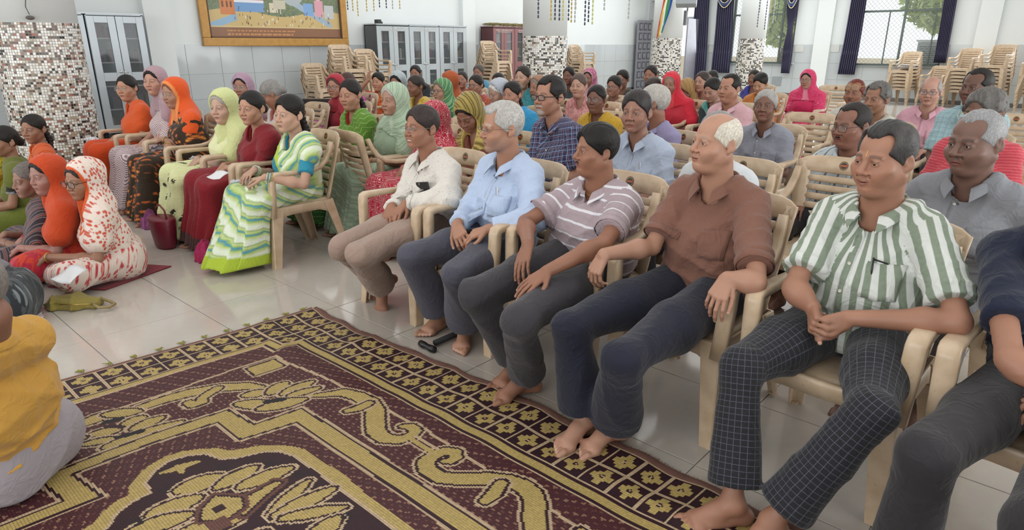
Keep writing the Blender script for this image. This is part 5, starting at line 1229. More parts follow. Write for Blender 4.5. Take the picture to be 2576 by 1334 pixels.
    # knuckles, nails
    for hp in (hpL, hpR):
        for ch in hp[1]:
            tip = ch[-1][1]; C[np.linalg.norm(V - tip, axis=1) < .0075] = skc(sk) * 1.15 + .08
            for a, b_, r0, r1 in ch[1:]: m = np.linalg.norm(V - a, axis=1) < .009; C[m] *= .86
    if feet:
        for fp in (fpL, fpR):
            for ch in fp[1]:
                tip = ch[-1][1]; m = (np.linalg.norm(V - tip, axis=1) < .0105) & (V[:, 2] > tip[2] + .003); C[m] = skc(sk) * 1.1 + .1
    body = mk('person', V, Fc, M_skin, smooth=True, vcol=np.clip(C, 0, 1)); n0 = len(Fc)
    tag(body, sp['label'], 'person', sp.get('group'))
    body.location = sp['loc']; body.rotation_euler = (0, 0, sp.get('rz', 0))
    # eyes
    if lod < 2 and g.get('eye', 1) > .2:
        for s_ in (1, -1):
            m = MB().sphere((0, 0, 0), .0124, 20, 14); va = np.array(m.v)[:, [0, 2, 1]] * np.array([1, -1, 1]); c = np.tile((.62, .58, .54), (len(va), 1)); gz = R(g.get('gaze', 0)); fd = np.array([-math.sin(gz), -math.cos(gz), -.12]); fd /= np.linalg.norm(fd)
            an = np.degrees(np.arccos(np.clip(va @ fd / .0124, -1, 1))); c[an < 27] = (.045, .022, .012); c[an < 12] = (.004, .004, .004)
            e = mk('eye', H.out(va + np.array([s_ * .0325, -.0735, 0])), np.array([q for q in m.f if len(q) == 4]), attr_mat('eye', .12), body, True, vcol=c)
    # moustache
    if g.get('moust'):
        mf = lambda Q: smax(smin(cap(np.abs(Q) * V3(1, 0, 0) + Q * V3(0, 1, 1), (.004, -.0985, -.0535), (.026, -.0855, -.0600), .0048, .0028), ell(Q, (0, -.2, 0), (.001,) * 3), 0), -999 + 0 * Q[:, 0], 0) + .0008 * np.sin(Q[:, 0] * 2600 + Q[:, 2] * 900)
        v, f = surface(mf, (-.036, -.115, -.072), (.036, -.070, -.044), max(hd * .8, .0019)); 
        if len(v): mk('moustache', H.out(v), f, M_hair, body, True, vcol=np.tile(lin(g['moust']), (len(v), 1)))
    hair(sp, H, body, hd, g, J)
    dress(sp, H, body, J, locals())
    TRI[0] += sum(len(c.data.polygons) for c in [body, *body.children_recursive] if c.type == 'MESH') * 2
    return body

def hair(sp, H, body, hd, g, J):
    kind = sp.get('hair', 'short'); col = sp.get('haircol', '#1b1715'); s_ = H.s
    if kind == 'none': return
    th = {'short': .0085, 'thick': .014, 'bald': .006, 'thin': .006, 'woman': .007, 'curly': .016}.get(kind, .008); amp = .0014 if kind != 'curly' else .004
    vol = sp.get('vol', 0.0); rec = sp.get('rec', 0.0)
    def f(Q):
        X, Y, Z = np.abs(Q[:, 0]), Q[:, 1], Q[:, 2]; Qa = np.stack([X, Y, Z], 1)
        d = H.skull(Q, th) - vol * np.clip((Z - .03) / .06, 0, 1)
        if kind == 'woman':
            d = d + .0012 * np.sin(np.arctan2(Z - .02, Y) * 70 + X * 40) + .0035 * np.exp(-(Q[:, 0] / .003) ** 2) * (Y < .02) * (Z > .05)
            r1 = ell(Qa, (0, -.125, -.014), (.084, .082, .112)) + .0018 * np.sin(X * 260); r2 = np.maximum(Z - (.034 - (Y + .06) * .75), Y - .006); r3 = np.maximum(Z + .012, Y - .030)
            d = smax(d, -r1, .006); d = smax(d, -r2, .006); d = smax(d, -r3, .006); d = smax(d, -(Z + .050), .012)
            bun = sp.get('bun', 1)
            if bun == 1: d = smin(d, ell(Q, (0, .112, -.020), (.040, .034, .038)) + .0015 * np.sin(Q[:, 0] * 300 + Z * 200), .02)
            elif bun == 2:
                d = smin(d, cap(Q, (0, .10, -.02), (.03, .105, -.12), .028, .024) + .003 * np.sin(Z * 220), .02); d = smin(d, cap(Q, (.03, .105, -.12), (.06, .06, -.20), .024, .016) + .003 * np.sin(Z * 220), .02)
        else:
            d = d + amp * np.sin(Q[:, 0] * 230 + 60 * Z + 3 * wob(Q, 40, 3)) + (.003 * wob(Q, 150, 4) if kind == 'curly' else 0)
            r1 = ell(Qa, (0, -.122, -.012), (.078, .076, .108 + .036 * rec)) + .0015 * np.sin(X * 330 + Z * 90); r2 = np.maximum(Z - (.030 - (Y + .055) * .85), Y + .004); r3 = np.maximum(Z + .016, Y - .036)
            if rec > .15: r1 = smin(r1, ell(Qa, (.046, -.060, .066), (.018 * rec + .004, .040, .034)), .035)
            d = smax(d, -r1, .014); d = smax(d, -r2, .008); d = smax(d, -r3, .006); d = smax(d, -(Z + .056), .016)
            d = smax(d, -ell(Qa, (.088, .018, -.012), (.017, .018, .030)), .003)
            if kind == 'bald': d = smax(d, -ell(Q, (0, -.012 - .03 * (1 - rec), .118), (.062, .110, .070)), .012)
        return d
    lo, hi = (-.11, -.11, -.09), (.11, .16, .15)
    if sp.get('bun') == 2: lo = (-.12, -.11, -.26)
    h = hd * 1.6; v, fc = surface(f, lo, hi, h)
    if not len(v): return
    base = np.array(lin(col)); c2 = np.array(lin(sp.get('haircol2', col))); m = (.5 + .5 * wob(v.astype(F4), 60, 4))[:, None]; tp = np.clip((.02 - v[:, 2]) / .05, 0, 1)[:, None] if sp.get('greyside') else 0
    C = base * (1 - m * .35) + c2 * m * .35
    if sp.get('greyside'): C = C * (1 - tp) + np.array(lin(sp['greyside'])) * tp
    if sp.get('sindoor'): k = (abs(v[:, 0]) < .004) & (v[:, 1] < .0) & (v[:, 2] > .06); C[k] = lin('#a52820')
    mk('hair', H.out(v), fc, M_hair, body, True, vcol=C)

def glasses(H, body, rim='#2a2522', thick=.0016, w_=.026, h_=.019, full=True, z=-.002, y=-.108):
    m = MB(); 
    for s_ in (1, -1):
        pts = []
        for k in range(21):
            a = 2 * math.pi * k / 20; p = 3.2; x = s_ * (.0335 + w_ * np.sign(math.cos(a)) * abs(math.cos(a)) ** (2 / p)); zz = z + h_ * np.sign(math.sin(a)) * abs(math.sin(a)) ** (2 / p); pts.append((x, y + .004 + .30 * (abs(x) - .01) ** 2 * 12 * .4, zz))
        pts = [pts[i] for i in range(20)] + [pts[0]]
        sel = pts if full else [q for q in pts if q[2] > z - .004]
        m.tube(H.out(np.array(sel)), thick * H.s, 6)
        ln = MB(); n = len(pts) - 1; ln.add(H.out(np.array(pts[:n])), [tuple(range(n))])
        m.tube(H.out(np.array([(s_ * (.0335 + w_), y + .008, z + .006), (s_ * .079, -.06, z + .006), (s_ * .0835, .0, z + .004), (s_ * .086, .030, z - .004), (s_ * .083, .040, z - .016)])), thick * H.s, 6)
        if s_ == 1: o = m
        L_ = ln.build('lens', M_lens, None) if False else None
        m_l = ln; lens_parts.append((m_l))
    m.tube(H.out(np.array([(-.0335 + w_ * .92, y + .003, z + .004), (0, y - .004, z + .008), (.0335 - w_ * .92, y + .003, z + .004)])), thick * H.s, 6)
    fr = m.build('glasses', mat('spectacle_rim_' + rim.strip('#'), rim, .3, .2), body, True)
    for l in lens_parts: l.build('lens', M_lens, fr)
    lens_parts.clear()
lens_parts = []
def lensm():
    b = NB('spectacle_lens'); b.b.inputs['Alpha'].default_value = .10; b.b.inputs['Roughness'].default_value = .02; b.b.inputs['Base Color'].default_value = (.8, .85, .85, 1); b.b.inputs['Specular IOR Level'].default_value = .8; return b.m
M_lens = lensm()

def dress(sp, H, body, J, L):
    """garments as children of the person"""
    lod, hc, torso, hb, bw, W = L['lod'], L['hc'], L['torso'], L['hb'], L['bw'], L['W']; nb, pel, shL, shR, UP, FWD, sd, top, belly, chest = (L[k] for k in ('nb', 'pel', 'shL', 'shR', 'UP', 'FWD', 'sd', 'top', 'belly', 'chest')); lo, hi = L['lo'].copy(), L['hi'].copy()
    fem = sp.get('fem', 0); seed = sp.get('seed', 1); g = sp.get('g', {}); ar = L['ar']; neckp = L['neckp']
    if sp.get('glasses'): glasses(H, body, **(sp['glasses'] if isinstance(sp['glasses'], dict) else {}))
    kn = {s: np.asarray(J['kn' + s], float) for s in 'LR'}; an = {s: np.asarray(J['an' + s], float) for s in 'LR'}; hp = {s: np.asarray(J['hp' + s], float) for s in 'LR'}; el = {s: np.asarray(J['el' + s], float) for s in 'LR'}; wr = {s: np.asarray(J['wr' + s], float) for s in 'LR'}; sh = {'L': shL, 'R': shR}
    def uv_torso(V):
        q = V - pel; a = np.arctan2(q @ sd, q @ FWD); r = .15 * bw + .03 * W; return np.stack([a * r + .5 + (V @ sd) * 0, q @ UP, np.zeros(len(V))], 1)
    def uv_limb(V, a, b, off):
        d, s, n = frame(b - a, (0, -.5, 1)); q = V - a; return np.stack([np.arctan2(q @ s, np.abs(q @ n) * .7 + .040) * .085 + off, q @ d + off, np.zeros(len(V))], 1)
    def assign(V, Fc, segs, tor=True):
        """cloth coordinates per face corner: every face belongs wholly to the body piece or to one sleeve piece"""
        Vf = V.astype(F4); best = torso(Vf, .01) if tor else np.full(len(V), 9.0); lab = np.zeros(len(V), int); UV = [uv_torso(V)]
        for i, (a, b, r0, r1) in enumerate(segs):
            d = cap(Vf, a, b, r0, r1)
            if tor and (i == 0 or np.linalg.norm(a - sh['R']) < 1e-6):
                sg = 1.0 if np.linalg.norm(a - sh['L']) < 1e-6 else -1.0; nn = sd * sg * .75 + (b - a) / np.linalg.norm(b - a) * .65; m = (((V - a) @ nn) > -.020) & (d < .035)
            elif tor: m = (d < .03) & (((V - a) @ (b - a)) > 0)
            else: m = d < best; best = np.where(m, d, best)
            lab[m] = i + 1; UV.append(uv_limb(V, a, b, 1.7 * (i + 1)))
        UV = np.stack(UV); fl_ = lab[Fc]; fl_ = np.sort(fl_, axis=1)[:, 1]; return UV[np.repeat(fl_, 4), Fc.ravel()]
    def finish(name, V, Fc, m, uv, bord=None, lab=None, parent=None):
        o = mk(name, V, Fc, m, parent or body, True); set_attr(o, 'cuv', uv); set_attr(o, 'bord', np.zeros(len(V)) if bord is None else bord, 'FLOAT')
        if lab: o['label'] = lab
        return o
    # ------- upper garment
    up = sp['top']; sl = up.get('sleeve', .5); o = up.get('o', .014); hem = up.get('hem', .02); tuck = up.get('tuck', 0)
    A_ = up.get('fold', 1.0) * (.015 if not fem else .006)
    cut = {}
    for s in 'LR':
        if sl <= 1: cut[s] = (sh[s] + (el[s] - sh[s]) * sl, (el[s] - sh[s]) / np.linalg.norm(el[s] - sh[s]))
        else: t = sl - 1; cut[s] = (el[s] + (wr[s] - el[s]) * t, (wr[s] - el[s]) / np.linalg.norm(wr[s] - el[s]))
    loose = up.get('loose', .016 if not fem else .004)
    def topf(P):
        t = torso(P, o); fold = A_ * (creases(P, (.35, -.2, 1), 36, seed + 1) * np.clip((P[:, 2] - pel[2]) * -4 + 1.3, .15, 1.2) + .6 * creases(P, (-.8, .1, .9), 24, seed + 2) + .35 * creases(P, (1, .1, -.4), 38, seed + 7)) + .004 * wob(P, 17, seed + 4); t = t + .35 * A_ - fold
        # lower hem of shirt: drape over the lap, cut below
        if hem > -.05:
            m = (hp['L'] + hp['R']) / 2; lap = ecap(P, pel - UP * .01 + sd * .08 + FWD * .05, pel - UP * .01 - sd * .08 + FWD * .05, .108 * bw + .02 * W, .108 * bw + .02 * W, .9, FWD) - .006 * wob(P, 30, seed + 5); t = smin(t, lap, .05)
        t = smax(t, -((P - pel.astype(F4)) @ UP.astype(F4) + hem), .006)
        D = t
        for s in 'LR':
            c, n = cut[s]; a = sh[s] + (top - sh[s]) * .16 - UP * .010; e = cap(P, a, el[s], .056 * ar + loose * .5, .048 * ar + loose)
            if sl > 1:
                w2 = wr[s]; e2 = cap(P, el[s], w2, .050 * ar + loose * .8, .034 * ar + loose * .7); e = smin(e, e2, .03)
            ax = (el[s] - sh[s]) / np.linalg.norm(el[s] - sh[s]); nearel = np.exp(-(np.linalg.norm(P - el[s].astype(F4), axis=1) / .11) ** 2)
            e = e - A_ * (1.1 * creases(P, ax + np.array([.2, .1, .2]), 42, seed + 3) * (.35 + nearel) + .4 * creases(P, (.7, .6, .3), 30, seed + 6))
            pl = (P - c.astype(F4)) @ n.astype(F4); e = smax(e, pl, .004)
            D = smin(D, e, .022)
        # neck opening
        nd = up.get('neck', 'collar'); ncut = cap(P, nb - UP * .05 + FWD * .012, neckp + UP * .1, .056 + .008 * W, .072)
        if nd == 'deep': ncut = smin(ncut, ell(P, nb - UP * .035 + FWD * .10, (.062, .07, .072)), .02)
        if nd == 'collar': ncut = smin(ncut, ell(P, nb - UP * .010 + FWD * .085, (.022, .06, .06)), .015)
        D = smax(D, -ncut, .006); return D
    lo2, hi2 = lo.copy(), hi.copy(); hi2[2] = nb[2] + .09; lo2[2] = max(lo2[2], pel[2] - .2)
    tcol = cloth(*up['mat']) if isinstance(up['mat'], (tuple, list)) else up['mat']
    V, Fc = surface(topf, lo2, hi2, hc)
    segs = []
    for s in 'LR':
        segs.append((sh[s], el[s], .062 * ar, .052 * ar))
        if sl > 1: segs.append((el[s], wr[s], .05 * ar, .036 * ar))
    uv = assign(V, Fc, segs); bd = np.zeros(len(V))
    if up.get('bord'):
        for s in 'LR': c, n = cut[s]; q = (V - c) @ n; bd[(q > -up['bord']) & (q < .02) & (np.linalg.norm(V - c, axis=1) < .12)] = 1
    shirt = finish(up.get('name', 'shirt'), V, Fc, tcol, uv, bd)
    Pf = topf
    def on_front(x, h, out=.0015, lim=.30):
        """point of the garment's front at lateral x and height h above the pelvis (by stepping in from the front)"""
        b0 = pel + UP * h + sd * x; ts = np.linspace(lim, .02, 90); P = (b0[None] + FWD[None] * ts[:, None]).astype(F4); d = Pf(P); k = np.argmax(d < 0) if (d < 0).any() else 60; return b0 + FWD * (ts[k] + out)
    if up.get('neck', 'collar') == 'collar' and lod < 2 or up.get('neck') == 'collar2':
        # stand and fall of the collar as one folded strip round the neck
        cb = MB(); n = 28; rings = []; cw = up.get('cw', .040); cc = nb + UP * .014 + FWD * .004
        for i in range(n + 1):
            t = i / n; a = R(-158 + 316 * t); front = abs(math.cos(a / 2)) ; x, y = math.sin(a), -math.cos(a)   # a=0 at the back
            r = .060 + .008 * W; back = math.cos(a) * .5 + .5; e = abs(2 * t - 1)
            base = cc + sd * (x * r * 1.05) + FWD * (-math.cos(a) * r * 1.02 + .014 * e ** 3) + UP * (.028 * (1 - e ** 2 * .95) - .030 * e ** 3)
            outw = (sd * x + FWD * (-math.cos(a))); 
            spread = 1.0 + 1.2 * max(0, e - .72) / .28
            tip = base + outw * (.026 + .012 * e ** 4) - UP * cw * (.85 + .35 * e ** 4) * 1.0 + FWD * .012 * e ** 4 + (outw * .006 + FWD * .004) * (spread - 1)
            mid = base + outw * .012 + UP * .004; inn = base - UP * .035 + outw * (-.002)
            th = outw * .0028
            rings.append([inn, base, mid, tip, tip - UP * .003 + th * -1, mid - th * 1.2 - UP * .006, base - UP * .01 + th * .3, inn + th * .2])
        cb.loft(rings, True, True)
        co = finish('collar', np.array(cb.v), np.array([f for f in cb.f if len(f) == 4]), tcol, np.array([[p @ sd + 3, p @ UP + (p @ FWD) * .6, 0] for p in np.array(cb.v)]) if len(up['mat']) and up['mat'][0] not in ('vstripe',) else np.array([[np.dot(p, FWD) * .8 + .1 + 3, p @ UP, 0] for p in np.array(cb.v)]), None, None, shirt)
        sb = co.modifiers.new('s', 'SUBSURF'); sb.levels = 1; sb.render_levels = 1 if lod else 2
    if up.get('placket') and lod < 2:
        zt = (nb - pel) @ UP - .065; m = MB(); n = 14; rg = []
        zend = up['placket'] if up['placket'] is not True else hem * -1 + .02
        for i in range(n + 1):
            h = zt + (zend - zt) * i / n; p = on_front(.0, h, .001); q = on_front(-.028, h, .001); rg.append([p, p + FWD * .0022, q + FWD * .0022, q])
        m.loft(rg, False, False); finish('placket', np.array(m.v), np.array(m.f), tcol, np.array([[np.dot(p - pel, sd) + .5, np.dot(p - pel, UP), 0] for p in m.v]), None, None, shirt)
        bc = up.get('button', '#d8d4c8'); k = 0; h = zt - .02
        while h > zend + .02 and k < 6:
            p = on_front(-.014, h, .004); d, s_, n_ = frame(FWD, UP); mb = MB(); rg = []
            for dy, r in ((0, .0058), (.0022, .0058), (.0026, .0045), (.0016, .0035)): rg.append([p + d * dy + (s_ * math.cos(a) + n_ * math.sin(a)) * r for a in np.linspace(0, 2 * math.pi, 14, endpoint=False)])
            mb.loft(rg); mb.build('button', mat('shirt_button_' + bc.strip('#'), bc, .3), shirt, True); h -= .088; k += 1
    if up.get('pocket') and lod < 2:
        pw, ph = .105, .115; x0 = up.get('pocx', .035); z1 = (nb - pel) @ UP - .155; m = MB(); n = 6; G = []
        for i in range(n + 1):
            for j in range(n + 1):
                p = on_front(x0 + pw * i / n, z1 - ph * j / n * (1 if abs(i - n / 2) < 1 else .96), .0035); G.append(p)
        m.add(G, [(i * (n + 1) + j, (i + 1) * (n + 1) + j, (i + 1) * (n + 1) + j + 1, i * (n + 1) + j + 1) for i in range(n) for j in range(n)])
        po = finish('pocket', np.array(m.v), np.array(m.f), tcol, uv_torso(np.array(m.v)) + np.array([.012, 0, 0]), None, None, shirt); po.modifiers.new('t', 'SOLIDIFY').thickness = .003
        m2 = MB(); m2.tube([on_front(x0 + pw * i / 8, z1 - .013, .0042) for i in range(9)], .0008, 4); m2.build('stitching', mat('stitch_' + up['mat'][1].strip('#'), up['mat'][1], .9), shirt)
        J['_pocket'] = (on_front(x0 + pw * .3, z1, .006), on_front(x0 + pw * .6, z1, .006), z1, x0)
    if up.get('cuff') and lod < 2 and sl <= 1:
        for s in 'LR':
            c, n = cut[s]; d, s1, n1 = frame(n, (0, 0, 1)); r0 = .050 * ar + .012 * (1 - sl) + loose; mb = MB(); rg = []
            for t, dr in ((-.030, .003), (-.029, .0055), (-.001, .0055), (.0, .002)): 
                P0 = []
                for a in np.linspace(0, 2 * math.pi, 28, endpoint=False):
                    dirn = s1 * math.cos(a) + n1 * math.sin(a); ts = np.linspace(.02, .11, 60); pts = (c + d * (t - .004) + dirn * ts[:, None]).astype(F4); dd = topf(pts); ins = np.where(dd < 0)[0]; rr = ts[ins[-1]] if len(ins) else r0; P0.append(c + d * t + dirn * (min(rr, .1) + dr))
                rg.append(P0)
            mb.loft(rg, True, False); finish('cuff', np.array(mb.v), np.array(mb.f), tcol, np.array([[0, .02, 0]] * len(mb.v)) if up['mat'][0] != 'vstripe' else uv_limb(np.array(mb.v), sh[s], el[s], 1.7), np.full(len(mb.v), up.get('cuffb', 0.0)), None, shirt)
    L['on_front'] = on_front; L['topf'] = topf; sp['_on_front'] = on_front; sp['_pose'] = dict(H=H, nb=nb, UP=UP, FWD=FWD, sd=sd, pel=pel, wr=wr, el=el, sh=sh)
    # ------- saree / shawl over the shoulder
    if sp.get('pallu'):
        pa = sp['pallu']; o2 = pa.get('o', .026); lft = pa.get('side', 1)
        nrm = (sd * (.80 * lft) + UP * (.60)); nrm /= np.linalg.norm(nrm); c0 = chest + UP * .02 - sd * .045 * lft
        def pf(P):
            t = torso(P, o2) - .005 * creases(P, np.array([.55 * lft, 0, -.8]), 42, seed + 9, 1.0) - .003 * wob(P, 22, seed + 2)
            s = 'L' if lft > 0 else 'R'; cv = pa.get('cover', .45); e = cap(P, sh[s] - UP * .005, sh[s] + (el[s] - sh[s]) * cv, .076 * ar, .078 * ar) - .005 * creases(P, el[s] - sh[s] + np.array([.1, .2, 0]), 45, seed + 3); t = smin(t, e, .03)
            if pa.get('both'):
                s2 = 'R' if s == 'L' else 'L'; e = cap(P, sh[s2] - UP * .005, sh[s2] + (el[s2] - sh[s2]) * cv, .076 * ar, .078 * ar) - .004 * creases(P, (.3, .2, 1), 45, seed + 3); t = smin(t, e, .03)
            else:
                k = -((P - c0.astype(F4)) @ nrm.astype(F4)); t = smax(t, k - .0 - .02 * wob(P, 10, seed + 8), .006)
            t = smax(t, -((P - pel.astype(F4)) @ UP.astype(F4) + .03), .01)
            nc = cap(P, nb - UP * .05 + FWD * .03, neckp + UP * .1, .068, .085); nc = smin(nc, ell(P, nb - UP * .03 + FWD * .10, (.05, .07, pa.get('vee', .05))), .02); return smax(t, -nc, .006)
        V, Fc = surface(pf, lo2, hi2, hc)
        if len(V):
            q = V - c0; along = q @ np.cross(nrm, FWD); uvp = np.stack([q @ nrm + .3, along + .4, q * 0 @ nrm], 1); ed = np.clip((pa.get('ew', .022) - np.abs(q @ nrm - .0)) / .004, 0, 1) * (0 if pa.get('both') or not pa.get('edge', 1) else 1)
            finish(pa.get('name', 'saree_end'), V, Fc, cloth(*pa['mat']), uvp, ed)
    # ------- veil / scarf over the head
    if sp.get('veil'):
        ve = sp['veil']; back = ve.get('back', .0); low = nb - UP * ve.get('len', .10); oh = ve.get('oh', .016)
        cB = H.out(np.array([[0, .035, -.04]]))[0]; inv = H
        def vf(P):
            Q = H.loc(P).astype(F4); d = ell(Q, (0, .022 + back, .032), (.080 + oh, .103 + oh, .088 + oh)) * H.s
            d = smin(d, cap(P, cB, nb + np.array([0, .02, -.01]), .088, .105), .05)
            d = smin(d, ecap(P, nb + sd * .06 + np.array([0, .015, -.03]), nb - sd * .06 + np.array([0, .015, -.03]), .10, .10, .85, FWD), .05)
            if ve.get('drape'): 
                for s in 'LR': d = smin(d, cap(P, sh[s] - UP * .0, sh[s] + (el[s] - sh[s]) * ve['drape'], .074, .082), .05)
                t = torso(P, .024); t = smax(t, -((P - low.astype(F4)) @ UP.astype(F4)), .01); d = smin(d, t, .03)
            d = d - .0045 * creases(P, np.array([.25, .8, .45]), 38, seed + 11, 1.3) - .003 * wob(P, 26, seed)
            d = smax(d, -((P - low.astype(F4)) @ UP.astype(F4)) - .02 * wob(P, 14, seed + 1) - .0, .008) if not ve.get('drape') else d
            op = ell(Q, (0, -.130 + ve.get('open', 0.0), -.016), (.090, .098 + ve.get('deep', 0), .116)) * H.s; op = smin(op, cap(Q, (0, -.11, -.06), (0, -.12, -.24), .070, .066 + ve.get('vw', 0)) * H.s, .03); L['_op'] = op
            return smax(d, -op, .006)
        l3 = np.minimum(lo2, (low - .25)); l3[2] = low[2] - .16; h3 = hi2.copy(); h3[2] = H.c[2] + .17; h3 = np.maximum(h3, H.c + .17); l3[:2] = np.minimum(l3[:2], H.c[:2] - .17)
        V, Fc = surface(vf, l3, h3, hc * .8 if lod else .006)
        Q = H.loc(V.astype(F4)); vf(V.astype(F4)); op = L['_op']; a = np.arctan2(Q[:, 0], Q[:, 2] + .02); hh = np.where(Q[:, 2] > 0, 0, Q[:, 2]); uvv = np.stack([Q[:, 1] * 1.0 + np.abs(op) * .3 + .4, np.where(Q[:, 2] > 0, a * .09, np.sign(Q[:, 0]) * (.14 - hh * 1.0)) + .6, 0 * a], 1)
        bw_ = ve.get('bw', .016); bord = np.clip((bw_ - np.abs(op)) / .004, 0, 1) * (bw_ > 0)
        finish('veil', V, Fc, cloth(*ve['mat']), uvv, bord)
    # ------- lower garment
    lw = sp.get('low')
    if lw:
        m2 = cloth(*lw['mat']); typ = lw.get('type', 'trousers')
        if typ == 'trousers':
            r0 = .088 * bw + .008 * W; fl = lw.get('flare', .072); ends = {}
            for s in 'LR': d = an[s] - kn[s]; ends[s] = (kn[s] + d * lw.get('len', .90), d / np.linalg.norm(d))
            def tf(P):
                D = ecap(P, pel + sd * .05 - UP * .02, pel - sd * .05 - UP * .02, .118 * bw + .02 * W, .118 * bw + .02 * W, .92, FWD)
                for s in 'LR':
                    mid = hp[s] * .45 + kn[s] * .55; e = cap(P, hp[s], mid, r0 + .012, r0 - .002); e = smin(e, cap(P, mid, kn[s] + UP * 0 + np.array([0, 0, .0]), r0 - .002, .068), .04)
                    c, n = ends[s]; sh_ = ecap(P, kn[s], c + n * .06, .066, fl * 1.12, .94, np.cross(n, (1, 0, 0)) + 1e-5); 
                    back = np.cross(n, np.array([1.0, 0, 0])); nk = np.exp(-(np.linalg.norm(P - kn[s].astype(F4), axis=1) / .12) ** 2)
                    e = smin(e, sh_, .03) + .003 - .0075 * creases(P, n + np.array([.15, 0, .1]), 30, seed + 21) * (.10 + .75 * nk) - .006 * creases(P, (.8, .25, .2), 20, seed + 22) - .0035 * wob(P, 16, seed + 23)
                    e = smax(e, (P - c.astype(F4)) @ n.astype(F4), .003); D = smin(D, e, .018)
                fr = creases(P, (.6, .3, .5), 26, seed + 24) * .006; D = D - fr * np.exp(-(np.linalg.norm(P - pel.astype(F4), axis=1) / .22) ** 2)
                return smax(D, (P - pel.astype(F4)) @ UP.astype(F4) - lw.get('rise', .09), .006)
            l4, h4 = lo.copy(), hi.copy(); h4[2] = pel[2] + .25
            V, Fc = surface(tf, l4, h4, hc); uvt = assign(V, Fc, [(a, b, .08, .07) for a, b in ((hp['L'], kn['L']), (hp['R'], kn['R']), (kn['L'], an['L']), (kn['R'], an['R']))], False)
            finish('trousers', V, Fc, m2, uvt)
        elif typ == 'skirt':
            hz = lw.get('hem', .05); fr = lw.get('spread', 1.0); km = (kn['L'] + kn['R']) / 2; am = (an['L'] + an['R']) / 2; wid = np.linalg.norm(kn['L'] - kn['R']) / 2
            def sf(P):
                D = ecap(P, pel + sd * .06 - UP * .03, pel - sd * .06 - UP * .03, .135 * bw + .02 * W, .135 * bw + .02 * W, .95, FWD)
                for s in 'LR':
                    D = smin(D, cap(P, hp[s], kn[s], .108 + .015 * W, .085), .05)
                    b = an[s] * np.array([1, 1, 0]) + np.array([.03 if s == 'L' else -.03, -.045, .0]); D = smin(D, cap(P, kn[s], b, .078, .120 * fr), .07)
                D = smin(D, cap(P, km + np.array([0, .04, -.02]), am * np.array([1, 1, 0]) + np.array([0, -.03, 0]), .07, .135 * fr), .08)
                x = (P - km.astype(F4)) @ sd.astype(F4); dn = np.clip((km[2] + .05 - P[:, 2]) / .4, 0, 1); pl = np.sin(x * 95 + 2.2 * np.sin(x * 23 + seed) + 3 * wob(P * V3(1, 1, .25), 6, seed)) * .017 * dn
                D = D + pl * .8 - .007 * creases(P, (.55, -.5, .5), 24, seed + 31) * (1 - dn) - .004 * wob(P, 14, seed + 33)
                D = smax(D, hz - P[:, 2] + .012 * np.sin(x * 40), .006); return smax(D, (P - pel.astype(F4)) @ UP.astype(F4) - .10, .01)
            l4, h4 = lo.copy() - .03, hi.copy() + .03; h4[2] = pel[2] + .25; l4[2] = 0
            if sp.get('zmin') is not None: l4[2] = sp['zmin']
            V, Fc = surface(sf, l4, h4, hc); q = V - km; uvs = np.stack([q @ sd + (q @ FWD) * .35 + .5, V[:, 2] + np.clip(-(q @ FWD), 0, 1) * .9 + .2, 0 * V[:, 0]], 1)
            bb = lw.get('bord', 0); bord = np.clip((hz + bb - V[:, 2]) / .004, 0, 1) * (q @ FWD > -.25) if bb else None
            finish(lw.get('name', 'saree_skirt'), V, Fc, m2, uvs, bord)
        elif typ == 'floor':          # cross-legged on the floor: folded knees under spread cloth
            def ff(P):
                D = ecap(P, pel + sd * .07, pel - sd * .07, .15 * bw, .15 * bw, .95, FWD)
                for s in 'LR':
                    D = smin(D, cap(P, hp[s], kn[s], .115, .085), .05); D = smin(D, cap(P, kn[s], an[s], .080, .060), .05)
                D = D - .011 * creases(P, (.7, .6, .3), 19, seed + 31) - .006 * wob(P, 13, seed + 33); D = smax(D, .004 - P[:, 2], .006)
                return smax(D, P[:, 2] - (pel[2] + .13), .01)
            l4, h4 = lo.copy() - .05, hi.copy() + .05; h4[2] = pel[2] + .3; l4[2] = -.01
            V, Fc = surface(ff, l4, h4, hc); q = V - pel; uvs = np.stack([q @ sd + V[:, 2] * .4 + .5, q @ FWD + V[:, 2] * .5 + .5, 0 * V[:, 0]], 1); finish(lw.get('name', 'saree_skirt'), V, Fc, m2, uvs)
    # ------- bangles
    for s, cols in (sp.get('bangles') or {}).items():
        d = (wr[s] - el[s]) / np.linalg.norm(wr[s] - el[s]); _, a, b = frame(d, (0, 0, 1))
        for i, c in enumerate(cols):
            p = wr[s] - d * (.008 + .0085 * i); m = MB(); r = .0265 * ar + .007 + .0005 * i; pts = [p + (a * math.cos(t) + b * math.sin(t)) * r for t in np.linspace(0, 2 * math.pi, 21)]
            m.tube(pts, .0028, 6); m.build('bangle', mat('bangle_' + c.strip('#'), c, .2, .3), body, True)
    if sp.get('necklace'):
        pts = []
        for t in np.linspace(-1, 1, 25):
            x = t * .062; h = (nb - pel) @ UP + .012 - sp.get('nkd', .085) * (1 - abs(t) ** 2.2); b0 = nb * 0; b0 = pel + UP * h + sd * x; ts = np.linspace(.30, -.02, 90); P = (b0[None] + FWD[None] * ts[:, None]).astype(F4); d = np.minimum(L['bodyf'](P, False), 9); k = np.argmax(d < .002) if (d < .002).any() else 80; pts.append(b0 + FWD * ts[k])
        MB().tube(pts, .0016, 5).build('necklace', mat('gold_chain', '#c79a44', .25, .8), body, True)
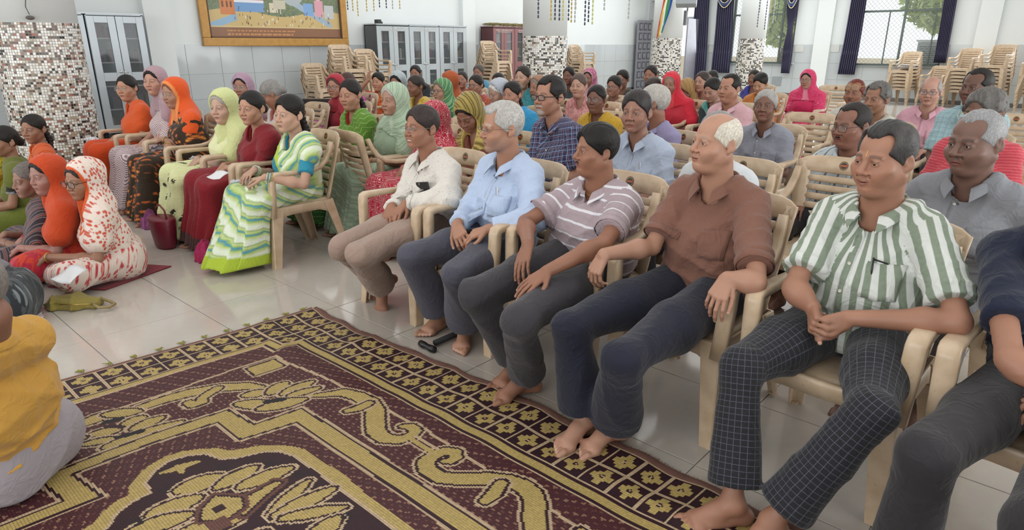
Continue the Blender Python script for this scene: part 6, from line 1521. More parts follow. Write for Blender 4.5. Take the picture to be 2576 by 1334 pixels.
# ------------------------------------------------------------------ the audience
CHAIRS = []
def L3(p, loc, rz):
    q = np.array(p, float) - np.array(loc, float); c, s = math.cos(-rz), math.sin(-rz); return np.array([c * q[0] - s * q[1], s * q[0] + c * q[1], q[2]])
HANDP = {'lap': ((.045, -.235, .595), (-.055, -.225, .60), (-.75, -.5, -.25), (.7, -.55, -.3)), 'thigh': ((.13, -.24, .585), (-.13, -.24, .585), (-.15, -1, -.08), (.15, -1, -.08)),
         'arms': ((.255, -.18, .70), (-.255, -.18, .70), (-.1, -.8, -.5), (.1, -.8, -.5)), 'fold': ((-.08, -.20, .68), (.07, -.22, .64), (-1, .1, 0), (1, .1, 0)), 'chin': ((.045, -.235, .595), (-.07, -.17, .98), (-.75, -.5, -.25), (.25, -.1, 1))}
def seat_pose(hx, z, pel, hands='lap', slouch=0.0, cross=0, px=None, loc=(0, 0, 0), rz=0, splay=1.0, lift=.0):
    """joints of a seated figure; hx = head offset from the hips"""
    sz = z - .215; J = dict(head=(hx, -.015 - slouch, z), pelvis=(pel, .03, .52), shL=(hx * .8 + pel * .2 + .172, .035 - slouch * .6, sz), shR=(hx * .8 + pel * .2 - .172, .035 - slouch * .6, sz), neck=(hx * .9 + pel * .1, .03 - slouch * .7, z - .165),
        hpL=(pel + .09, .0, .50), hpR=(pel - .09, .0, .50), knL=(pel + .12 * splay, -.41, .485), knR=(pel - .12 * splay, -.41, .485), anL=(pel + .11, -.43, .085), anR=(pel - .11, -.43, .085), toL=(.15, -1, -.05), toR=(-.15, -1, -.05))
    if cross: J['anL'] = (pel - .03, -.36, .085); J['anR'] = (pel + .05, -.43, .085)
    w1, w2, d1, d2 = HANDP[hands]; J['wrL'] = np.array(w1) + (pel, 0, lift); J['wrR'] = np.array(w2) + (pel, 0, lift); J['hdL'], J['hdR'] = d1, d2; J['hnL'] = (0, .1, -1); J['hnR'] = (0, .1, -1)
    if hands == 'chin': J['hnR'] = (.2, 1, 0)
    for k, v in (px or {}).items():
        if k[:2] in ('kn', 'an', 'wr', 'el', 'sh', 'hp'): J[k] = L3(at(v[0], v[1], z=v[2]), loc, rz)
    for k, v in (px or {}).items():
        if k[:2] == 'hd':      # hand direction given by the point of the fingertips
            s = k[2]; J[k] = L3(at(v[0], v[1], z=v[2]), loc, rz) - J['wr' + s]
        elif k[:2] == 'to': s = k[2]; J[k] = L3(at(v[0], v[1], z=v[2]), loc, rz) - np.array(J['an' + s])
        elif k[:2] not in ('kn', 'an', 'wr', 'el', 'sh', 'hp', 'ft'): J[k] = v
    for k, v in (px or {}).items():
        if k[:2] == 'ft':
            s = k[2]; he, to = L3(at(v[0], v[1], z=0), loc, rz), L3(at(v[2], v[3], z=0), loc, rz); d = to - he; d /= np.linalg.norm(d); J['an' + s] = to - d * .180 + np.array([0, 0, .083]); J['to' + s] = d
    for s, sg in (('L', 1), ('R', -1)):
        if 'el' + s not in J: J['el' + s] = ik(J['sh' + s], J['wr' + s], .275, .245, (sg * .75, .45, -1))
        d = np.asarray(J['wr' + s], float) - np.asarray(J['el' + s], float)
        if np.linalg.norm(d) > .30: J['wr' + s] = np.asarray(J['el' + s]) + d / np.linalg.norm(d) * .30
    return J
def audience(px, py, label, top, low=None, z=None, v=None, A=50, pitch=4, roll=0, lod=1, fem=1, hands='lap', slouch=.03, chair=True, cu=None, by=-6, pxj=None, J=None, **k):
    z = z if z is not None else (1.03 if fem else 1.07)
    h = at(px, py, v=v) if v is not None else at(px, py, z=z)
    if v is None and chair: vr = 2.40 + .88 * round((h[1] - 2.4) / .88); h2 = at(px, py, v=vr); h = h2 if .93 < h2[2] < 1.17 else h
    tc = math.degrees(math.atan2(-h[1], -h[0])); yaw = (tc - A - 270 + 540) % 360 - 180
    return dict(h=h, yaw=yaw, pitch=pitch, roll=roll, label=label, top=top, low=low, lod=lod, fem=fem, hands=hands, slouch=slouch, chair=chair, cu=cu, by=by, pxj=pxj, Jx=J, k=k)
SK = dict(a='#b08468', b='#a27257', c='#8f6047', d='#744a36', e='#c09a80', f='#9c6a50')
def bl(c, sl=.6, **k): return dict(mat=('plain', c), sleeve=sl, neck='deep', name='blouse', **k)
def shirt(m, sl=.75, **k): return dict(dict(mat=m if isinstance(m, tuple) else ('plain', m), sleeve=sl, placket=True, pocket=1), **k)
def skirt(*m, **k): return dict(mat=m, type='skirt', **k)
def trou(*m, **k): return dict(mat=m, **k)
PEOPLE = []
def A_(*a, **k): PEOPLE.append(audience(*a, **k))
def womanish(c1, c2, bj, pat='floral', c3='#e0c890', **k): return dict(top=bl(bj), pallu=dict(mat=(pat, c1, c2, c3), edge=0), low=skirt(pat, c1, c2, c3), **k)

# front row, men (right to left in their own order: beside the aisle first)
A_(1085, 318, 'man in cream dotted shirt, dark phone in pocket, laughing, feet crossed under chair', shirt(('dots', '#d6d1ca', '#ab9c92', '#b8b0a6'), 1.92, pocket=1, hem=.10, tuck=0), trou('plain', '#9a8478', flare=.085, len=.86), v=2.47, A=52, pitch=0, lod=0, fem=0, cu=-2.86, seed=11, slouch=.05,
   pxj=dict(wrL=(1022, 512, .64), hdL=(972, 560, .56), wrR=(985, 520, .62), hdR=(968, 572, .54), knL=(905, 640, .475), knR=(862, 622, .475), anL=(962, 722, .13), toL=(938, 790, .0), anR=(960, 700, .12), toR=(920, 735, .04), elL=(1130, 500, .68), hnL=(0, .3, -1), hnR=(0, .3, -1), curlL=28, curlR=34),
   skin='#94644b', hair='short', haircol='#2b2422', haircol2='#4c3c38', rec=.1, vol=.004, glasses=dict(rim='#7b7468', thick=.0011, full=False, h_=.014), g=dict(old=.6, smile=1, open=1, tilak='#d9a040', nose=1.15, fat=0, lips=.9), hs=.96)
A_(1289, 318, 'white haired man in pale blue long sleeved shirt with half rim glasses', shirt(('pinstripe', '#b4c4de', '#90a6cc'), 1.85, hem=.06, pocx=.03), trou('plain', '#4a4a56', flare=.10, len=.84), v=2.47, A=68, pitch=3, lod=0, fem=0, cu=-2.29, seed=12, slouch=.05,
   pxj=dict(wrR=(1148, 566, .62), hdR=(1166, 618, .55), wrL=(1226, 578, .62), hdL=(1150, 600, .57), elL=(1345, 548, .68), knR=(1036, 648, .475), knL=(1150, 690, .475), ftR=(1128, 818, 1057, 852), ftL=(1188, 832, 1152, 896), hnL=(-.2, .3, -1), hnR=(.3, .4, -1), curlL=30, curlR=38),
   skin='#a4745a', hair='short', haircol='#b9b6b2', haircol2='#88847f', vol=.005, rec=.25, glasses=dict(rim='#6b5a4c', thick=.0012, h_=.014, full=False), g=dict(old=1, nose=1.25, stubble=.25, browcol='#b0aaa4', smile=-.4, tilak='#d9a040'), fat=.5)
A_(1514, 375, 'man in mauve polo shirt with white stripes, black hair, thin chain', dict(mat=('hstripe', '#a5959b', '#dcdce2', '#8f7f85'), sleeve=.72, placket=.33, pocket=0, cuff=1, hem=.05), trou('plain', '#3b393e', flare=.082, len=.86), v=2.49, A=62, pitch=0, hs=.91, lod=0, fem=0, cu=-1.72, seed=13,
   pxj=dict(elR=(1322, 560, .68), wrR=(1330, 630, .66), hdR=(1303, 712, .55), elL=(1520, 612, .68), wrL=(1378, 682, .61), hdL=(1296, 735, .545), knR=(1196, 742, .475), knL=(1306, 808, .475), ftR=(1300, 955, 1238, 992), ftL=(1342, 988, 1234, 1018), hnR=(.2, .2, -1), hnL=(-.1, .2, -1), curlL=10, curlR=12, spR=10),
   skin='#8e5f47', hair='thick', haircol='#141211', vol=.008, rec=.15, g=dict(fat=.9, tilak='#e0b060', moust='#3a322d', nose=1.25, smile=-.3), fat=1.1, bw=1.05, necklace=1, nkd=.05)
A_(1815, 355, 'balding white haired man in brown polo shirt, hands over the armrests', dict(mat=('plain', '#7c574a'), sleeve=.82, placket=.36, pocket=1, cuff=1, hem=.03, button='#e8e0d0'), trou('plain', '#1f2130', flare=.10, len=.84), v=2.47, A=52, pitch=-2, hs=.92, lod=0, fem=0, cu=-1.13, seed=14,
   pxj=dict(elR=(1640, 622, .68), wrR=(1520, 640, .69), hdR=(1472, 722, .56), elL=(1902, 712, .68), wrL=(1830, 700, .69), hdL=(1768, 812, .56), knR=(1432, 822, .475), knL=(1566, 905, .475), ftR=(1500, 1088, 1390, 1146), bgR=-1, ftL=(1602, 1092, 1450, 1152), hnR=(.1, .8, -.6), hnL=(-.2, .8, -.6), curlL=[30, 24, 16], curlR=[34, 28, 20], thL=.5, thR=.6),
   skin='#a87a62', hair='bald', haircol='#d5cdbf', haircol2='#b9b0a2', rec=.4, g=dict(old=1, nose=1.2, smile=.5, browcol='#8a7a6e', fat=.6), fat=.7, bw=1.03)
A_(2236, 395, 'man in green and white striped short sleeved shirt with clasped hands', shirt(('vstripe', '#d3d6d2', '#76826f', '#aebcb2', 1.25), .80, hem=.07, pocx=.04), trou('grid', '#212126', '#8f95a8', flare=.080, len=.86), v=2.43, A=36, pitch=6, lod=0, fem=0, cu=-.53, seed=15,
   pxj=dict(elR=(1996, 725, .69), wrR=(2046, 776, .64), elL=(2412, 812, .69), wrL=(2140, 800, .64), hdL=(2080, 820, .60), hdR=(2112, 832, .585), knR=(1862, 925, .475), knL=(2190, 1040, .475), ftR=(1880, 1318, 1700, 1332), ftL=(1960, 1350, 1840, 1430), curlL=[60, 46, 22], curlR=[64, 44, 24], spL=24, spR=24, thL=.35, thR=.35), J=dict(hdR=(.42, -.82, -.38), hnR=(.88, .38, -.2), hdL=(-.55, -.75, -.36), hnL=(-.80, .55, -.25)),
   skin='#9a6b53', hair='short', haircol='#2a2828', haircol2='#6a6663', rec=.8, vol=.006, g=dict(fat=1.0, smile=.7, tilak='#e8b038', eye=.55, nose=1.25, lips=1.2, lipcol='#86504a'), fat=.9, bw=1.05, hs=.94)
A_(2700, 470, 'man at the right edge in dark blue shirt, only forearm and trousers in view', shirt('#1c2236', .7, hem=.02), trou('plain', '#2e2c2f', flare=.085, len=.9), v=2.38, A=30, lod=1, fem=0, cu=.06, seed=16,
   pxj=dict(elR=(2540, 905, .69), wrR=(2650, 985, .64), knR=(2330, 1150, .475), knL=(2620, 1330, .475), anR=(2260, 1420, .085), anL=(2500, 1640, .085), hdR=(2750, 1050, .6)), skin='#9a6b53', hair='short', haircol='#3a3634')
# front row, women
TD = ('tiedye', '#d9e2cf', '#a8bf46', '#4590ad', 1.0, '#a9bf3c')
A_(747, 286, 'woman in lime and blue tie dyed saree with long dark braid, nearest the aisle', bl('#2b86a0', .72), skirt(*TD, bord=.085, hem=.040, spread=1.22), v=2.44, A=48, pitch=2, lod=0, cu=-4.30, seed=21, pallu=dict(mat=TD, cover=.22, edge=1, both=0, ew=.05),
   pxj=dict(wrL=(668, 446, .64), hdL=(606, 456, .60), wrR=(640, 428, .64), hdR=(604, 452, .60), knR=(600, 492, .475), knL=(650, 508, .475), anR=(585, 650, .085), toR=(560, 672, .0), anL=(632, 640, .085), toL=(598, 668, 0), curlL=24, curlR=26), skin='#b28a72', hair='woman', haircol='#171312', bun=2, vol=.010, g=dict(bindi='#a02020', old=.6, fat=.2, nose=1.1, browk=.7), bangles=dict(L=['#cfd8cc', '#7fa89c', '#e4e8e0', '#7fa89c', '#c9a24a'], R=['#cfd8cc', '#7fa89c', '#e4e8e0', '#c9b45a']), necklace=1)
A_(654, 270, 'woman in dark red saree with brown border, holding white paper', bl('#7c1c26', .75), skirt('plain', '#7f1a24', '#5a1820', '#4a3030', bord=.09), v=2.44, A=42, lod=0, cu=-4.82, seed=22, pallu=dict(mat=('plain', '#7a1a22', '#5a1820', '#473028'), cover=.3), skin='#aa7c62', hair='woman', haircol='#1a1615', g=dict(bindi='#8a1818', old=.6, smile=.7, nose=1.1), necklace=1, nkd=.12)
A_(581, 267, 'woman in pale yellow saree with black floral print, white hair under the saree end', bl('#d9dcae', .8), skirt('trees', '#cfd3a0', '#2c2a20', '#d6d8b0', .8), v=2.44, A=40, pitch=6, lod=1, cu=-5.38, seed=23, veil=dict(mat=('plain', '#c9cf94', '#c9cf94', '#dfe2b4'), drape=.55, open=.036, bw=0, oh=.021), skin='#b28d78', hair='woman', haircol='#b4afa9', haircol2='#8d8882', vol=.003, g=dict(old=1, fat=.7, smile=-.8, browcol='#6d625a'), bangles=dict(R=['#7a3030', '#c9a24a'], L=['#c9a24a']))
A_(447, 233, 'older woman in orange head cloth and black floral saree with glasses', bl('#2c2420', .8), skirt('roses', '#2f2418', '#a8542a', '#c78a3a', .5), v=2.46, A=55, pitch=8, lod=1, cu=-6.05, seed=24, veil=dict(mat=('plain', '#d65420', '#c8702a', '#e08a50'), drape=.35, open=.02, bw=.03), pallu=dict(mat=('roses', '#2f2418', '#a8542a', '#c9983a', .5), cover=.75, both=1), skin='#9b6f58', hair='woman', haircol='#7a4a34', glasses=dict(rim='#b0a890', thick=.001), g=dict(old=1, smile=.4, bindi='#7a1414', fat=.5), bangles=dict(L=['#c9a24a'], R=['#c9a24a']), hands='fold')
A_(401, 203, 'woman in mauve and white zigzag dress with mauve shawl over her head', dict(mat=('zebra', '#8d7078', '#d8ccca'), sleeve=1.3, neck='deep', name='kurta'), skirt('zebra', '#7e636c', '#cfc2c2'), v=2.50, A=35, pitch=4, lod=1, cu=-6.62, seed=25, veil=dict(mat=('plain', '#a58a92', '#a58a92', '#b59aa2'), drape=.3, open=.03, bw=0, vw=.01), skin='#ac7d68', hair='woman', haircol='#15110f', vol=.006, g=dict(smile=.6, fat=.7, browk=.8), hs=1.0)
A_(330, 220, 'woman in plain orange saree with glasses, leftmost seated on a chair', bl('#c64a20', .7), skirt('plain', '#c9481c', '#d8602a', '#d8702a'), v=2.46, A=38, lod=1, cu=-7.22, seed=26, pallu=dict(mat=('plain', '#cc5424', '#c9481c', '#d97a34'), cover=.5), skin='#a9795e', hair='woman', haircol='#171413', glasses=dict(rim='#8a8078', thick=.001), g=dict(bindi='#7a1414', smile=.3, fat=.6), fat=.6, necklace=1)
# second and third rows behind the women
A_(621, 217, 'woman with lilac shawl over her hair and silver glasses, third row left', bl('#9a7d9a'), skirt('plain', '#8a6d8c'), A=25, lod=1, veil=dict(mat=('plain', '#a38699', '#a38699', '#b49ab0'), drape=.3, open=.02, vw=.01), skin='#9a6d58', hair='woman', haircol='#1a1513', glasses=dict(rim='#b8b2a8', thick=.001), g=dict(bindi='#8a2020', old=.4), seed=31)
A_(696, 236, 'grey haired woman with bent head and bun, coral and white clothes, face hidden', dict(mat=('plain', '#c9756a'), sleeve=.9, neck='deep', name='kurta'), skirt('plain', '#c8b8b4'), A=105, pitch=30, lod=1, pallu=dict(mat=('plain', '#cfc3c0', '#cfc3c0', '#cfc3c0'), cover=.3, edge=0), skin='#8f6048', hair='woman', haircol='#7d7a78', haircol2='#b0adab', vol=.008, g=dict(old=1), seed=32)
A_(896, 236, 'woman in green printed saree with eyes closed, dark braid', bl('#a83228', .7), skirt('bandhani', '#3f7038', '#90ae6a', '#b03a30'), v=3.35, A=38, pitch=8, lod=1, pallu=dict(mat=('bandhani', '#5f8a34', '#b5cc80', '#8fa548'), cover=.5), skin='#a87860', hair='woman', haircol='#1b1614', bun=2, g=dict(bindi='#8a1818', eye=.0, old=.5, fat=.5), fat=.5, seed=33)
A_(1005, 250, 'old woman in pale sage green saree covering white hair', bl('#93a78f', .7), skirt('leheriya', '#8fa48b', '#a9b9a4', '#b9c6b2'), v=3.35, A=48, pitch=2, lod=1, veil=dict(mat=('leheriya', '#93aa91', '#b6c6b0', '#b9c8b5'), drape=.6, open=.028, bw=.008), skin='#9c745f', hair='woman', haircol='#b3aea8', vol=.004, g=dict(old=1, bindi=None), bangles=dict(L=['#c9a24a'], R=['#a04040']), seed=34)
A_(853, 217, 'woman in crimson saree with glasses beside the woman in green', bl('#8a2030', .7), skirt('plain', '#8e2534'), A=28, lod=1, veil=dict(mat=('plain', '#a02c3a', '#a02c3a', '#b5544a'), drape=.4, open=.04, bw=0), skin='#9a6c56', hair='woman', haircol='#4a3630', glasses=dict(rim='#5a4438'), g=dict(old=.7), seed=35)
A_(882, 207, 'woman in magenta shawl behind the woman in green, only hair and shoulder seen', bl('#a8308e'), skirt('plain', '#9a2f80'), A=45, pitch=14, lod=2, skin='#8f6048', hair='woman', haircol='#4a332c', pallu=dict(mat=('plain', '#b03a94', '#b03a94', '#b03a94'), both=1, edge=0), seed=36)
A_(958, 205, 'smiling woman in orange saree with fingers at her cheek, near stacked chairs', bl('#b8402a', .6), skirt('floral', '#b8481f', '#c8652a', '#8a2a1a'), z=1.0, A=30, lod=1, hands='chin', pallu=dict(mat=('floral', '#bf5022', '#c8702a', '#8a2a1a'), cover=.5), skin='#ad7c62', hair='woman', haircol='#171312', bun=2, vol=.008, g=dict(bindi='#7a1414', smile=.8, fat=.6), seed=37)
A_(1011, 208, 'woman with black hair and pale grey shawl behind the sage green saree', bl('#7c8a92'), skirt('plain', '#7c8a92'), A=30, pitch=10, lod=2, veil=dict(mat=('plain', '#a3aeb2', '#a3aeb2', '#b6c0c2'), open=.05), skin='#8a5c48', hair='woman', haircol='#121010', glasses=dict(rim='#3a3230'), seed=38)
A_(1053, 216, 'older woman in mustard saree looking left before the pale cupboards', bl('#8a7428', .6), skirt('floral', '#b3902c', '#c4a850', '#8a7428'), A=55, pitch=6, lod=2, pallu=dict(mat=('floral', '#b8952f', '#c9b060', '#d8c080'), both=1, edge=0), skin='#7d5340', hair='woman', haircol='#2e2826', g=dict(old=1, fat=.3), seed=39)
A_(1051, 184, 'dark haired woman in black seated farthest back before the pale cupboards', bl('#2a2c30', .8), skirt('plain', '#2a2c30'), z=1.05, A=15, lod=2, pallu=dict(mat=('plain', '#32353a', '#32353a', '#32353a'), edge=0), skin='#8f6048', hair='woman', haircol='#141110', g=dict(bindi='#7a1414'), seed=40)
A_(1116, 227, 'woman in green leheriya head cloth and round dark glasses', bl('#3a5c44'), skirt('leheriya', '#2f6b46', '#9ab58a', '#c8b060'), A=48, pitch=4, lod=1, veil=dict(mat=('leheriya', '#2f6f47', '#98b890', '#a5b87a'), drape=.5, open=.035, bw=.006), skin='#a27862', hair='woman', haircol='#6d6660', glasses=dict(rim='#1f1a18', w_=.022, h_=.020, thick=.0018), g=dict(old=.8, fat=.4), seed=41)
A_(1137, 205, 'woman with rust orange cloth over her head turned away', bl('#8d5a4a'), skirt('floral', '#9a6a60', '#b08a80', '#8a4a3a'), A=95, lod=2, veil=dict(mat=('plain', '#a3532f', '#a3532f', '#b5653a'), drape=.5), skin='#8a5c48', hair='woman', seed=42)
A_(1168, 201, 'woman with hair tied back and red blouse facing the camera side', bl('#a8322a', .8), skirt('plain', '#a8322a'), z=.97, A=12, pitch=-4, lod=2, pallu=dict(mat=('plain', '#b03a30', '#b03a30', '#b03a30'), both=1, edge=0), skin='#946551', hair='woman', haircol='#241c18', g=dict(bindi='#6a1010'), seed=43)
A_(1209, 182, 'old woman in blue print blouse directly before the tall chair stack', bl('#3f7fa0', .8), skirt('dots', '#3f86a8', '#d8c860', '#d8c860'), z=1.05, A=22, lod=2, pallu=dict(mat=('dots', '#3a88ac', '#d8c860', '#c8a040'), edge=0), skin='#865a48', hair='woman', haircol='#4a4440', seed=44)
A_(1204, 213, 'woman in rust and magenta saree with dark framed glasses', bl('#7a3058', .6), skirt('floral', '#9a4a34', '#b06048', '#a03070'), A=40, lod=2, pallu=dict(mat=('floral', '#9c4c36', '#b5684e', '#a03070'), cover=.4), skin='#9c6e58', hair='woman', haircol='#1d1715', glasses=dict(rim='#2a2220', thick=.0018), g=dict(fat=.5), seed=45)
A_(1104, 300, 'woman in crimson bandhani head cloth sitting behind the laughing man', bl('#8e1c30', .7), skirt('squiggle', '#a01c34', '#d8b8b0', '#c08858'), v=3.28, A=60, pitch=12, lod=1, veil=dict(mat=('squiggle', '#a81c36', '#dcc4c0', '#c89858'), drape=.6, open=.03, bw=.008), skin='#94644f', hair='woman', haircol='#8a7a70', bangles=dict(R=['#b03030', '#c9a24a', '#b03030']), g=dict(old=1), seed=46)
A_(1206, 282, 'woman in olive and red striped saree with bent covered head', bl('#6a3a2a'), skirt('leheriya', '#5a3a24', '#8a3030', '#b89a50'), v=3.35, A=30, pitch=38, slouch=.10, lod=1, veil=dict(mat=('leheriya', '#6a5a2c', '#b8a45c', '#c0a860'), drape=.6, open=.03, bw=.010), skin='#7f5442', hair='woman', haircol='#1c1614', g=dict(eye=0), seed=47)
A_(1264, 231, 'old person with white hair mostly hidden behind the blue bloused woman', bl('#8c93a0'), skirt('plain', '#8c93a0'), A=60, pitch=20, lod=2, veil=dict(mat=('plain', '#a8adb8', '#a8adb8', '#a8adb8'), drape=.5, open=.07), skin='#a57c68', hair='woman', haircol='#d2cfca', glasses=dict(rim='#8a8078'), g=dict(old=1), seed=48)
A_(1259, 206, 'dark haired woman behind the white haired head', bl('#5a4a50'), skirt('plain', '#5a4a50'), z=1.0, A=30, lod=2, skin='#7d5340', hair='woman', haircol='#15110f', pallu=dict(mat=('plain', '#c0a8a0', '#c0a8a0', '#c0a8a0'), edge=0), seed=49)
A_(1293, 237, 'woman in bright blue blouse with long black hair behind the white haired man', bl('#2878a8', .9), skirt('plain', '#2a80ae'), A=35, lod=1, pallu=dict(mat=('dots', '#2d86b4', '#5aa8c8', '#2d86b4'), both=1, edge=0), skin='#a0705a', hair='woman', haircol='#161211', bun=2, vol=.006, g=dict(bindi='#8a1818', smile=-.4, fat=.4), seed=50)
A_(1325, 193, 'tall woman in teal blouse before the middle mosaic column, earring', bl('#2f7580', .9), skirt('plain', '#2f7580'), z=1.10, A=32, lod=1, pallu=dict(mat=('floral', '#33808a', '#4a939a', '#33808a'), both=1, edge=0), skin='#ad8570', hair='woman', haircol='#231d1b', bun=2, g=dict(fat=.4, old=.4), seed=51)
A_(1357, 219, 'elderly woman half hidden behind the man in navy check', bl('#6d4a40'), skirt('plain', '#6d4a40'), A=45, lod=2, veil=dict(mat=('plain', '#94705c', '#94705c', '#94705c'), open=.04), skin='#93664f', hair='woman', haircol='#8a807a', g=dict(old=1), seed=52)
A_(1391, 242, 'man in navy checked shirt with black framed glasses and grey goatee', shirt(('check', '#2a3450', '#8a98b8', '#a06a78'), .85, hem=.05), trou('plain', '#26282e'), v=3.45, A=45, pitch=0, lod=0, fem=0, skin='#9c6c55', hair='short', haircol='#1c1817', vol=.006, rec=.3, glasses=dict(rim='#1c1715', thick=.0026, h_=.015), g=dict(goatee=1, nose=1.2, smile=.2), bw=1.05, fat=.5, seed=53, hs=1.04)
A_(1438, 190, 'young woman in black with hand raised to her head beside the column', bl('#2c3034', .9), skirt('plain', '#2c3034'), z=1.08, A=22, lod=2, hands='chin', pallu=dict(mat=('plain', '#3a3f42', '#3a3f42', '#3a3f42'), both=1, edge=0), skin='#6e4838', hair='woman', haircol='#14100f', seed=54)
A_(1460, 214, 'elderly woman in salmon pink embroidered saree with dozing eyes', bl('#b87878'), skirt('floral', '#b87a7a', '#c89090', '#a86868'), A=22, pitch=4, lod=1, pallu=dict(mat=('floral', '#bb7f7d', '#cc9896', '#a86a68'), both=1, edge=0, cover=.6), skin='#a9806c', hair='woman', haircol='#54443e', g=dict(old=1, fat=.8, eye=0), seed=55)
A_(1489, 196, 'woman with pink floral shawl over her head, third from the middle column', bl('#a0507a'), skirt('floral', '#b06a8a', '#8a3a6a', '#c090a0'), z=1.04, A=25, lod=2, veil=dict(mat=('floral', '#b77a8c', '#9a4a72', '#c898a4'), drape=.5, open=.02), skin='#845846', hair='woman', haircol='#161211', g=dict(bindi='#7a1414'), seed=56)
A_(1508, 248, 'dark skinned woman in mustard yellow saree with glasses', bl('#b89038', .7), skirt('squiggle', '#b8922c', '#8a6a1c', '#3a2a18'), A=22, pitch=2, lod=1, pallu=dict(mat=('squiggle', '#bb9530', '#8f701f', '#4a3418'), both=1, edge=0, cover=.5), skin='#6c4636', hair='woman', haircol='#151110', glasses=dict(rim='#5a4a44', thick=.0012), g=dict(fat=.5), seed=57)
A_(1553, 217, 'woman in beige floral saree with glasses, mouth slightly open', bl('#a08c78'), skirt('floral', '#b5a08a', '#9a7f68', '#8a5a48'), A=28, lod=1, pallu=dict(mat=('floral', '#b9a690', '#9c846c', '#8c5e4c'), both=1, edge=0), skin='#8f6450', hair='woman', haircol='#171312', vol=.004, glasses=dict(rim='#4a3a36', thick=.0014), g=dict(open=1), seed=58)
A_(1572, 199, 'woman in black dress behind the beige floral saree, hair tied back', bl('#3c3a38', .9), skirt('plain', '#3c3a38'), z=1.02, A=28, pitch=8, lod=2, skin='#8a5e4a', hair='woman', haircol='#171413', glasses=dict(rim='#5a4a44'), pallu=dict(mat=('plain', '#45423e', '#45423e', '#45423e'), both=1, edge=0), seed=59)
A_(1641, 188, 'young woman in dark grey kurta sitting tall before the third column', dict(mat=('dots', '#4a5058', '#62686e', '#4a5058'), sleeve=1.1, neck='deep', name='kurta'), skirt('plain', '#4a5058'), z=1.12, A=22, lod=2, skin='#8a5c47', hair='woman', haircol='#171312', seed=60)
A_(1651, 222, 'head of a woman hidden behind the stern man, greying dark hair', bl('#6a3050'), skirt('plain', '#6a3050'), A=40, pitch=25, lod=2, skin='#6e4838', hair='woman', haircol='#3a3230', pallu=dict(mat=('plain', '#8a2a6a', '#8a2a6a', '#8a2a6a'), both=1, edge=0), seed=61)
A_(1690, 211, 'old woman in scarlet head cloth before the doorway', bl('#b02838'), skirt('plain', '#c02c3c'), A=15, lod=1, veil=dict(mat=('plain', '#c4283a', '#c4283a', '#d84a50'), drape=.7, open=.015), skin='#8c6250', hair='woman', haircol='#8a827c', g=dict(old=1, bindi='#7a1414'), seed=62)
A_(1769, 205, 'woman in magenta saree with white stripes, hair drawn back', bl('#a82858', .5), skirt('leheriya', '#b02c5e', '#c86a88', '#e0b0c0'), A=32, lod=2, pallu=dict(mat=('leheriya', '#b42e60', '#d08aa2', '#c86a88'), both=1, edge=0), skin='#a17764', hair='woman', haircol='#3a302c', seed=63)
A_(1795, 198, 'head of a person behind the magenta saree near the doorway', bl('#4a5560'), skirt('plain', '#4a5560'), z=1.0, A=30, lod=2, skin='#7c5342', hair='woman', haircol='#1c1816', pallu=dict(mat=('plain', '#50606a', '#50606a', '#50606a'), edge=0), seed=64)
A_(1742, 226, 'woman under a striped brown head cloth bending down beside the magenta saree', bl('#7a5a40'), skirt('leheriya', '#8a6a44', '#c0a068', '#5a3a24'), z=.92, A=40, pitch=40, slouch=.12, lod=2, veil=dict(mat=('leheriya', '#8f6f48', '#c4a66c', '#6a4a30'), drape=.5), skin='#7c5342', hair='woman', g=dict(eye=0), seed=65)
A_(1799, 225, 'woman in dark printed blouse and teal saree looking down', bl('#2c3c40', .8, fold=.6), skirt('plain', '#3f7a74'), A=32, pitch=24, slouch=.06, lod=1, pallu=dict(mat=('leheriya', '#4a8a82', '#3a6f6a', '#6aa098'), cover=.5), skin='#9c7260', hair='woman', haircol='#141110', seed=66)
A_(1841, 221, 'balding man in pink shirt with moustacheless round face', shirt('#cfa6ae', .8), trou('plain', '#3a3a40'), A=36, pitch=2, lod=1, fem=0, skin='#a06f58', hair='short', haircol='#17130f', rec=1.1, g=dict(fat=1, nose=1.1, smile=-.2), fat=1, seed=67, hs=1.02)
A_(1920, 210, 'woman in orange and teal shawl looking down, before the rear column', bl('#b06024'), skirt('plain', '#b06024'), z=1.0, A=25, pitch=22, slouch=.06, lod=2, pallu=dict(mat=('leheriya', '#b8682a', '#c88038', '#3f8078'), both=1, edge=0), skin='#a87e60', hair='woman', haircol='#141110', vol=.012, seed=68)
A_(1900, 196, 'woman in royal blue behind the orange and teal shawl', bl('#34347c', .9), skirt('plain', '#34347c'), z=1.0, A=25, lod=2, pallu=dict(mat=('plain', '#3a3a86', '#3a3a86', '#3a3a86'), edge=0), skin='#7c5342', hair='woman', haircol='#171312', seed=69)
A_(2035, 200, 'woman in bright pink saree over her head with glasses, alone by the window wall', bl('#c02a58', .9), skirt('squiggle', '#c42c5c', '#d8708a', '#e090a0'), A=22, roll=-6, lod=1, veil=dict(mat=('squiggle', '#c82e5e', '#d8708c', '#e08aa0'), drape=.7, open=.03, bw=.006), skin='#9a6f5c', hair='woman', haircol='#171312', glasses=dict(rim='#3a3230', thick=.0014), seed=70)
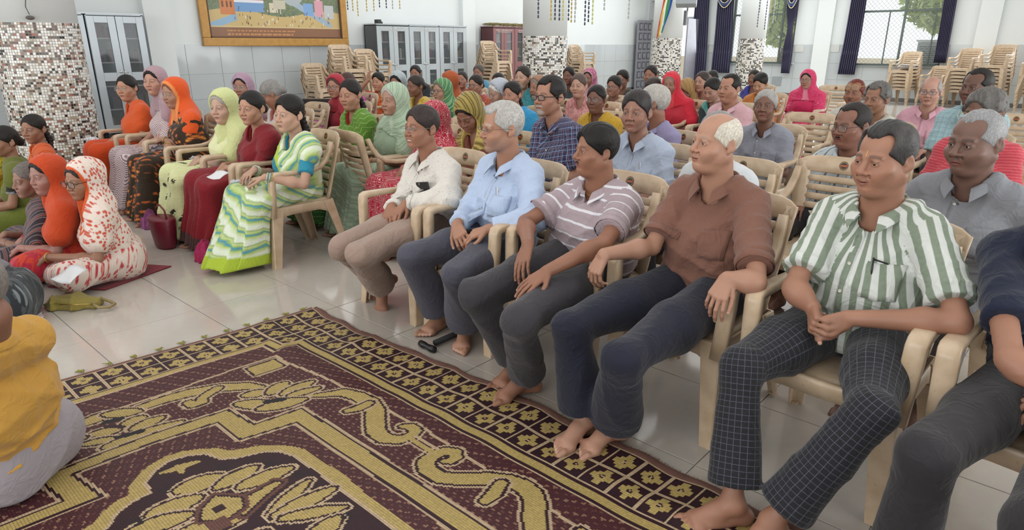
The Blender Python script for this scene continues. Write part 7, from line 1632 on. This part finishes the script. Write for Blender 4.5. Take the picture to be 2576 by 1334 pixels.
# men behind
A_(1610, 280, 'stern man in pale blue grey shirt with pen in pocket', shirt('#a9b4c8', 1.3, hem=.05), trou('plain', '#33343a'), v=3.50, A=20, pitch=2, lod=0, fem=0, skin='#8d6250', hair='short', haircol='#221e1f', haircol2='#5a5254', vol=.006, g=dict(old=1, nose=1.15, smile=-.8, tilak='#c8a060', browk=.8), seed=81)
A_(1657, 259, 'white haired man in lavender shirt turned away beside the stern man', shirt('#8d86a8', 1.35, pocket=0), trou('plain', '#33343a'), A=100, pitch=4, lod=1, fem=0, skin='#8a5c46', hair='short', haircol='#b5b1aa', haircol2='#8f8a84', vol=.004, glasses=dict(rim='#7a7068', thick=.001), g=dict(old=1), seed=82, by=-25)
A_(1812, 338, 'man in white shirt sitting directly behind the brown polo shirt, head hidden', shirt('#cfd3d8', 1.9), trou('plain', '#3a3a40'), v=3.30, A=40, lod=1, fem=0, skin='#8f6048', hair='thin', haircol='#8a8684', seed=83, hands='thigh')
A_(1931, 266, 'thin old man in grey half sleeved shirt with eyeglass case in pocket', shirt(('pinstripe', '#8a8c98', '#6d7080'), .85), trou('plain', '#4a4a50'), A=10, pitch=-4, lod=1, fem=0, skin='#6f4a3a', hair='short', haircol='#a8a5a2', haircol2='#6d6a68', vol=-.002, g=dict(old=1, fat=-.3, nose=1.2), fat=0, bw=.93, seed=84, by=0)
A_(2149, 313, 'man with moustache and glasses in white shirt with grey stripes, arm stretched out', shirt(('widestripe', '#b9c2c6', '#6d7076', '#8b9096'), 1.85, hem=.05), trou('pinstripe', '#1c1c20', '#3a3a40'), v=4.1, A=40, pitch=6, lod=1, fem=0, skin='#7d5241', hair='short', haircol='#221d1b', rec=1.1, glasses=dict(rim='#3a2c26', thick=.0014), g=dict(moust='#1a1614', fat=.6, smile=-.5, nose=1.2), fat=.5, seed=85, hands='thigh')
A_(2154, 232, 'man with glasses pushed up on his forehead in cream shirt', shirt('#c3c0b6', 1.4), trou('plain', '#4a4a4c'), A=18, lod=1, fem=0, skin='#845640', hair='thin', haircol='#6b2d22', glasses=dict(rim='#c9b060', z=.058, y=-.096), g=dict(old=.8, moust='#4a3a34', fat=.2), seed=86, vol=-.003, rec=1.0)
A_(2210, 247, 'grey haired man in cream checked shirt looking left', shirt(('grid', '#c4c3b6', '#8f9088'), .9), trou('plain', '#4a4a4c'), A=30, pitch=6, lod=1, fem=0, skin='#8c6149', hair='curly', haircol='#6d6a67', haircol2='#3a3836', rec=.5, g=dict(old=.7, nose=1.2), seed=87)
A_(2342, 229, 'bald man in pale pink shirt with rectangular glasses in the last row', shirt('#c99aa8', 1.5), trou('plain', '#3a3a42'), A=8, pitch=4, lod=1, fem=0, skin='#a87c6a', hair='bald', haircol='#9a9490', rec=.3, glasses=dict(rim='#4a5060', thick=.0018, h_=.014), g=dict(old=1, fat=.3), seed=88, by=4)
A_(2461, 218, 'dark balding man in pale aqua checked shirt above the grey haired man', shirt(('check', '#94aeb4', '#7896a0', '#a6bec2'), .9), trou('plain', '#33343a'), v=5.6, A=32, lod=1, fem=0, skin='#5e3e30', hair='short', haircol='#171412', rec=1.2, g=dict(fat=.6, nose=1.2, smile=-.3), fat=.5, seed=89, bw=1.05)
A_(2480, 281, 'man in coral red striped polo shirt with wire glasses, curly grey hair', dict(mat=('hstripe2', '#b8404e', '#c65a62'), sleeve=.8, placket=.3, pocket=0), trou('plain', '#3a3a40'), v=4.5, A=35, pitch=10, lod=1, fem=0, skin='#6b4736', hair='curly', haircol='#6a6764', haircol2='#2e2c2b', glasses=dict(rim='#b89a60', thick=.0012), g=dict(old=.7), fat=.9, bw=1.08, seed=90)
A_(2461, 353, 'heavy man in grey short sleeved shirt, hand over the armrest, frowning', shirt('#84868c', .85, hem=.02, pocx=.06), trou('plain', '#5a5b60'), v=3.25, A=35, pitch=8, lod=0, fem=0, skin='#6f5044', hair='thin', haircol='#9a9a9c', haircol2='#5a5a5c', rec=.9, vol=-.002, g=dict(old=1, fat=1, smile=-1, nose=1.35), fat=1, bw=1.06, hands='arms', seed=91, hs=1.03)

# relax chair positions along each row so that neighbours do not sit in one another
rows = {}
for p in PEOPLE:
    if p['chair']: p['cu'] = p['cu'] if p['cu'] is not None else p['h'][0]; rows.setdefault(round((p['h'][1] - 2.4) / .55), []).append(p)
for ps in rows.values():
    ps.sort(key=lambda p: p['cu'])
    for it in range(40):
        for a, b in zip(ps, ps[1:]):
            gap = .565 - (b['cu'] - a['cu'])
            if gap > 0 and abs(a['h'][1] - b['h'][1]) < .5: fa, fb = a['pxj'] is not None, b['pxj'] is not None; a['cu'] -= 0 if fa else gap * (.5 if not fb else 1); b['cu'] += 0 if fb else gap * (.5 if not fa else 1)
FULL = {}
for p in PEOPLE:
    h = p['h']; rz = R(p['by']); cu = p['cu'] if p['cu'] is not None else h[0]; off = cu - h[0]; off = max(-.16, min(.16, off)); loc = (h[0] + off, h[1] - .0, 0); hx = -off
    hl = L3((h[0], h[1], h[2]), loc, rz)
    J = seat_pose(hl[0], h[2], 0, p['hands'], p['slouch'], px=p['pxj'], loc=loc, rz=rz, splay=1.0 if p['fem'] else 1.25)
    if p['Jx']: J.update(p['Jx'])
    sp = dict(J=J, loc=loc, rz=rz, yaw=p['yaw'] - p['by'], pitch=p['pitch'], roll=p['roll'], lod=p['lod'], fem=p['fem'], label=p['label'], top=p['top'], low=p['low'], **p['k'])
    if p['lod'] == 2: sp['footvis'] = 0
    ob = person(sp); FULL[p['label'][:40]] = (ob, sp)
    if p['chair']: nm = p['label'].split(',')[0]; place_chair(loc[0], h[1] - .065, rz * .5, 'beige plastic armchair occupied by the ' + ' '.join(nm.split()[:10]))
# ------------------------------------------------------------------ seated on the floor at the left
def floor_pose(z, pel=0.0, lean=0.0, wrL=(.10, -.28, .22), wrR=(-.10, -.28, .22), kn=.30, head=(0, 0)):
    J = dict(head=(head[0], -lean + head[1], z), pelvis=(0, .06, .13), shL=(.165 + head[0] * .7, .03 + (head[1] - lean) * .75, z - .215), shR=(-.165 + head[0] * .7, .03 + (head[1] - lean) * .75, z - .215), neck=(head[0] * .8, .02 + (head[1] - lean) * .8, z - .165), hpL=(.09, .03, .12), hpR=(-.09, .03, .12),
             knL=(kn, -.24, .13), knR=(-kn, -.24, .13), anL=(-.10, -.34, .065), anR=(.12, -.26, .065), toL=(-1, -.35, -.1), toR=(1, -.35, -.1), upL=(0, -.5, 1), upR=(0, -.5, 1), wrL=wrL, wrR=wrR, hdL=(-.5, -.7, -.35), hdR=(.5, -.7, -.35), hnL=(0, .1, -1), hnR=(0, .1, -1))
    for s, sg in (('L', 1), ('R', -1)): J['el' + s] = ik(J['sh' + s], J['wr' + s], .27, .245, (sg * .8, .5, -.8))
    return J
def floor_person(px, py, z, A, by, label, top, low, lod=1, fem=1, pitch=6, lean=.06, head=(0, 0), Jx=None, base=None, kn=.30, **k):
    h = at(px, py, z=z); rz = R(by); tc = math.degrees(math.atan2(-h[1], -h[0])); yaw = (tc - A - 270 + 540) % 360 - 180
    c, s = math.cos(rz), math.sin(rz); dx, dy = head[0], -lean + head[1]; loc = (h[0] - (c * dx - s * dy), h[1] - (s * dx + c * dy), 0)
    if base is not None: loc = (base[0], base[1], 0); q = L3(h, loc, rz); head = (q[0], q[1] + lean)
    J = floor_pose(z, lean=lean, head=head, kn=kn); J.update(Jx or {})
    return person(dict(J=J, loc=loc, rz=rz, yaw=yaw - by, pitch=pitch, lod=lod, fem=fem, label=label, top=top, low=low, zmin=.0, **k))
floor_person(207, 452, .66, 55, -12, 'woman on the floor in white saree with red roses over her head, black glasses', bl('#c2481f', .75, bord=.03), dict(mat=('roses', '#d6c6bc', '#c2605a', '#a8304a', .32), type='floor'), lod=0, pitch=8, lean=.07,
    veil=dict(mat=('roses', '#dccdc2', '#c0625c', '#c8501f', .32), drape=.55, open=.012, bw=.026, back=.015, len=.30), pallu=dict(mat=('roses', '#dccdc2', '#c0625c', '#b08a5a', .32), cover=.35, o=.02), skin='#8f6248', hair='woman', haircol='#241a16', glasses=dict(rim='#171310', w_=.024, h_=.019, thick=.0020), g=dict(smile=.8, bindi='#8a1818', old=.4), seed=101,
    Jx=dict(wrL=(.02, -.34, .20), wrR=(-.10, -.30, .21)), bangles=dict(L=['#c9a24a']))
floor_person(117, 440, .66, 60, -15, 'woman on the floor in orange and red saree covering her black hair', bl('#b03a1c'), dict(mat=('floral', '#b0283a', '#c0402a', '#a02040'), type='floor'), lod=1,
    veil=dict(mat=('plain', '#bd451f', '#b8382a', '#8a2048'), drape=.6, open=.03, bw=.0, len=.3), skin='#93665a', hair='woman', haircol='#171312', vol=.006, g=dict(old=.6, fat=.6, smile=-.3), seed=102)
floor_person(74, 452, .60, 70, -18, 'grey haired old woman on the floor in dark striped shawl, partly hidden', dict(mat=('leheriya', '#3a3438', '#7a7078', '#9a5a50'), sleeve=1.4, neck='deep', name='kurta'), dict(mat=('leheriya', '#3a3438', '#7a7078', '#9a5a50'), type='floor'), lod=1,
    pallu=dict(mat=('leheriya', '#3a3438', '#7d737a', '#a06056'), both=1, edge=0, cover=.7), skin='#86604e', hair='woman', haircol='#6a625e', g=dict(old=1), seed=103)
floor_person(84, 324, .78, 42, -8, 'woman in orange striped saree sitting on the floor against the mosaic column', bl('#c0441c', .7), dict(mat=('leheriya', '#c2461c', '#d87a3a', '#b02a1a'), type='floor'), lod=1, lean=.0,
    pallu=dict(mat=('leheriya', '#c44a1e', '#dc8440', '#b02a1a'), cover=.6, both=1, edge=0), skin='#8c6049', hair='woman', haircol='#1b1614', bun=2, g=dict(bindi='#8a1818', nose=1.1), seed=104)
floor_person(8, 356, .74, 65, -15, 'woman in olive green saree and black blouse at the left edge, low bun', bl('#1d1b18', .7, bord=.012), dict(mat=('plain', '#66702a'), type='floor'), lod=1, pitch=4,
    pallu=dict(mat=('plain', '#5f6428', '#5f6428', '#8a8a40'), cover=.3), skin='#8a5e46', hair='woman', haircol='#171310', seed=105)
floor_person(-50, 330, .74, 50, -10, 'woman with yellow green head cloth at the far left edge behind the olive saree', bl('#b0b030'), dict(mat=('plain', '#8a9030'), type='floor'), lod=2, veil=dict(mat=('floral', '#a8b02c', '#c8c840', '#6a8a30'), drape=.5), skin='#8a5e46', hair='woman', seed=106)
floor_person(-180, 600, .50, 90, -30, 'person bowed forward in dark paisley dress with grey shawl, seen from the back', dict(mat=('floral', '#2e3236', '#4a5054', '#6a7074'), sleeve=1.2, neck='deep', name='kurta'), dict(mat=('floral', '#2c3034', '#4c5256', '#787e82'), type='floor'), lod=1, pitch=35, lean=.20,
    veil=dict(mat=('plain', '#77757a', '#77757a', '#77757a'), drape=.7, len=.2, open=.02), skin='#8a5e46', hair='woman', seed=107, fat=1.0, bw=1.15)
floor_person(-92, 745, .80, 105, -52, 'man in mustard yellow shirt and grey trousers sitting on the mat at the left edge', dict(mat=('plain', '#c29343'), sleeve=1.75, hem=.05, pocket=0, neck='collar', fold=1.1), dict(mat=('plain', '#9a9298'), type='floor', name='trousers'), lod=0, fem=0, pitch=15, lean=.03, base=at(8, 1120, z=.14), kn=.2,
    skin='#7c5442', hair='thin', haircol='#6a625c', haircol2='#a8a29c', rec=.6, fat=.5, bw=1.0, seed=108)

# ------------------------------------------------------------------ empty chairs (placed by where their round badge is seen) and stacks
for (x, y, lb) in ((2120, 419, 'empty beige armchair between the brown polo shirt and the striped shirt, red badge showing'), (2041, 297, 'empty beige armchair behind the white and grey striped shirt, badge on top rail'), (1183, 308, 'empty beige armchair behind the laughing man and the pale blue shirt'),
                   (800, 268, 'empty beige armchair behind the lime saree woman, badge on its top rail'), (2102, 222, 'empty beige armchair beside the bright pink saree by the window wall'), (1696, 262, 'empty beige armchair before the scarlet head cloth woman'), (2556, 300, 'empty beige armchair at the right edge behind the coral polo shirt')):
    p = at(x, y, z=.832); place_chair(p[0], p[1] - .312, 0, lb, 'empty armchairs among the audience')
p = at(880, 402, z=.65); place_chair(p[0] + .05, p[1] + .30, R(170), 'empty beige armchair turned away, its slatted back towards the aisle', 'empty armchairs among the audience')
p = at(2540, 1010, z=.42); 
ORD = ['bottom', 'second', 'third', 'fourth', 'fifth', 'sixth', 'seventh', 'eighth', 'ninth', 'tenth', 'eleventh', 'twelfth', 'thirteenth', 'fourteenth']
def named_stack(u, v, rz, n, where):
    global STACK0
    for k in range(n):
        if STACK0 is None: STACK0 = ALLM.build('plastic_chair', M_pl, smooth=False); o = STACK0
        else: o = STACK0.copy(); COL.objects.link(o)
        o.location = (u + .028 * k * math.sin(rz), v - .028 * k * math.cos(rz), .085 * k); o.rotation_euler = (0, 0, rz)
        tag(o, '%s chair from the floor in the stack %s' % (ORD[k] if k else 'lowest', where), 'chair', 'stacked chairs ' + where)
W90 = R(90)
def vat(x, u): r = _ray(x, 150); return r[1] * u / r[0]
named_stack(-11.5, vat(800, -11.5), W90, 4, 'under the right end of the framed picture')
named_stack(-11.55, vat(862, -11.55), W90, 8, 'tallest one right of the framed picture')
named_stack(-11.5, vat(925, -11.5), W90, 7, 'in front of the first pale cupboard')
named_stack(-11.5, vat(1232, -11.5), W90, 9, 'beside the maroon cupboard')
named_stack(-11.5, vat(1450, -11.5), W90, 8, 'just right of the middle mosaic column')
for x, y, n, wh in ((2263, 262, 6, 'before the large window holding paper'), (2339, 266, 2, 'lowest pile between two tall piles'), (2408, 270, 7, 'right of the large window, first tall pile'), (2488, 276, 8, 'right of the large window, second tall pile'), (2592, 284, 6, 'cut off by the right edge')):
    p = at(x, y, z=0); named_stack(p[0], p[1] + .1, R(-12), n, wh)
p = at(2263, 262, z=0); m = MB(); rs = random.Random(2)
for k in range(5): m.box((rs.uniform(-.05, .05), rs.uniform(-.05, .05), .01 + k * .02), (.34, .26, .012), (rs.uniform(-.1, .1), rs.uniform(-.1, .1), rs.uniform(-.5, .5)))
o = m.build('paper_bundle', mat('white_paper', '#d2d3d6', .7)); o.location = (p[0] + .02, p[1] + .0, .43 + .425 + .03); tag(o, 'bundle of white papers lying on the chair stack before the large window', 'papers')

# ------------------------------------------------------------------ small belongings
def lay(name, o, label, cat, loc, rz=0, group=None): o.location = loc; o.rotation_euler = (0, 0, rz); tag(o, label, cat, group); return o
# black folding stick / umbrella on the floor by the second man's feet
p = at(1075, 872, z=.02); q = at(1180, 828, z=.02); um = empty('umbrella', (p[0], p[1], 0)); tag(um, 'closed black umbrella lying on the floor under the pale blue shirted man', 'umbrella'); d = np.array([q[0] - p[0], q[1] - p[1]]); d /= np.linalg.norm(d); n_ = np.array([-d[1], d[0]])
MB().tube([(d[0] * .05, d[1] * .05, .022), (d[0] * .50, d[1] * .50, .022)], [.016, .019], 10).build('canopy', mat('black_cloth', '#19191b', .7), um, True)
MB().tube([(-n_[0] * .055, -n_[1] * .055, .020), (-n_[0] * .03, -n_[1] * .03, .018), (0, 0, .02), (n_[0] * .03, n_[1] * .03, .02), (n_[0] * .055, n_[1] * .055, .022)], [.017, .019, .014, .019, .017], 10).build('handle', mat('black_plastic', '#121214', .35), um, True)
# folded red cloth under the rose saree, yellow handbag, white hankies
def cloth_lump(name, c, size, col, label, cat, seed, h=.05, pat=None, flat=False):
    rr = np.random.RandomState(seed)
    def f(P): q = P / np.array([size[0], size[1], h], F4); r = np.sqrt((q * q).sum(1)); return smax((r - 1) * h * .8 + .010 * wob(P, 22 / max(size), seed) * .5 + .35 * h * (1 - creases(P, (1, .4, 0), 5 / max(size), seed)) * .5, -P[:, 2], .004)
    v, fc = surface(f, (-size[0] * 1.3, -size[1] * 1.3, -.01), (size[0] * 1.3, size[1] * 1.3, h * 1.5), max(size) / 22)
    o = mk(name, v, fc, cloth(*(pat or ('plain', col))), None, True); set_attr(o, 'cuv', v); set_attr(o, 'bord', np.zeros(len(v)), 'FLOAT'); o.location = c; tag(o, label, cat); return o
q = at(432, 672, z=0); r_ = at(265, 732, z=0); s_ = at(240, 660, z=0)
mk('floor_cloth', [(*a[:2], .004) for a in (q, r_, at(120, 725, z=0), s_)] + [(*a[:2], .009) for a in (q, r_, at(120, 725, z=0), s_)], [(4, 5, 6, 7), (0, 1, 5, 4), (1, 2, 6, 5), (2, 3, 7, 6), (3, 0, 4, 7)], cloth('plain', '#7c1a28')); tag(bpy.data.objects['floor_cloth'], 'dark red cloth spread under the woman in the rose print saree', 'cloth')
p = at(184, 770, z=.0); bg = cloth_lump('handbag', (p[0], p[1], 0), (.20, .115), '#8a7c3c', 'flat olive yellow cloth handbag with sequins on the floor', 'bag', 5, h=.085); bg.rotation_euler = (0, 0, R(40))
sq = MB(); rs = random.Random(4)
for i in range(240): a, b_ = rs.gauss(-.05, .03), rs.gauss(.0, .045); sq.add([(a, b_, .090), (a + .006, b_, .096), (a + .003, b_ + .006, .094)], [(0, 1, 2)])
sq.build('sequins', mat('silver_sequin', '#d9d4c4', .2, .6), bg)['kind'] = 'stuff'
MB().tube([(.16, -.06, .04), (.22, -.09, .03), (.27, -.07, .025), (.27, -.02, .025), (.22, .01, .03), (.17, .02, .04)], .009, 8).build('strap', mat('beaded_strap', '#8a7a50', .5), bg, True)
MB().tube([(.0, -.10, .05), (.10, -.10, .05), (.17, -.075, .045)], .004, 5).build('zip', mat('brass_zip', '#a89050', .3, .7), bg, True)
p = at(182, 705, z=.0); cloth_lump('handkerchief', (p[0], p[1], 0.085), (.10, .08), '#b9b6bb', 'crumpled grey white cloth lying above the olive handbag', 'handkerchief', 7, h=.05)
p = at(85, 800, z=0); cloth_lump('plastic_packet', (p[0], p[1], 0), (.09, .05), '#c8b8bc', 'small white and red plastic packet on the floor beside the paisley dress', 'packet', 8, h=.02)
p = at(436, 618, z=0); pr = empty('purse', (p[0], p[1] - .05, 0)); tag(pr, 'maroon bucket shaped handbag on the floor before the pale yellow saree', 'bag')
MB().loft([[(r * math.cos(a) * 1.1, r * math.sin(a) * .7, z) for a in np.linspace(0, 2 * math.pi, 28, endpoint=False)] for r, z in ((.085, 0), (.10, .02), (.115, .12), (.125, .22), (.118, .235))]).build('body', mat('maroon_leather', '#6c1a2c', .4, bump=.3, bscale=90), pr, True)
MB().tube([(-.10, 0, .22), (-.08, 0, .30), (0, 0, .33), (.08, 0, .30), (.10, 0, .22)], .007, 8).build('handle', mat('maroon_leather', '#6c1a2c', .4), pr, True)
MB().tube([(-.125, -.02, .19), (.125, -.02, .19)], .003, 5).build('zip', mat('brass_zip', '#a89050', .3, .7), pr)
for (x, y, c, lb, sd_) in ((378, 556, '#8a4a78', 'mauve cloth bag on the floor beside the floral saree hem', 11), (518, 636, '#a82a5a', 'magenta bag tucked between the dark red and lime sarees', 12), (838, 530, '#24503a', 'dark green bag under the turned away chair', 13), (60, 560, '#3f90a8', 'turquoise cloth bag on the floor by the striped shawl', 14)):
    p = at(x, y, z=.06); cloth_lump('cloth_bag', (p[0], p[1], 0), (.10, .08), c, lb, 'bag', sd_, h=.17 if sd_ != 14 else .07)
# papers and hankies held in laps
def paper(x, y, z, w_, h, rz, label, col='#d6d6da'):
    p = at(x, y, z=z); n = 6; m = MB(); V = []
    for i in range(n + 1):
        for j in range(n + 1): a, b_ = (i / n - .5) * w_, (j / n - .5) * h; V.append((a, b_, .012 * math.sin(a * 30 + b_ * 22)))
    m.add(V, [(i * (n + 1) + j, (i + 1) * (n + 1) + j, (i + 1) * (n + 1) + j + 1, i * (n + 1) + j + 1) for i in range(n) for j in range(n)]); o = m.build('paper', mat('white_paper', '#d2d3d6', .7), smooth=True); o.modifiers.new('t', 'SOLIDIFY').thickness = .0015
    o.location = p; o.rotation_euler = (R(20), R(8), R(rz)); tag(o, label, 'paper')
def hanky(x, y, z, s1, s2, label, sd_, rz=0, col='#cfccd2'):
    p = at(x, y, z=z); o = cloth_lump('handkerchief', (p[0], p[1], p[2]), (s1, s2), col, label, 'handkerchief', sd_, h=.03); o.rotation_euler = (0, 0, R(rz))
paper(548, 440, .63, .12, .09, 20, 'white paper held by the woman in the dark red saree')
hanky(610, 460, .555, .10, .06, 'white embroidered handkerchief on the lap of the lime saree', 21, 30)
hanky(505, 400, .565, .10, .05, 'white handkerchief on the lap of the pale yellow saree', 22, 40)
hanky(405, 375, .575, .09, .04, 'white handkerchief on the lap of the black floral saree', 23, 45)
hanky(318, 355, .575, .09, .035, 'white handkerchief on the knee of the mauve zigzag dress', 24, 30)
hanky(232, 352, .57, .09, .05, 'white handkerchief on the knee of the plain orange saree', 25, 30)
paper(985, 380, .66, .09, .13, 60, 'white card held by the old woman in the sage green saree')
paper(88, 612, .18, .16, .12, 10, 'white paper on the lap of the red and orange saree')
paper(175, 690, .20, .13, .14, 30, 'white printed card held by the woman in the rose print saree')
# pieces carried in shirt pockets
def fr(key): 
    for k, v in FULL.items():
        if k.startswith(key): return v
def in_pocket(key, name, build, label, cat, dx=.055, dz=-.02):
    b_, sp = fr(key); po = sp['_pose']; nb, UP = po['nb'], po['UP']; z1 = float((nb - po['pel']) @ UP - .155); x0 = sp['top'].get('pocx', .035); p = sp['_on_front'](x0 + dx, z1 + dz, .006); o = build(); M = Matrix((po['sd'], -po['FWD'], UP)).transposed().to_4x4()
    o.matrix_world = Matrix.Translation(b_.location) @ Matrix.Rotation(b_.rotation_euler[2], 4, 'Z') @ Matrix.Translation(Vector(p)) @ M; tag(o, label, cat)
def pen(c):
    def f():
        r = empty('pen'); MB().cyl((0, 0, -.06), .0042, .09, 10).build('barrel', mat('pen_body_' + c[1:], c, .3), r, True); MB().box((0, -.006, .012), (.003, .002, .04)).build('clip', mat('chrome', '#d8d8d8', .15, .9), r); return r
    return f
in_pocket('white haired man in pale blue', 'pen', pen('#e6e8ea'), 'white pen clipped in the pocket of the pale blue shirt', 'pen', .02, .01)
in_pocket('stern man', 'pen', pen('#d8dadf'), 'silver pen in the pocket of the stern man', 'pen', .04, .01)
def phone():
    r = empty('phone'); MB().box((0, 0, 0), (.062, .009, .12), (0, R(78), 0)).build('body', mat('black_plastic', '#121214', .35), r, bevel=.003); MB().cyl((-.030, -.005, .014), .008, .002, 14, axis='Y').build('camera_lens', mat('lens_glass', '#50555c', .1), r, True); return r
in_pocket('man in cream dotted', 'phone', phone, 'dark phone sticking out of the pocket of the cream dotted shirt', 'phone', .055, .012)
def specs():
    r = empty('reading_glasses'); MB().tube([(0, -.010, .022), (.002, -.013, -.03), (.004, -.014, -.080), (.022, -.013, -.115)], .0032, 6).tube([(0, -.009, .016), (.045, -.006, .010)], .003, 6).build('temple', mat('black_plastic', '#121214', .35), r, True); return r
in_pocket('man in green and white striped', 'glasses', specs, 'folded black spectacles hanging from the pocket of the green striped shirt', 'spectacles', .02, .0)
def case():
    r = MB().box((0, 0, 0), (.085, .012, .045), (0, R(-6), 0)).build('wallet', mat('black_leather', '#1a1a1c', .5), bevel=.004); return r
in_pocket('heavy man in grey', 'wallet', case, 'black wallet sticking out of the breast pocket of the heavy man in grey', 'wallet', -.15, .0)
# long low bench with dark cover behind the women
p = at(560, 262, z=.55); q = at(850, 262, z=.55); L_ = float(np.hypot(p[0] - q[0], p[1] - q[1])); an_ = math.atan2(q[1] - p[1], q[0] - p[0]); bn = empty('bench', ((p[0] + q[0]) / 2, (p[1] + q[1]) / 2, 0)); bn.rotation_euler = (0, 0, an_); tag(bn, 'long low bench with dark brown cover behind the seated women', 'bench')
MB().box((0, 0, .40), (L_, .42, .10)).build('seat', mat('dark_brown_cover', '#2c211f', .7), bn, bevel=.02); MB().box((0, .2, .52), (L_, .05, .2)).build('backrest', mat('dark_brown_cover', '#2c211f', .7), bn, bevel=.02)
for sx in (-.45, -.15, .15, .32): MB().box((L_ * sx, 0, .175), (.05, .36, .35)).build('leg', M_dark, bn)
